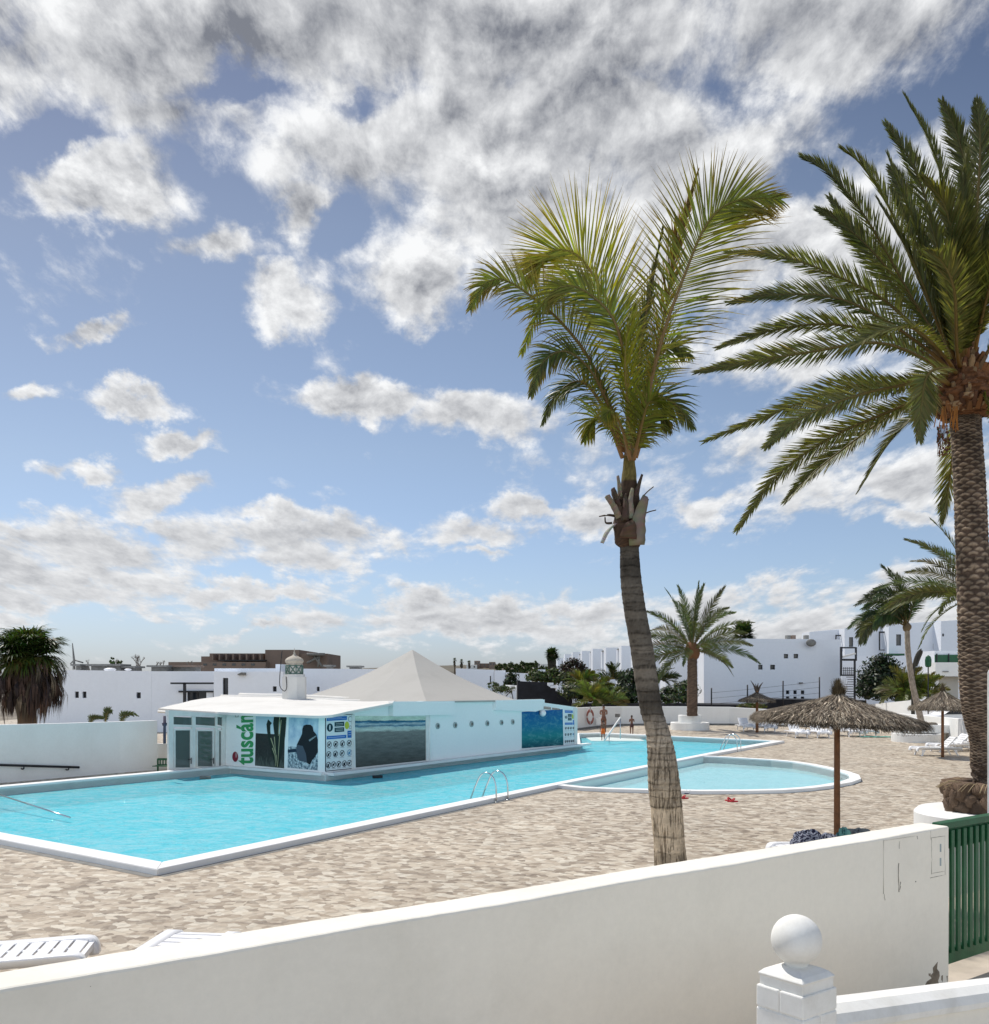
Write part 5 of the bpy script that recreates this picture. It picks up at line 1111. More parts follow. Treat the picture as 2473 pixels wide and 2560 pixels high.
mb = MB(); hd = [(2414, 1045, 38), (2414, 1035, 52), (2414, 1005, 66), (2414, 975, 66), (2412, 945, 52), (2408, 905, 38), (2404, 860, 24), (2400, 820, 8)]
cv = spline([P(x, y, YP) for x, y, w in hd], 50); wv_ = spline([Vector((w/F*YP, 0, 0)) for x, y, w in hd], 50); n = 60; vs = []; cs = []
for i in range(50):
    for j in range(n):
        a = 2*pi*j/n; q = (i//4+j//5) % 2; r_ = wv_[i].x*(1+.12*q+rng.uniform(-.05, .05)); vs.append(cv[i]+Vector((cos(a)*r_, sin(a)*r_, 0))); k_ = rng.uniform(.6, 1.3)
        cs.append((.16*k_, .070*k_, .030*k_) if not (q and 5 < i < 16 and rng.random() < .35) else (.42, .30, .18))
mb.add(vs, [(i*n+j, i*n+(j+1) % n, (i+1)*n+(j+1) % n, (i+1)*n+j) for i in range(49) for j in range(n)], col=cs)
for i in range(150):     # cut leaf bases round the head
    a = rng.uniform(0, 2*pi); h_ = rng.uniform(0, 1); c = lerp(P(2414, 1040, YP), P(2410, 900, YP), h_); r0 = lerp(.34, .2, h_); d = Vector((cos(a), sin(a), 0)); l_ = rng.uniform(.10, .22)
    q = c+d*r0; e_ = q+d*l_*.7+Vector((0, 0, l_*.9)); k_ = rng.uniform(.5, 1.2); mb.tube([q, lerp(q, e_, .6), e_], [.055, .045, .028], 5, smooth=False, col=rng.choice([(.20*k_, .09*k_, .035*k_), (.12*k_, .055*k_, .03*k_), (.30*k_, .20*k_, .11*k_)]))
hd_o = mb.build('crown_base', M['bark'], pb, recalc=False)
mb = MB()
for i in range(16):
    x = rng.uniform(1095, 1185); q = zc2(x, 1390, -.35); q2 = zc2(x+rng.uniform(-18, 18), rng.uniform(1470, 1500), -.4); mb.tube([q, q2], .007, 4, col=(.42, .17, .04))
for i in range(70):
    x = rng.uniform(1095, 1150); y = rng.uniform(1480, 1600); q = zc2(x, y, rng.uniform(-.6, -.2)); mb.sphere(q, .014, 6, (1, 1, 1.5), col=hz((.10, .05, .03), rng, .5))
for i in range(14):
    x = rng.uniform(1100, 1145); mb.tube(spline([zc2(x, 1470, -.3), zc2(x+rng.uniform(-15, 10), 1530, -.4), zc2(x+rng.uniform(-25, 10), rng.uniform(1550, 1605), -.4)], 6), .004, 3, col=(.2, .1, .05))
mb.build('fruit_stalks', M['bark'], pb, recalc=False)
D1, D2, D3 = (.175, .175, .050), (.115, .125, .038), (.20, .20, .065)
PF = [([(1180, 1250), (1130, 1150), (1000, 950), (800, 600), (640, 400), (525, 330)], .4, 0, D2, 65), ([(1180, 1240), (1140, 1130), (1020, 850), (900, 560), (780, 370), (695, 295)], -.3, -.4, D1, 60), ([(1180, 1250), (1130, 1150), (960, 900), (820, 730), (700, 620), (590, 555)], .8, .9, D2, 70),
 ([(1190, 1230), (1160, 1100), (1100, 700), (1000, 380), (880, 190)], .5, .6, D2, 60), ([(1200, 1230), (1180, 1100), (1160, 600), (1080, 300), (960, 70)], 0, 0, D2, 50), ([(1210, 1230), (1200, 1100), (1230, 500), (1190, 260), (1120, 95)], .5, .8, D2, 45), ([(1220, 1230), (1220, 1100), (1270, 500), (1280, 250), (1265, 95)], -.2, -.3, D2, 50), ([(1230, 1230), (1240, 1100), (1330, 500), (1350, 250), (1320, 170)], .3, .3, D2, 50),
 ([(1170, 1260), (1100, 1170), (900, 960), (700, 850), (450, 755), (200, 735)], .6, .8, D1, 75), ([(1160, 1260), (1080, 1170), (850, 1010), (650, 925), (420, 915), (215, 950)], -.2, -.4, D2, 70), ([(1160, 1270), (1080, 1190), (850, 1080), (620, 1040), (380, 1070), (165, 1140)], .5, .6, D1, 65), ([(1160, 1280), (1080, 1210), (850, 1120), (550, 1160), (300, 1200), (75, 1245)], -.5, -1.0, D1, 70),
 ([(1160, 1300), (1100, 1265), (900, 1300), (700, 1310), (450, 1400), (105, 1540)], 0, -.4, D1, 70), ([(1160, 1310), (1100, 1280), (850, 1320), (650, 1380), (480, 1460), (370, 1560)], -.8, -1.6, D3, 60), ([(1160, 1340), (1100, 1330), (900, 1410), (650, 1520), (420, 1680), (245, 1915)], .2, .0, D1, 65), ([(1160, 1340), (1100, 1330), (880, 1440), (700, 1570), (560, 1680), (450, 1795)], .9, 1.2, D1, 60),
 ([(1170, 1350), (1120, 1340), (980, 1450), (880, 1560), (765, 1745)], 1.2, 1.6, D2, 55), ([(1190, 1260), (1150, 1230), (1060, 1250), (1030, 1380), (1020, 1530)], -1.0, -1.8, D3, 35), ([(1200, 1240), (1180, 1150), (1170, 900), (1120, 780), (1060, 730)], -1.2, -2.2, D3, 20), ([(1180, 1260), (1130, 1180), (1000, 1060), (860, 1070), (740, 1130)], -1.2, -2.2, D3, 35),
 ([(1200, 1330), (1175, 1480), (1150, 1700), (1120, 1880)], 1.6, 2.0, D1, 40), ([(1220, 1240), (1210, 1050), (1180, 760), (1130, 540), (1040, 420)], -.9, -1.6, D1, 30), ([(1210, 1230), (1150, 1000), (1060, 700), (960, 480), (900, 370)], .9, 1.6, D2, 60), ([(1230, 1240), (1260, 1000), (1310, 800), (1420, 600)], 0, 0, D2, 60),
 ([(1250, 1260), (1350, 1100), (1500, 900), (1700, 850)], .3, .5, D1, 60), ([(1250, 1280), (1400, 1180), (1600, 1200), (1850, 1350)], .2, .2, D1, 60), ([(1250, 1300), (1380, 1300), (1550, 1450), (1680, 1750)], .2, .2, D1, 60), ([(1240, 1310), (1300, 1350), (1340, 1500), (1330, 1700)], -.6, -1, D1, 45), ([(1230, 1250), (1300, 900), (1450, 500), (1600, 350)], .6, .9, D1, 60), ([(1190, 1250), (1120, 1120), (930, 900), (760, 680), (640, 500)], 1.4, 2.0, D2, 60), ([(1230, 1230), (1240, 900), (1220, 600), (1200, 380)], 1.0, 1.5, D2, 55), ([(1240, 1250), (1290, 1000), (1360, 720), (1400, 420)], -1.0, -1.5, D1, 45)]
pf = lambda s_: min(1, .25+s_*2.6)*min(1, .30+(1-s_)*1.7)
rx_ = random.Random(77)
for i in range(12):
    tx = rx_.uniform(780, 1330); ty = rx_.uniform(180, 560)+abs(tx-1200)*.35; dd = rx_.uniform(-1.8, 1.8)
    PF.append(([(1205, 1240), (lerp(1205, tx, .25), 1080), (lerp(1205, tx, .55), lerp(1080, ty, .5)), (tx, ty)], dd*.4, dd, rx_.choice([D1, D2, D2]), rx_.uniform(30, 80)))
for pts, d0, d1, c, roll in PF:
    k_ = len(pts); q = [zc2(x, y, d0*min(1, i/2)+(d1-d0)*i/(k_-1)) for i, (x, y) in enumerate(pts)]
    mb = MB(); frond(mb, q, .43, 190, c, (.10, .10, .035), rng, roll=roll, ang=38, droop=.06, wid=.0145, vee=.30, start=.22, rach=.035, prof=pf, rcol=(.27, .155, .055), segs=2, jit=.16)
    mb.build('frond', M['leaf'], pb, recalc=False)

# smaller palms further off
def pinnate_palm(name, label, base, head, fr, Lf, c, tip, rng, tw=(.25, .2), nl=60, wid=.03, fl=.5, bark=(.16, .10, .06), path=None, droop=.1, roll=(20, 80), vee=.3, cat='palm tree', headcol=(.20, .09, .035), rach=.03):
    """fr: list of (azimuth, elevation at base, length, curl)"""
    r = thing(name, label, cat, base); mb = MB(); n = 16
    pp = spline(path or [base, lerp(Vector(base), Vector(head), .5), head], 60); vs = []; cs = []
    for i, q in enumerate(pp):
        for j in range(n):
            a = 2*pi*j/n; k_ = 1 if (i+j) % 2 else .88; rr = lerp(tw[0], tw[1], i/59)*(1+.05*((i % 3)/2))*rng.uniform(.94, 1.05); vs.append(q+Vector((cos(a)*rr, sin(a)*rr, 0))); g_ = rng.uniform(.6, 1.2)*k_; cs.append(tuple(x*g_ for x in bark))
    mb.add(vs, [(i*n+j, i*n+(j+1) % n, (i+1)*n+(j+1) % n, (i+1)*n+j) for i in range(59) for j in range(n)], col=cs, smooth=True)
    mb.sphere(Vector(head)+Vector((0, 0, tw[1]*.3)), tw[1]*1.7, 14, (1, 1, 1.2), .12, rng, col=headcol)
    mb.build('trunk', M['bark'], r)
    mb = MB()
    for az, el, ln, curl in fr:
        d = Vector((cos(az), sin(az), 0)); q = Vector(head)+Vector((0, 0, tw[1]*.5)); pts = [q.copy()]; e = el
        for s_ in range(5): q = q+(d*cos(e)+Vector((0, 0, sin(e))))*ln/5; e -= curl/5*(.6+s_*.2); pts.append(q.copy())
        frond(mb, pts, Lf, nl, hz(c, rng, .2), tip, rng, roll=rng.uniform(*roll), ang=42, droop=droop, wid=wid, vee=vee, start=.15, rach=rach, segs=2, prof=pf, rcol=(.22, .15, .06))
    mb.build('crown', M['leaf'], r, recalc=False); return r
rng = random.Random(33)
Yq = 63.7; b0 = P(1731, 1790, Yq); hd0 = P(1731, 1632, Yq)
fr = []
for i in range(34):
    az = i*2.39996; el = radians(lerp(88, -12, (i/33)**.9)); fr.append((az, el, rng.uniform(4.0, 4.7)*(1 if el > 0 else .9), radians(rng.uniform(45, 70)) if el < 1.2 else radians(25)))
pinnate_palm('date_palm', 'round headed date palm in the white two tier planter beyond the pool', b0, hd0, fr, .62, (.095, .118, .055), (.09, .10, .05), rng, tw=(.34, .30), nl=70, wid=.028, bark=(.13, .085, .06), headcol=(.16, .075, .035))
# windblown coconut palm far right
b1 = P(2262+43, 1812, 52); pth_ = [P(2306, 1812, 52), P(2292, 1755, 52), P(2280, 1700, 52), P(2271, 1630, 52), P(2268, 1570, 52)]
fr = []
for i in range(15):
    az = pi+rng.uniform(-.9, .9); fr.append((az, radians(rng.uniform(20, 85)), rng.uniform(2.6, 3.6), radians(rng.uniform(90, 135))))
fr += [(pi*.5, radians(80), 3.3, .8), (0, radians(75), 2.6, .6), (-.3, radians(80), 2.2, .9), (pi, radians(84), 3.6, .9), (pi*1.2, radians(80), 3.4, 1.0)]
pinnate_palm('coconut_palm', 'small windblown coconut palm with pale slanting trunk in front of the far right houses', b1, pth_[-1], fr, .75, (.075, .11, .045), (.10, .10, .06), rng, tw=(.17, .125), nl=52, wid=.035, bark=(.36, .29, .23), path=pth_, droop=.7, headcol=(.17, .12, .07), rach=.04)
fr = []
for i in range(26):
    az = pi+rng.uniform(-1.6, 1.6) if i % 4 else rng.uniform(0, 6); fr.append((az, radians(rng.uniform(-15, 70)), rng.uniform(3.8, 4.6), radians(rng.uniform(40, 75))))
hq = P(2440, 1500, 46); pinnate_palm('date_palm', 'date palm crown showing on both sides of the massive trunk at right', (hq.x, hq.y, 0), hq, fr, .55, (.12, .14, .045), (.09, .10, .05), rng, tw=(.3, .28), nl=70, wid=.026)

def fan_leaf(mb, c, d, R_, n, col, rng, droop=.3, fold=.5, wid=.03, stem=.8):
    d = Vector(d).normalized(); up_ = Vector((0, 0, 1)); s_ = d.cross(up_); s_ = s_.normalized() if s_.length > .1 else Vector((1, 0, 0)); nn = s_.cross(d)
    h = Vector(c)+d*stem; mb.tube([c, h], .022, 4, col=(.10, .11, .03), cap=False)
    for i in range(n):
        a = lerp(-1.9, 1.9, i/(n-1)); dd = (d*cos(a)+s_*sin(a)+nn*fold*(abs(sin(a))-.3)).normalized(); q = Vector(h); l_ = R_*rng.uniform(.85, 1.08)*(1-.25*abs(a)/1.9); L_, R2 = [], []; w_ = dd.cross(nn).normalized(); cc = hz(col, rng, .3)
        for k_ in range(4):
            e = k_/3; wk = wid*(.4+1.6*e if e < .5 else (1-e)*2.4+.05); L_.append(q-w_*wk); R2.append(q+w_*wk); dd = (dd+Vector((0, 0, -1))*droop*e).normalized(); q = q+dd*l_/3
        mb.add(L_+R2, [(k_, k_+1, 5+k_, 4+k_) for k_ in range(3)], col=cc)
# shaggy Washingtonia at the left
rng = random.Random(17); Yf = 37; cf = P(68, 1655, Yf); ff = thing('fan_palm', 'shaggy fan palm with dead brown skirt of hanging leaves at far left', 'palm tree', (cf.x, cf.y, 0))
mb = MB(); mb.tube([(cf.x, cf.y, 0), (cf.x, cf.y, cf.z)], [.36, .3], 14, col=(.12, .08, .05)); mb.build('trunk', M['bark'], ff)
mb = MB()
for i in range(120):
    az = rng.uniform(0, 2*pi); el = rng.uniform(-.35, 1.25); d = (cos(az)*cos(el), sin(az)*cos(el), sin(el)); fan_leaf(mb, cf+Vector((0, 0, .15)), d, rng.uniform(.85, 1.15), 20, (.042, .068, .018) if el > .1 else (.08, .09, .022), rng, droop=.95, stem=rng.uniform(.4, .9), wid=.03)
mb.build('crown', M['leaf'], ff, recalc=False)
mb = MB()
for i in range(420):
    az = rng.uniform(0, 2*pi); zt_ = cf.z+rng.uniform(-1.3, .1); r0 = rng.uniform(.35, 1.2)*(1 if zt_ > cf.z-1 else .85); q = Vector((cf.x+cos(az)*r0, cf.y+sin(az)*r0, zt_)); ln = rng.uniform(.5, 1.25)
    k_ = rng.uniform(.45, 1.4); c = rng.choice([(.075*k_, .04*k_, .026*k_), (.055*k_, .032*k_, .024*k_), (.15*k_, .115*k_, .08*k_), (.06*k_, .04*k_, .04*k_)])
    for s_ in range(7):
        a2 = az+rng.uniform(-.5, .5); e_ = q+Vector((cos(a2)*rng.uniform(0, .25), sin(a2)*rng.uniform(0, .25), -ln*rng.uniform(.7, 1.1))); m_ = lerp(q, e_, .5)+Vector((cos(a2), sin(a2), .3))*.12; w_ = Vector((-sin(a2), cos(a2), 0))*rng.uniform(.012, .035)
        mb.add([q-w_*.5, q+w_*.5, m_-w_, m_+w_, e_], [(0, 1, 3, 2), (2, 3, 4)], col=c)
mb.build('dead_skirt', M['leafdry'], ff, recalc=False)
def wash(name, label, px, py, Y, R_, n=40, group=None, trunkw=.2, skirt=True):
    c = P(px, py, Y); r = thing(name, label, 'palm tree', (c.x, Y, 0), group=group); mb = MB(); mb.tube([(c.x, Y, 0), c], trunkw*1.2, 8, col=(.08, .06, .04)); mb.build('trunk', M['bark'], r); mb = MB()
    for i in range(n):
        az = rng.uniform(0, 2*pi); el = rng.uniform(-.6, 1.4); fan_leaf(mb, c, (cos(az)*cos(el), sin(az)*cos(el), sin(el)), R_*.6, 9, (.035, .055, .02), rng, wid=R_*.06, stem=R_*.45)
    if skirt:
        for i in range(n*2):
            az = rng.uniform(0, 2*pi); rr = rng.uniform(.1, .5)*R_; q = c+Vector((cos(az)*rr, sin(az)*rr, rng.uniform(-1.6, -.1)*R_)); mb.add([q+Vector((-.12*R_, 0, 0)), q+Vector((.12*R_, 0, 0)), q+Vector((0, 0, -.8*R_))], [(0, 1, 2)], col=(.04, .035, .02))
    mb.build('crown', M['leaf'], r, recalc=False); return r
wash('fan_palm', 'lone dark fan palm left of the stepped white terrace', 1381, 1639, 118, 1.15, 60)
wash('fan_palm', 'low fan palm rising above the roof behind the date palm', 1860, 1590, 100, 1.7, 60, skirt=False)
for i, (px, py, lb) in enumerate([(1137, 1651, 'first tiny palm on the skyline right of the pyramid roof'), (1154, 1654, 'second tiny palm on the skyline, middle of three'), (1173, 1656, 'third tiny palm on the skyline by the brown blocks')]): wash('fan_palm', lb, px, py, 330, 1.0, 14, 'tiny palms on the skyline')

def bush(name, label, blobs, n, leaf, cols, rng, cat='shrub', group=None, stems=True, mt=None):
    """blobs: centres and radii in metres; leaf-sized faces through the volume"""
    c0 = blobs[0][0]; r = thing(name, label, cat, (c0.x, c0.y, 0), group=group); mb = MB(); tot = sum(b_[1]*b_[2] for b_ in blobs)
    for (c, rx, rz_, ry) in [(b_[0], b_[1], b_[2], b_[3] if len(b_) > 3 else b_[1]*.8) for b_ in blobs]:
        m_ = int(n*rx*rz_/tot); cl = [(rng.uniform(0, 2*pi), rng.uniform(-.5, 1.5), rng.uniform(.6, 1.05)) for _ in range(max(6, m_//25))]
        for i in range(m_):
            az, el, rr = rng.choice(cl); az += rng.gauss(0, .22); el += rng.gauss(0, .2); rr *= rng.uniform(.7, 1.05)
            d = Vector((cos(az)*cos(el), sin(az)*cos(el), sin(el))); q = c+Vector((d.x*rx, d.y*ry, d.z*rz_))*rr
            a = Vector((rng.gauss(0, 1), rng.gauss(0, 1), rng.gauss(0, 1))).normalized(); b_ = a.cross(d+Vector((.1, 0, .2))).normalized(); s_ = leaf*rng.uniform(.6, 1.4)
            mb.add([q-a*s_, q-b_*s_*.45, q+a*s_, q+b_*s_*.45], [(0, 1, 2, 3)], col=hz(rng.choice(cols), rng, .3))
    mb.build('foliage', mt or M['foliage'], r, recalc=False); mb = MB()
    for c, rx, rz_, *_ in blobs:
        for k_ in range(5): mb.tube([Vector((c.x+rng.uniform(-.3, .3)*rx, c.y, 0)), lerp(Vector((c.x, c.y, 0)), c, .7), c+Vector((rng.uniform(-.6, .6)*rx, rng.uniform(-.3, .3), rng.uniform(0, .6)*rz_))], [.06*leaf*4, .05*leaf*4, .01], 5, col=(.07, .05, .035))
    mb.build('stem', M['bark'], r, recalc=False); return r
rng = random.Random(41); dkg = [(.022, .036, .016), (.035, .055, .02), (.014, .025, .012)]; mdg = [(.06, .085, .026), (.09, .12, .03), (.035, .055, .02)]; ylg = [(.10, .12, .03), (.07, .09, .025), (.13, .13, .05)]
bush('shrub', 'big dark rounded cactus-like shrub left of the slanting small palm', [(P(2205, 1702, 74), 1.9, 1.95, 1.5), (P(2240, 1715, 74), 1.0, 1.5, 1.2), (P(2165, 1722, 74), .9, 1.2, 1), (P(2205, 1735, 73.5), 1.9, .9, 1)], 9000, .13, dkg, rng)
def spiky(name, label, px, py, Y, R_, n, col, rng, cat='plant', group=None):
    c = P(px, py, Y); r = thing(name, label, cat, (c.x, Y, max(0, c.z-R_*.3)), group=group); mb = MB()
    fr = [(rng.uniform(0, 2*pi), rng.uniform(-.1, 1.4)) for _ in range(n)]
    for az, el in fr:
        d = Vector((cos(az), sin(az), 0)); q = Vector(c); pts = [q.copy()]; e = el
        for s_ in range(3): q = q+(d*cos(e)+Vector((0, 0, sin(e))))*R_*rng.uniform(.85, 1.1)/3; e -= .35; pts.append(q.copy())
        frond(mb, pts, R_*.32, 22, hz(col, rng, .3), (.12, .12, .05), rng, roll=rng.uniform(0, 90), ang=40, droop=.2, wid=R_*.022, vee=.3, rach=R_*.015, segs=2, start=.1)
    mb.build('leaves', M['leaf'], r, recalc=False); return r
spiky('palm_shrub', 'pale green feathery palm shrub beneath the slanting small palm', 2262, 1735, 70, 2.3, 30, (.085, .115, .035), rng); spiky('palm_shrub', 'yellow green palm shrub right of the pale feathery one', 2310, 1740, 69, 2.0, 26, (.10, .12, .03), rng)
spiky('palm_shrub', 'tall yellow green palm shrub behind the bar roof end', 1455, 1716, 84, 1.9, 34, (.16, .17, .04), rng); spiky('palm_shrub', 'spiky green palm shrub in front of the terrace behind the standing man', 1500, 1728, 83, 1.6, 26, (.11, .13, .04), rng)
spiky('palm_shrub', 'dark spiky palm between the terrace houses and the leaning trunk', 1533, 1698, 88, 1.9, 22, (.025, .045, .02), rng); spiky('palm_shrub', 'low leafy palm clump right above the man at the wall', 1475, 1752, 76, 2.0, 26, (.15, .18, .045), rng); spiky('palm_shrub', 'low pale clump above the sloping handrail', 1525, 1757, 76, 1.6, 22, (.14, .18, .07), rng)
spiky('palm_shrub', 'dark spiky plant just right of the leaning trunk above the wall', 1650, 1700, 82, 1.8, 20, (.018, .035, .018), rng)
bush('shrub', 'dark drooping tree hugging the left of the leaning coconut trunk', [(P(1580, 1722, 80), 1.5, 1.6), (P(1580, 1745, 80), 1.4, 1.0)], 3500, .14, dkg, rng)
bush('shrub', 'dense green shrub above the black lava wall steps', [(P(1345, 1695, 86), 1.5, .7), (P(1385, 1695, 86), 1.3, .9), (P(1410, 1700, 86), 1.3, .8)], 3500, .14, mdg, rng)
bush('shrub', 'dark red green shrub under the first terrace houses', [(P(1432, 1680, 90), 1.5, 1.2)], 1800, .14, [(.045, .022, .018), (.03, .035, .015)], rng)
bush('shrub', 'wide green shrub mass between the lava steps and the man', [(P(1440, 1735, 79), 1.5, .9), (P(1490, 1742, 79), 1.8, .9), (P(1550, 1745, 79), 1.6, .9)], 5000, .14, mdg+dkg, rng)
bush('shrub', 'green shrub between the leaning trunk and the planter palm', [(P(1672, 1742, 79), 1.0, .8), (P(1710, 1735, 79), 1.4, 1.1), (P(1690, 1750, 78), 1.6, .5)], 3500, .13, mdg+dkg, rng)
bush('shrub', 'small yellow green shrub behind the left thatched umbrella', [(P(1880, 1766, 75), 1.2, .28, .5)], 700, .09, ylg, rng)
bush('shrub', 'dark arched shrub in front of the distant white wall', [(P(1279, 1708, 120), 1.3, 1.4)], 900, .2, dkg, rng)
bush('shrub', 'scrubby green plants at the foot of the pyramid roof', [(P(1262, 1726, 90), 1.4, .5), (P(1235, 1716, 92), .8, .4)], 900, .1, mdg, rng)
for i, (x0, x1, y, lb) in enumerate([(1240, 1300, 1667, 'left clump of dark green trees below the far town'), (1300, 1345, 1664, 'taller clump of dark trees below the far town'), (1335, 1385, 1676, 'low hedge of trees below the pale far houses'), (1262, 1330, 1678, 'lowest row of dark trees behind the distant white wall')]):
    bush('tree_clump', lb, [(P(lerp(x0, x1, (j+.5)/4), y+rng.uniform(-2, 3), 300), (x1-x0)/F*300/6, 1.3) for j in range(4)], 1800, .35, mdg, rng, 'trees', 'tree clumps below the far town')
# fronds peeping over the left wall
for px, py, a, lb in ((222, 1806, .4, 'dark low frond tips nearest the fan palm, above the left wall'), (262, 1800, 1.2, 'broad upright palm frond above the left wall'), (300, 1803, .8, 'curved single palm frond above the left wall')):
    c = P(px, py-6, 37.5); r = thing('palm_shrub', lb, 'plant', (c.x, c.y, 0), group='palm fronds above the left wall'); mb = MB()
    for k_ in range(4): 
        dx_ = lerp(.2, .9, k_/3)*(1 if a < 1 else .4); frond(mb, [Vector((c.x, c.y, c.z-.5)), c+Vector((dx_*.2, 0, .05)), c+Vector((dx_*.5, 0, .25*a)), c+Vector((dx_*.8, 0, .12*a))], .16, 26, (.06, .085, .03), (.1, .1, .04), rng, roll=70, ang=45, wid=.016, segs=2, rach=.012)
    mb.build('leaves', M['leaf'], r, recalc=False)
# bare shrubs on the skyline at the left
def bare(name, label, px, y0, y1, Y, n, rng):
    c = P(px, y0, Y); hgt = (y0-y1)/F*Y; mb = MB()
    def br(q, d, l_, r_, dep):
        e = q+d*l_; mb.tube([q, lerp(q, e, .5)+Vector((rng.uniform(-.05, .05), 0, 0)), e], [r_, r_*.8, r_*.6], 4)
        if dep:
            for _ in range(rng.choice((2, 3))): d2 = (d+Vector((rng.uniform(-.55, .55), rng.uniform(-.3, .3), rng.uniform(-.05, .4)))).normalized(); br(e, d2, l_*rng.uniform(.6, .85), r_*.65, dep-1)
    for i in range(n): br(c+Vector((rng.uniform(-.3, .3)*n*.4, 0, -.5)), Vector((rng.uniform(-.35, .35), 0, 1)).normalized(), hgt*.36, .045, 3)
    return tag(mb.build(name, plain('dry_twig', (.16, .14, .12), .9, bmp=0) if 'twig' not in M else M['twig']), label, 'shrub', 'bare shrubs above the left roofs')
for px, y0, y1, n, lb in ((225, 1660, 1630, 1, 'faint thin bare twigs above the left roof near the aerial'), (290, 1664, 1632, 3, 'bare bushy twigs left of the tallest bare shrub'), (347, 1672, 1620, 3, 'tallest bare branching shrub above the left roof'), (395, 1662, 1634, 3, 'bare shrub over the pitched roof shelter'), (480, 1654, 1636, 2, 'small bare shrub against the brown hotel wing')):
    o = bare('bare_shrub', lb, px, y0, y1, 72, n, rng); M['twig'] = o.data.materials[0]
bush('shrub', 'small green shrub among the bare twigs on the left skyline', [(P(278, 1655, 71), .35, .3), (P(300, 1658, 71), .3, .3)], 260, .09, mdg, rng)
# tall cactus stems and closed parasol at right
mb = MB()
for a, b_, c in (((2284, 1668), (2292, 1640), (2304, 1622)), ((2290, 1665), (2300, 1640), (2306, 1626)), ((2280, 1700), (2284, 1675), (2290, 1655))): mb.tube(spline([P(*a, 60), P(*b_, 60), P(*c, 60)], 8), [.1]*6+[.08, .03], 8)
a = P(2283, 1690, 60); mb.tube([(a.x, a.y, 0), a], .12, 8); tag(mb.build('cactus', plain('cactus_dark', (.05, .045, .035), .9)), 'dark branching cactus stems beside the slanting small palm trunk', 'cactus')
c = P(2321, 1760, 62); r = thing('closed_parasol', 'closed dark green parasol on a thin pole at right', 'parasol', (c.x, c.y, 0)); mb = MB(); zt = P(0, 1638, 62).z; mb.tube([(c.x, c.y, 0), (c.x, c.y, zt)], .04, 6); mb.build('pole', M['black'], r)
mb = MB(); z0 = P(0, 1668, 62).z; mb.lathe([(.02, zt), (.15, zt-.1), (.2, zt-.3), (.19, z0+.1), (.13, z0), (.03, z0)], (c.x, c.y, 0), 10, smooth=False); mb.build('canopy', M['green'], r)

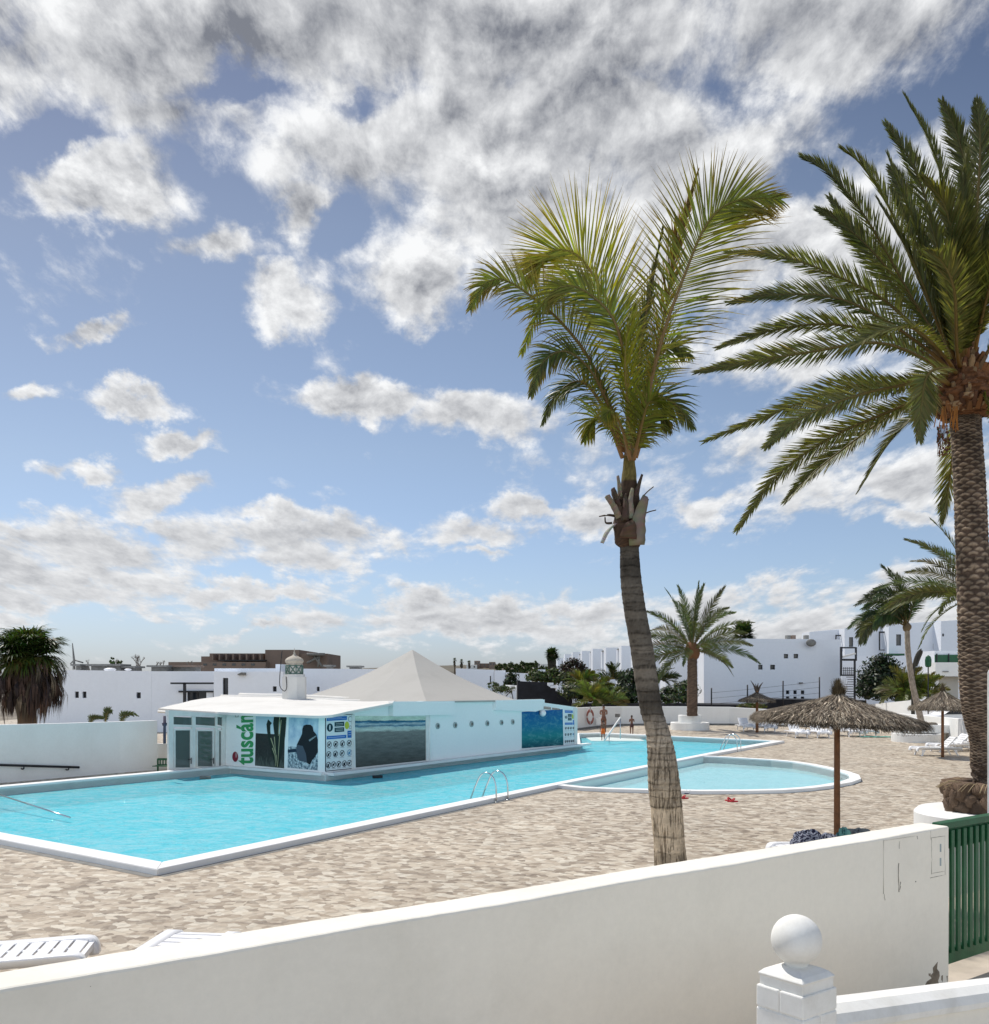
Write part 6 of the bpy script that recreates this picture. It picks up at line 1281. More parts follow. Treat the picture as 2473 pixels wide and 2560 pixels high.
# ------------------------------------------------------------------ thatched umbrellas
def umbrella(label, loc, R_, zrim, zap, n, seed, tilt=0, az=0, pole=.05, tuft=.35, spread=.09, polemat='wood', slen=.55, twig=False):
    r = thing('thatched_umbrella', label, 'umbrella', loc, az, 'thatched umbrellas by the pool'); rng = random.Random(seed)
    mb = MB(); m_ = 30; mb.tube([(0, 0, zap*i/m_) for i in range(m_+1)], [pole*(1.05-.12*i/m_) for i in range(m_+1)], 14); mb.build('pole', M[polemat], r, local=True)
    mb = MB(); Tm = Matrix.Rotation(tilt, 3, 'Y'); hh_ = zap-zrim
    def surf(u_, a, off=0):   # u 0 at the apex, 1 at the rim
        prof_ = hh_*(1-(u_**.70))+.05*max(0, 1-u_/.14); wob = 1+.03*sin(a*5+seed)+.02*sin(a*11); q = Vector((cos(a)*R_*u_*wob, sin(a)*R_*u_*wob, prof_+off)); q = Tm @ q; q.z += zrim; return q
    nu, na = 8, 40; vs = [surf(i/nu, 2*pi*j/na, -.03) for i in range(nu+1) for j in range(na)]
    mb.add(vs, [(i*na+j, i*na+(j+1) % na, (i+1)*na+(j+1) % na, (i+1)*na+j) for i in range(nu) for j in range(na)], col=(.07, .055, .04))
    vs = [surf(i/nu, 2*pi*j/na, -.10) for i in range(nu+1) for j in range(na)]
    mb.add(vs, [(i*na+j, i*na+(j+1) % na, (i+1)*na+(j+1) % na, (i+1)*na+j) for i in range(nu) for j in range(na)], col=(.05, .035, .025))
    for i in range(n):
        u0 = sqrt(rng.uniform(.0, 1))*.93+.02; a = rng.uniform(0, 2*pi); u1 = min(1.06, u0+slen/R_*rng.uniform(.5, 1.0)); da = rng.gauss(0, .05+.04/max(u0, .15))*.6
        lift = rng.uniform(0, spread*.7); p0 = surf(u0, a, lift*.3); p1 = surf((u0+u1)/2, a+da*.5, lift); p2 = surf(u1, a+da, lift*rng.uniform(.2, 1.0)-(rng.uniform(.02, .14) if u1 > .96 else 0))
        t_ = Vector((-sin(a), cos(a), 0))*rng.uniform(.003, .0085)*(R_/1.6)**.5*1.5; k_ = rng.uniform(.4, 1.25); c = rng.choice([(.22, .18, .135), (.16, .13, .10), (.29, .25, .20), (.11, .085, .065), (.42, .37, .30)]); c = tuple(x*k_ for x in c)
        mb.add([p0-t_, p0+t_, p1-t_, p1+t_, p2-t_*.4, p2+t_*.4], [(0, 1, 3, 2), (2, 3, 5, 4)], col=c)
    for i in range(int(n*.10)):     # ragged rim
        a = rng.uniform(0, 2*pi); p0 = surf(.95, a, rng.uniform(-.02, .05)); p2 = surf(1.0+rng.uniform(0, .05), a+rng.gauss(0, .03), 0)+Vector((0, 0, -rng.uniform(.05, .20))); t_ = Vector((-sin(a), cos(a), 0))*.006*(R_/1.6); k_ = rng.uniform(.5, 1.2); mb.add([p0-t_, p0+t_, p2+t_*.4, p2-t_*.4], [(0, 1, 2, 3)], col=(.16*k_, .125*k_, .09*k_))
    mb.build('canopy', M['straw'], r, local=True, recalc=False); mb = MB()
    top = Tm @ Vector((0, 0, hh_)); top.z += zrim
    if not twig:
        for i in range(int(n*.12)+80):
            a = rng.uniform(0, 2*pi); rr = rng.uniform(0, .55)*tuft; l_ = tuft*(rng.uniform(.45, .8) if rng.random() < .8 else rng.uniform(.8, 1.25)); q = top+Vector((cos(a)*rr*.6, sin(a)*rr*.6, -tuft*.5)); e_ = q+Vector((cos(a)*rr*rng.uniform(-.2, 1.0), sin(a)*rr*rng.uniform(-.2, 1.0), l_*1.25)); t_ = Vector((-sin(a), cos(a), 0))*.007*(tuft/.35); k_ = rng.uniform(.4, 1.1); mb.add([q-t_, q+t_, e_+t_*.3, e_-t_*.3], [(0, 1, 2, 3)], col=(.14*k_, .11*k_, .07*k_))
        mb.tube([top-Vector((0, 0, tuft*.5)), top+Vector((0, 0, tuft*.35))], [tuft*.30, tuft*.18], 10, col=(.10, .075, .05))
    else:
        for d in ((-.4, 0, .5), (.38, 0, .4), (.1, .1, .35), (-.1, 0, .3)): mb.tube([top-Vector((0, 0, .15)), top+Vector(d)*.5+Vector((0, 0, .1)), top+Vector((d[0], d[1], d[2]+.15))], [.09, .05, .01], 6, col=(.07, .055, .045))
    mb.build('tuft', M['straw'], r, local=True, recalc=False); return r
Yu = 19.0; c = P(2093, 1700, Yu)
umbrella('largest thatched umbrella on an orange brown post behind the garden wall', (c.x, Yu, 0), 1.58, 2.53, H-30/F*Yu, 15000, 3, tilt=radians(3.2), pole=.058, tuft=.26, spread=.10)
q = G(1893, 1831); umbrella('small distant thatched umbrella with forked dark tuft left of the others', (q.x, q.y, 0), 1.12, 2.02, 2.62, 2500, 7, pole=.09, tuft=.4, polemat='wood', twig=True, slen=.5)
q = G(2357, 1893); umbrella('thatched umbrella on a dark purple pole by the right planter', (q.x, q.y, 0), 1.33, 2.12, 2.92, 5000, 9, pole=.06, tuft=.25, polemat='wood')

# ------------------------------------------------------------------ planters
def disc_tier(name, c, r_, z0, z1, mt, parent, n=40): mb = MB(); mb.lathe([(r_, z0), (r_, z1-.03), (r_-.03, z1), (r_-.2, z1), (r_-.2, z1-.12)], (c.x, c.y, 0), n, smooth=False); return mb.build(name, mt, parent)
q = G(1735, 1827); c = Vector((q.x, q.y+1.3, 0)); r = thing('planter', 'white two tier round planter holding the far date palm', 'planter', (c.x, c.y, 0)); disc_tier('lower_tier', c, 1.27, 0, .50, M['white'], r); disc_tier('upper_tier', c, .76, .50, .98, M['white'], r); mb = MB(); mb.lathe([(.6, .5), (.55, .93)], (c.x, c.y, 0), 16); mb.build('soil', M['soil'], r)
q = G(2320, 1858); c = Vector((q.x, q.y+1.3, 0)); r = thing('planter', 'white tiered planter at the foot of the slanting small palm', 'planter', (c.x, c.y, 0)); disc_tier('lower_tier', c, 1.30, 0, .46, M['white'], r)
mb = MB(); x0, x1 = P(2288, 1837, 52).x, P(2384, 1837, 52).x; mb.prism([(x0, c.y-.3), (x1, c.y-.3), (x1+.3, c.y+1.2), (x0-.1, c.y+1.2)], .46, H-112/F*c.y); mb.build('upper_tier', M['white'], r, bevel=.05)
mb = MB(); qq = P(2328, 1811, c.y); mb.sphere(qq, .35, 10, (1.2, .6, .3), .2, random.Random(1)); mb.build('soil', M['soil'], r)
c = Vector((7.6, 15.1, 0)); zt = 1.30; r = thing('planter', 'white round planter topped by brown lava stones under the massive palm', 'planter', (c.x, c.y, 0))
mb = MB(); mb.lathe([(1.05, 0), (1.05, zt-.06), (.99, zt), (.8, zt)], (c.x, c.y, 0), 48, smooth=False); mb.build('wall', M['white'], r)
m, t, b = newmat('brown_lava_stone'); p = pos(t); n_ = t.noise(p, 6, 6, .65); rr = t.node('ShaderNodeNewGeometry').outputs['Random Per Island']
cc = t.ramp(n_, [(0, (.035, .022, .016)), (.5, (.13, .085, .055)), (1, (.26, .19, .13))]); f = t.mapr(rr, 0, 1, .6, 1.3); t.l.new(t.mix(1, cc, t.comb(f, f, f), 'MULTIPLY'), b.inputs['Base Color']); b.inputs['Roughness'].default_value = .95; bump(t, b, t.noise(p, 22, 6, .7), 1, .03); M['stone'] = m
rng = random.Random(6); z1 = 1.66; mb = MB(); stp = .25
def rock(mb, c, s_, rng):
    bm = bmesh.new(); bmesh.ops.create_icosphere(bm, subdivisions=2, radius=1); ph = [rng.uniform(0, 6) for _ in range(6)]
    for v_ in bm.verts:
        d = v_.co.normalized(); d = Vector((max(-.72, min(.72, d.x)), max(-.72, min(.72, d.y)), max(-.72, min(.72, d.z))))*1.25; k_ = 1+.13*sin(d.x*4+ph[0])+.10*sin(d.y*5+ph[1])+.11*sin(d.z*5+ph[2])+.05*sin(d.x*11+ph[3]+d.z*9); v_.co = Vector((d.x*s_[0], d.y*s_[1], d.z*s_[2]))*k_
    rz_ = Matrix.Rotation(rng.uniform(0, 6), 3, 'Z'); vs = [Vector(c)+rz_ @ v_.co for v_ in bm.verts]; mb.add(vs, [tuple(v_.index for v_ in f_.verts) for f_ in bm.faces], smooth=True); bm.free()
for lv in range(3):
    for k_ in range(14):
        a = 2*pi*(k_+.5*(lv % 2))/14+rng.uniform(-.06, .06); rock(mb, (c.x+cos(a)*.53, c.y-.1+sin(a)*.53, zt+.08+lv*(z1-zt-.1)/2.2), (rng.uniform(.13, .19), rng.uniform(.12, .17), rng.uniform(.12, .17)), rng)
for k_ in range(14): rock(mb, (c.x+rng.uniform(-.4, .4), c.y-.1+rng.uniform(-.4, .4), z1-.02), (.15, .15, .08), rng)
mb.build('stone_ring', M['stone'], r, recalc=False)
mb = MB(); mb.lathe([(.50, zt), (.46, z1-.06), (.0, z1-.02)], (c.x, c.y-.1, 0), 20); mb.build('soil', M['soil'], r)
mb = MB()
for i in range(26): a = rng.uniform(0, 6.28); q = Vector((c.x+cos(a)*.4, c.y+sin(a)*.4-.2, z1+.02)); mb.tube(spline([q, q+Vector((cos(a)*.2, sin(a)*.2, .08)), q+Vector((cos(a)*.42, sin(a)*.42, -.03))], 6), .006, 3, col=(.34, .26, .15))
mb.build('dry_roots', M['bark'], r, recalc=False)

# ------------------------------------------------------------------ sun loungers
def lounger(label, loc, rz, back=0, group='white resin sun loungers', cloth=None):
    """resin lounger: x is the long axis, head at +x"""
    r = thing('sun_lounger', label, 'sun lounger', loc, rz, group); W_, L_, h_ = .68, 1.95, .34
    xb = .35; mb = MB()
    for sg in (-1, 1):     # moulded side rails with a drooping curve at the ends
        pts = [(-.98, sg*.30, .20), (-.96, sg*.31, .30), (-.88, sg*.32, .355), (-.5, sg*.325, .345), (0, sg*.325, .33), (.4, sg*.325, .34), (.9, sg*.325, .34), (.97, sg*.32, .30)]
        cv = spline(pts, 26); prof_ = [(-.035, -.075), (.02, -.085), (.045, -.01), (.03, .035), (-.12, .035), (-.12, .015)]
        vs = []
        for i, q in enumerate(cv):
            T = (cv[min(i+1, 25)]-cv[max(i-1, 0)]).normalized(); U = Vector((-T.z, 0, T.x)); 
            for (a, b_) in prof_: vs.append(q+Vector((0, a*-sg, 0))+U*b_)
        n = 6; mb.add(vs, [(i*n+j, i*n+(j+1) % n, (i+1)*n+(j+1) % n, (i+1)*n+j) for i in range(25) for j in range(n)]+[tuple(range(n)), tuple(25*n+j for j in range(n))], smooth=True)
    mb.box((-.94, 0, .31), (.05, .60, .07)); mb.box((.40, 0, .30), (.05, .60, .05)); mb.box((.95, 0, .31), (.05, .58, .05)); mb.build('frame', M['plastic'], r, local=True)
    mb = MB(); x = -.90
    def zz(x): return .372-.03*max(0, (-.7-x)/.25)**2-.012*cos(x*2.5)
    while x < xb-.02: mb.add([(x, -.29, zz(x)), (x+.125, -.29, zz(x+.125)), (x+.125, .29, zz(x+.125)), (x, .29, zz(x)), (x, -.29, zz(x)-.025), (x+.125, -.29, zz(x+.125)-.025), (x+.125, .29, zz(x+.125)-.025), (x, .29, zz(x)-.025)], [(0, 1, 2, 3), (7, 6, 5, 4), (0, 4, 5, 1), (1, 5, 6, 2), (2, 6, 7, 3), (3, 7, 4, 0)]); x += .155
    mb.box((-.27, 0, .345), (1.25, .07, .02)); mb.build('seat', M['plastic'], r, local=True)
    mb = MB(); ca, sa = cos(back), sin(back)
    def bk(x, y, z): return (xb+x*ca-z*sa, y, .36+x*sa+z*ca)
    def bbx(x0, x1, y0, y1, z0, z1): mb.add([bk(x0, y0, z0), bk(x1, y0, z0), bk(x1, y1, z0), bk(x0, y1, z0), bk(x0, y0, z1), bk(x1, y0, z1), bk(x1, y1, z1), bk(x0, y1, z1)], [(3, 2, 1, 0), (4, 5, 6, 7), (0, 1, 5, 4), (1, 2, 6, 5), (2, 3, 7, 6), (3, 0, 4, 7)])
    for y in (-.27, .27): bbx(0, .66, y-.035, y+.035, -.01, .03)
    for i in range(5): bbx(.02+i*.13, .12+i*.13, -.235, .235, 0, .022)
    mb.build('backrest', M['plastic'], r, local=True)
    if back > .2: mb = MB(); mb.tube([bk(.4, -.2, 0), (xb+.5, -.2, .3)], .015, 6); mb.tube([bk(.4, .2, 0), (xb+.5, .2, .3)], .015, 6); mb.build('back_support', M['plastic'], r, local=True)
    for sx_, lean in ((-.70, -.10), (.70, .12)):
        for sg in (-1, 1):
            mb = MB(); cv = spline([(sx_-.10, sg*.31, .31), (sx_-.02+lean*.3, sg*.32, .15), (sx_+lean, sg*.33, .0)], 8); cv2 = spline([(sx_+.14, sg*.31, .31), (sx_+.06+lean*.3, sg*.32, .15), (sx_+.07+lean, sg*.33, .0)], 8)
            V = []
            for a, b_ in zip(cv, cv2): V += [a+Vector((0, -.022, 0)), b_+Vector((0, -.022, 0)), b_+Vector((0, .022, 0)), a+Vector((0, .022, 0))]
            mb.add(V, [(i*4+j, i*4+(j+1) % 4, (i+1)*4+(j+1) % 4, (i+1)*4+j) for i in range(7) for j in range(4)]+[(0, 1, 2, 3), (28, 29, 30, 31)]); mb.build('leg', M['plastic'], r, local=True)
    return r
Yl = 10.7; xr = (222-CX)/F*Yl
proto = lounger('white slatted sun lounger cut off by the left edge below the pool', (xr-.98, Yl-.1, 0), pi+.20, 0)
q = P(470, 2336, 11.3); lounger('white slatted sun lounger partly hidden behind the wall, right of the other near one', (q.x+.05, 10.5, 0), -pi/2-.12, radians(5))
q = G(2085, 2090); lz = 16.9; X0 = (2060-CX)/F*lz
l3 = lounger('white sun lounger strewn with clothes beneath the big thatched umbrella', (X0+.25, 17.4, 0), .25, 0)
far = [(1873, 1829, -1.35, 'far white lounger left of the small umbrella pole'), (1926, 1831, -1.35, 'far white lounger right of the small umbrella pole'), (2005, 1846, -1.3, 'far lounger under the left rim of the big thatch, nearest the pool'), (2060, 1846, -1.3, 'far lounger just left of the big umbrella post'), (2108, 1841, -1.2, 'far lounger peeking out right of the big umbrella post'), (2137, 1843, -1.1, 'far lounger second right of the big umbrella post'), (2176, 1842, -1.0, 'rightmost far lounger of the row, beside a green towel')]
pr_ = lounger(far[0][3], (0, 0, 0), 0, radians(42), 'white loungers in the far row')
import itertools
for i, (x, y, a, lb) in enumerate(far):
    q = G(x, y); q = Vector((q.x, q.y+.9, 0)); o = pr_ if i == 0 else dup(pr_, q, a+pi/2+pi*.0, lb)
    o.location = q; o.rotation_euler = (0, 0, pi/2+a*.25+.35); o['label'] = lb
ng = 'white loungers beside the right planter'
for x, y, a, lb in ((2348, 1890, .05, 'front lounger of the group by the purple umbrella pole'), (2385, 1880, .2, 'middle lounger behind the front one by the right planter'), (2425, 1876, .35, 'rear lounger partly behind the thick palm trunk')):
    q = G(x, y); o = dup(pr_, (q.x, q.y+.35, 0), a, lb); o['group'] = ng
    for ch in o.children:
        if ch.name.startswith('back'): pass
# towels draped on far loungers
def cloth(name, label, cx_, cy_, lx, ly, z, rz, mt, rng, amp=.03, cat='towel', group=None, drop=.0):
    mb = MB(); nx, ny = 30, 22; vs = []; ph = [rng.uniform(0, 6) for _ in range(8)]
    for i in range(nx+1):
        for j in range(ny+1):
            x = (i/nx-.5)*lx*(1+.05*sin(j*.5+ph[0])); y = (j/ny-.5)*ly*(1+.08*sin(i*.4+ph[1]))
            h_ = amp*(1+sin(x*16+ph[2]+3*sin(y*7+ph[3])))+amp*.7*(1+sin(y*21+ph[4]+2*sin(x*9)))+amp*.3*sin(x*45+y*31)
            e = max(abs(i/nx-.5)*2, abs(j/ny-.5)*2); h_ -= drop*max(0, e-.8)/.2; h_ *= 1
            vs.append((x*cos(rz)-y*sin(rz)+cx_, x*sin(rz)+y*cos(rz)+cy_, z+h_))
    mb.add(vs, [(i*(ny+1)+j, (i+1)*(ny+1)+j, (i+1)*(ny+1)+j+1, i*(ny+1)+j+1) for i in range(nx) for j in range(ny)], smooth=True); o = mb.build(name, mt, recalc=False); return tag(o, label, cat, group)
rng = random.Random(12)
for i, (x, y, a, lb) in enumerate(far[:4]):
    q = G(x, y); cloth('towel', ['white towel on the far lounger left of the small umbrella pole', 'white towel on the far lounger right of the small pole', 'white towel over the far lounger under the big thatch rim', 'white towel over the lounger left of the big post'][i], q.x+.1, q.y+.7, .8, 1.1, .40, .3, M['plastic'], rng, .03, group='white towels on the far loungers', drop=.2)
q = G(2188, 1843); cloth('towel', 'green towel lying on the deck by the far loungers', q.x, q.y, 1.9, 1.0, .01, 0, plain('sea_green_cloth', (.10, .30, .24), .9), rng, .01)
m, t, b = newmat('striped_cloth'); p = pos(t); w_ = t.m('FRACT', t.m('MULTIPLY', t.vm('DOT_PRODUCT', t.vm('ADD', p, t.vm('SCALE', t.noise(p, 4, 2, .5, out=1), None)), (6, 9, 4)), 1)); t.l.new(t.mix(t.mapr(w_, .45, .55, 0, 1), (.012, .014, .04), t.mix(t.noise(p, 5), (.30, .32, .38), (.20, .22, .28))), b.inputs['Base Color']); b.inputs['Roughness'].default_value = .9
# crumpled clothes heaped on the lounger beneath the umbrella
def heap(name, label, c, r3, mt, seed, cat='clothes'):
    rng = random.Random(seed); mb = MB(); ph = [rng.uniform(0, 6) for _ in range(9)]; n, m_ = 60, 22; vs = []
    for i in range(m_+1):
        el = pi/2*(i/m_)
        for j in range(n):
            a = 2*pi*j/n; d = Vector((cos(a)*cos(el), sin(a)*cos(el), sin(el))); k_ = 1+.10*sin(a*3+ph[0])+.09*sin(a*7+el*5+ph[1])+.10*abs(sin(a*5+el*9+ph[2]))+.05*sin(a*13+el*15+ph[3]); vs.append(Vector(c)+Vector((d.x*r3[0]*k_, d.y*r3[1]*k_, max(0, d.z)*r3[2]*(k_+.35*sin(a*4+el*8+ph[4])*cos(el)))))
    mb.add(vs, [(i*n+j, i*n+(j+1) % n, (i+1)*n+(j+1) % n, (i+1)*n+j) for i in range(m_) for j in range(n)], smooth=True); return tag(mb.build(name, mt, recalc=False), label, cat)
lo = l3.location
def on(px, py, Y): return P(px, py, Y)
heap('striped_towel', 'crumpled navy and grey striped towel heaped on the lounger', (P(2025, 0, 16.9).x, 16.95, .38), (.30, .26, .27), m, 3, 'towel')
heap('striped_towel', 'grey striped towel end spilling toward the pole', (P(2070, 0, 17.1).x, 17.1, .38), (.22, .22, .20), m, 4, 'towel')
heap('shirt', 'small teal cloth beside the striped towel', (P(2110, 0, 17.3).x, 17.3, .38), (.13, .16, .25), plain('teal_cloth', (.14, .33, .30), .9), 5, 'clothes')
heap('blanket', 'flat grey cloth lying right of the teal one', (P(2152, 0, 17.5).x, 17.6, .37), (.32, .22, .22), plain('grey_cloth', (.22, .235, .235), .9), 6, 'clothes')
# flip-flops on the deck
def sandal(label, px, py, rz, c):
    q = G(px, py); r = thing('sandal', label, 'sandal', (q.x, q.y, 0), rz, 'sandals left on the deck'); mb = MB(); pts = [(.15*cos(a), .055*sin(a)*(1+.25*cos(a))) for a in [2*pi*i/20 for i in range(20)]]; mb.prism(pts, .002, .03); mb.build('sole', c, r, local=True); mb = MB(); mb.tube(spline([(-.02, -.055, .025), (.03, -.03, .075), (.05, 0, .085), (.03, .03, .075), (-.02, .055, .025)], 9), .022, 6); mb.build('strap', c, r, local=True)
nv, rd = plain('navy_rubber', (.02, .03, .10), .6), plain('red_rubber', (.50, .03, .04), .6)
sandal('left dark blue sandal beside the shallow pool edge', 1713, 1984, .1, nv); sandal('right dark blue sandal beside the shallow pool edge', 1722, 1985, .5, nv); sandal('red sandal close to the leaning trunk', 1709, 1997, .2, rd); sandal('left red sandal lying out on the deck', 1824, 2003, 2.2, rd); sandal('right red sandal lying out on the deck', 1832, 2005, .1, rd)
# things at the far wall
c = P(1475, 1792, 66); mb = MB(); rr_, tt_ = .42, .11; n, m_ = 28, 10; vs = []; cs = []
for i in range(n):
    a = 2*pi*i/n
    for j in range(m_): b_ = 2*pi*j/m_; vs.append(c+Vector(((rr_*.50)*cos(a)*(1+tt_/rr_*cos(b_)*1.0), -.1+tt_*.6*sin(b_)-.1, rr_*sin(a)*(1+tt_/rr_*cos(b_))))); cs.append((.50, .48, .46) if (i % 7) in (0,) else (.26, .10, .08))
r = thing('life_ring', 'faded red life ring hanging on the far white wall', 'life ring', (c.x, c.y, c.z)); mb.add(vs, [(i*m_+j, i*m_+(j+1) % m_, ((i+1) % n)*m_+(j+1) % m_, ((i+1) % n)*m_+j) for i in range(n) for j in range(m_)], smooth=True, col=cs); mb.build('ring', M['bark'], r); mb = MB(); mb.tube([c+Vector((0, -.2, .48)), c+Vector((0, -.2, .72))], .03, 5); mb.build('hook', M['grime'], r)
mb = MB(); c = P(1543, 1788.5, 69); mb.box(c+Vector((0, -.25, 0)), (.34, .2, .24)); tag(mb.build('wall_box', M['grime'], bevel=.02), 'small grey box fixed to the far wall above the handrail', 'box')
mb = MB(); c = P(1497, 1803, 67.3); mb.box(c+Vector((0, -.2, 0)), (.4, .12, .5)); tag(mb.build('wall_hatch', M['white'], bevel=.02), 'pale square hatch on the far wall beside the man', 'hatch')
# green chair by the bar
c = G(418, 1938); c = P(417, 1938, 35.3); r = thing('garden_chair', 'dark green slatted chair back by the glazed doors', 'chair', (c.x, 35.3, 0), -.1); r.scale = (.88, .8, .60)
mb = MB()
for x in (-.38, .42): mb.box((x, 0, .35), (.06, .06, .85))
mb.build('frame', M['green'], r, local=True, bevel=.005); mb = MB(); mb.box((.02, 0, .74), (.8, .04, .13)); mb.build('top_rail', M['green'], r, local=True)
mb = MB(); mb.box((.02, 0, .42), (.8, .04, .05)); mb.build('lower_rail', M['green'], r, local=True)
for i in range(6): mb = MB(); mb.box((-.28+i*.12, 0, .55), (.05, .025, .25)); mb.build('slat', M['green'], r, local=True)
mb = MB(); mb.box((.02, -.28, .38), (.82, .55, .04)); mb.build('seat', M['green'], r, local=True)
# parked car behind the right wall
c = P(2385, 1785, 58); r = thing('parked_car', 'white car glimpsed behind the sunlit wall and thatched umbrella', 'car', (c.x, 58, 0))
zg = .55; mb = MB(); out_ = [(-2.1, .35), (-2.15, .8), (-1.9, 1.0), (-1.0, 1.1), (-.35, 1.55), (1.0, 1.58), (1.7, 1.15), (2.1, 1.05), (2.15, .4)]
mb.slab([(c.x+x, 57.2, zg*.3+z) for x, z in out_], (0, 1.7, 0)); mb.build('body', M['plastic'], r, bevel=.08); mb = MB(); mb.slab([(c.x+x, 57.18, zg*.3+z) for x, z in [(-.95, 1.12), (-.3, 1.50), (.95, 1.52), (1.5, 1.16)]], (0, -.01, 0)); mb.build('window', M['glass'], r)
for x in (-1.35, 1.35): mb = MB(); cv = [(c.x+x, 57.1, zg*.3+.33), (c.x+x, 57.35, zg*.3+.33)]; mb.tube(cv, .33, 20, smooth=False); mb.build('wheel', M['black'], r)
# ------------------------------------------------------------------ people
def person(label, loc, h, pose, skin, rz=0, group=None):
    """continuous body grown over a skeleton; pose: dict of joints in body heights (x right, y forward, z up)"""
    r = thing('person', label, 'person', loc, rz)
    J = dict(pelvis=(0, 0, .52), waist=(0, 0, .60), chest=(0, .0, .72), shc=(0, 0, .80), neck=(0, 0, .85), head0=(0, .01, .89), head1=(0, .015, .95), hl=(-.055, 0, .50), hr=(.055, 0, .50), kl=(-.06, .01, .28), kr=(.06, .01, .28), al=(-.06, 0, .04), ar=(.06, 0, .04), tl=(-.065, .07, .015), trr=(.065, .07, .015), sl=(-.105, 0, .80), sr=(.105, 0, .80), el=(-.13, -.01, .63), er=(.13, -.01, .63), wl=(-.14, .03, .48), wr=(.14, .03, .48), fl=(-.14, .04, .43), fr=(.14, .04, .43)); J.update(pose)
    Rr = dict(pelvis=.062, waist=.055, chest=.068, shc=.055, neck=.028, head0=.05, head1=.056, hl=.05, hr=.05, kl=.031, kr=.031, al=.02, ar=.02, tl=.018, trr=.018, sl=.032, sr=.032, el=.022, er=.022, wl=.015, wr=.015, fl=.017, fr=.017)
    ks = list(J); E = [('pelvis', 'waist'), ('waist', 'chest'), ('chest', 'shc'), ('shc', 'neck'), ('neck', 'head0'), ('head0', 'head1'), ('pelvis', 'hl'), ('pelvis', 'hr'), ('hl', 'kl'), ('hr', 'kr'), ('kl', 'al'), ('kr', 'ar'), ('al', 'tl'), ('ar', 'trr'), ('shc', 'sl'), ('shc', 'sr'), ('sl', 'el'), ('sr', 'er'), ('el', 'wl'), ('er', 'wr'), ('wl', 'fl'), ('wr', 'fr')]
    V = [tuple(x*h for x in J[k_]) for k_ in ks]; Ed = [(ks.index(a), ks.index(b_)) for a, b_ in E]; rad = [Rr[k_]*h*(1.12 if k_[:4] not in ('head', 'neck') else 1) for k_ in ks]
    for sd in ('l', 'r'):      # fingers and thumb
        w_, f_ = Vector(J['w'+sd]), Vector(J['f'+sd]); d = (f_-w_).normalized(); s_ = Vector((1, 0, 0)) if abs(d.x) < .7 else Vector((0, 0, 1))
        for i in range(5):
            o_ = (i-1.5)*.006; base_i = len(V); st = ks.index('f'+sd) if i < 4 else ks.index('w'+sd); ln = (.040, .046, .043, .034, .03)[i]
            p1 = f_+s_*o_+d*.018 if i < 4 else w_+d*.02+s_*-.02; p2 = p1+d*ln*.6+Vector((0, .006, 0)); V += [tuple(p1*h), tuple(p2*h)]; rad += [.0055*h, .0045*h]; Ed += [(st, base_i), (base_i, base_i+1)]
    me = bpy.data.meshes.new('body'); me.from_pydata(V, Ed, []); o = bpy.data.objects.new('body', me); COL.objects.link(o); o.modifiers.new('skin', 'SKIN'); 
    for i, sv in enumerate(me.skin_vertices[0].data): sv.radius = (rad[i], rad[i]*(.8 if i < 4 else 1)); sv.use_root = (i == 0)
    sb = o.modifiers.new('sub', 'SUBSURF'); sb.levels = sb.render_levels = 2
    dg = bpy.context.evaluated_depsgraph_get(); dg.update(); me2 = bpy.data.meshes.new_from_object(o.evaluated_get(dg)); bpy.data.objects.remove(o)
    # face: brow, nose, mouth pushed into the head, darker eyes as small parts
    hc = Vector(J['head1'])*h
    for v_ in me2.vertices:
        d = v_.co-hc
        if d.length < .09*h and d.y > 0 and abs(d.x) < .012*h and -.02*h < d.z < .006*h: v_.co.y += .010*h
    for pl_2 in me2.polygons: pl_2.use_smooth = True
    me2.materials.clear(); me2.materials.append(skin); b2 = bpy.data.objects.new('body', me2); COL.objects.link(b2); b2.parent = r
    for sx_ in (-1, 1): mb = MB(); mb.sphere(hc+Vector((sx_*.018*h, .043*h, 0)), .005*h, 6); mb.build('eye', M['black'], r, local=True)
    for sx_ in (-1, 1): mb = MB(); mb.sphere(hc+Vector((sx_*.050*h, 0, -.006*h)), .012*h, 8, (.4, .8, 1)); mb.build('ear', skin, r, local=True)
    mb = MB(); mb.box(hc+Vector((0, .046*h, -.03*h)), (.022*h, .006*h, .005*h)); mb.build('mouth', plain('lip', (.2, .06, .05), .5) if 'lip' not in M else M['lip'], r, local=True); M['lip'] = bpy.data.objects[-1].data.materials[0] if False else M.get('lip', plain('lip', (.2, .06, .05), .5))
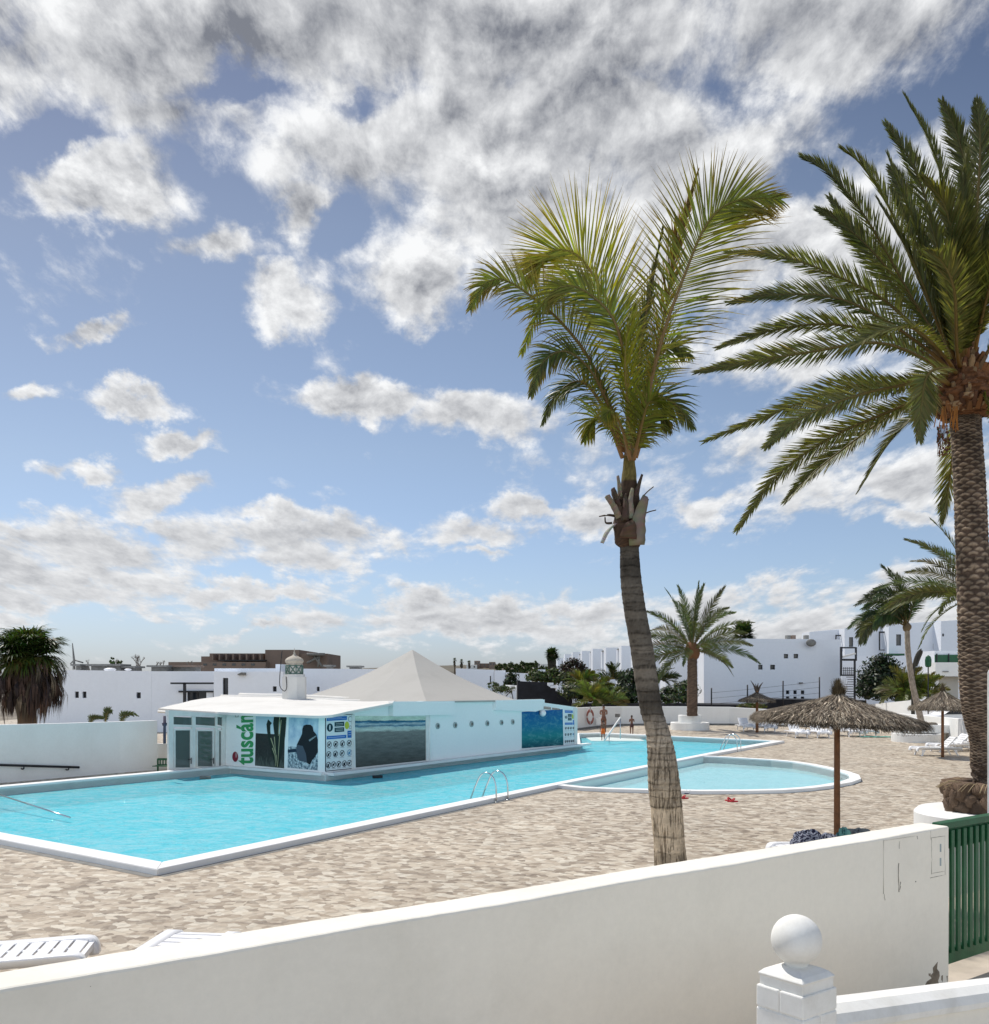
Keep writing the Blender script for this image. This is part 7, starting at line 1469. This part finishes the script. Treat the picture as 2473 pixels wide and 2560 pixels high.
    mb = MB(); n, m_ = 18, 8; vs = [hc+Vector((sin(pi*.55*i/m_)*cos(2*pi*j/n)*.056, sin(pi*.55*i/m_)*sin(2*pi*j/n)*.058-.006, cos(pi*.55*i/m_)*.060+.004))*1 if False else hc+Vector((sin(pi*.55*i/m_)*cos(2*pi*j/n)*.056*h, (sin(pi*.55*i/m_)*sin(2*pi*j/n)*.058-.010)*h, (cos(pi*.55*i/m_)*.060+.006)*h)) for i in range(m_+1) for j in range(n)]
    mb.add(vs, [(i*n+j, (i+1)*n+j, (i+1)*n+(j+1) % n, i*n+(j+1) % n) for i in range(m_) for j in range(n)], smooth=True); mb.build('hair', M.setdefault('hair', plain('dark_hair', (.02, .013, .01), .6)), r, local=True)
    return r
def shorts(r, h, mt, z0=.36, z1=.585, legs=True, w=.075):
    mb = MB(); n = 18
    mb.lathe([(w*h, .47*h), (w*1.08*h, .52*h), (w*.98*h, z1*h)], (0, 0, 0), n)
    for sg in (-1, 1): mb.tube([(sg*.036*h, 0, .50*h), (sg*.052*h, .005*h, .43*h), (sg*.060*h, .008*h, z0*h)], [.060*h, .058*h, .056*h], 14)
    mb.build('swim_shorts', mt, r, local=True)
sk1 = plain('tanned_skin', (.22, .105, .065), .5, var=.08, bmp=0); sk2 = plain('brown_skin', (.17, .075, .045), .5, var=.08, bmp=0)
q = G(1509.5, 1833); hm = 1.76
pm_ = person('tanned bare chested man standing with arms folded at the far poolside', (q.x, q.y, 0), hm, dict(el=(-.118, .035, .67), er=(.118, .035, .67), wl=(-.03, .10, .69), wr=(.035, .095, .68), fl=(.03, .11, .70), fr=(-.03, .11, .67)), sk1, pi-.2)
shorts(pm_, hm, plain('brown_swimwear', (.16, .07, .045), .8), z0=.43)
q = G(1508, 1851, -.13); hk = 1.12
pk = person('child in bright orange swim shorts standing in the shallow water below the man', (q.x, q.y, -.13), hk, dict(wl=(-.15, .02, .47), wr=(.14, .05, .49)), sk2, .1)
shorts(pk, hk, plain('orange_cloth', (.85, .16, .02), .7), z0=.33, z1=.60, w=.085)
q = G(1579.5, 1838); hk = 1.18
p3 = person('small child standing by the pool with hands raised to the chest', (q.x, q.y, 0), hk, dict(el=(-.118, .02, .67), er=(.118, .02, .67), wl=(-.10, .10, .74), wr=(.11, .10, .75), fl=(-.07, .11, .77), fr=(.08, .11, .78)), sk2, pi+.1)
shorts(p3, hk, plain('dark_swimwear', (.07, .03, .03), .8), z0=.42)
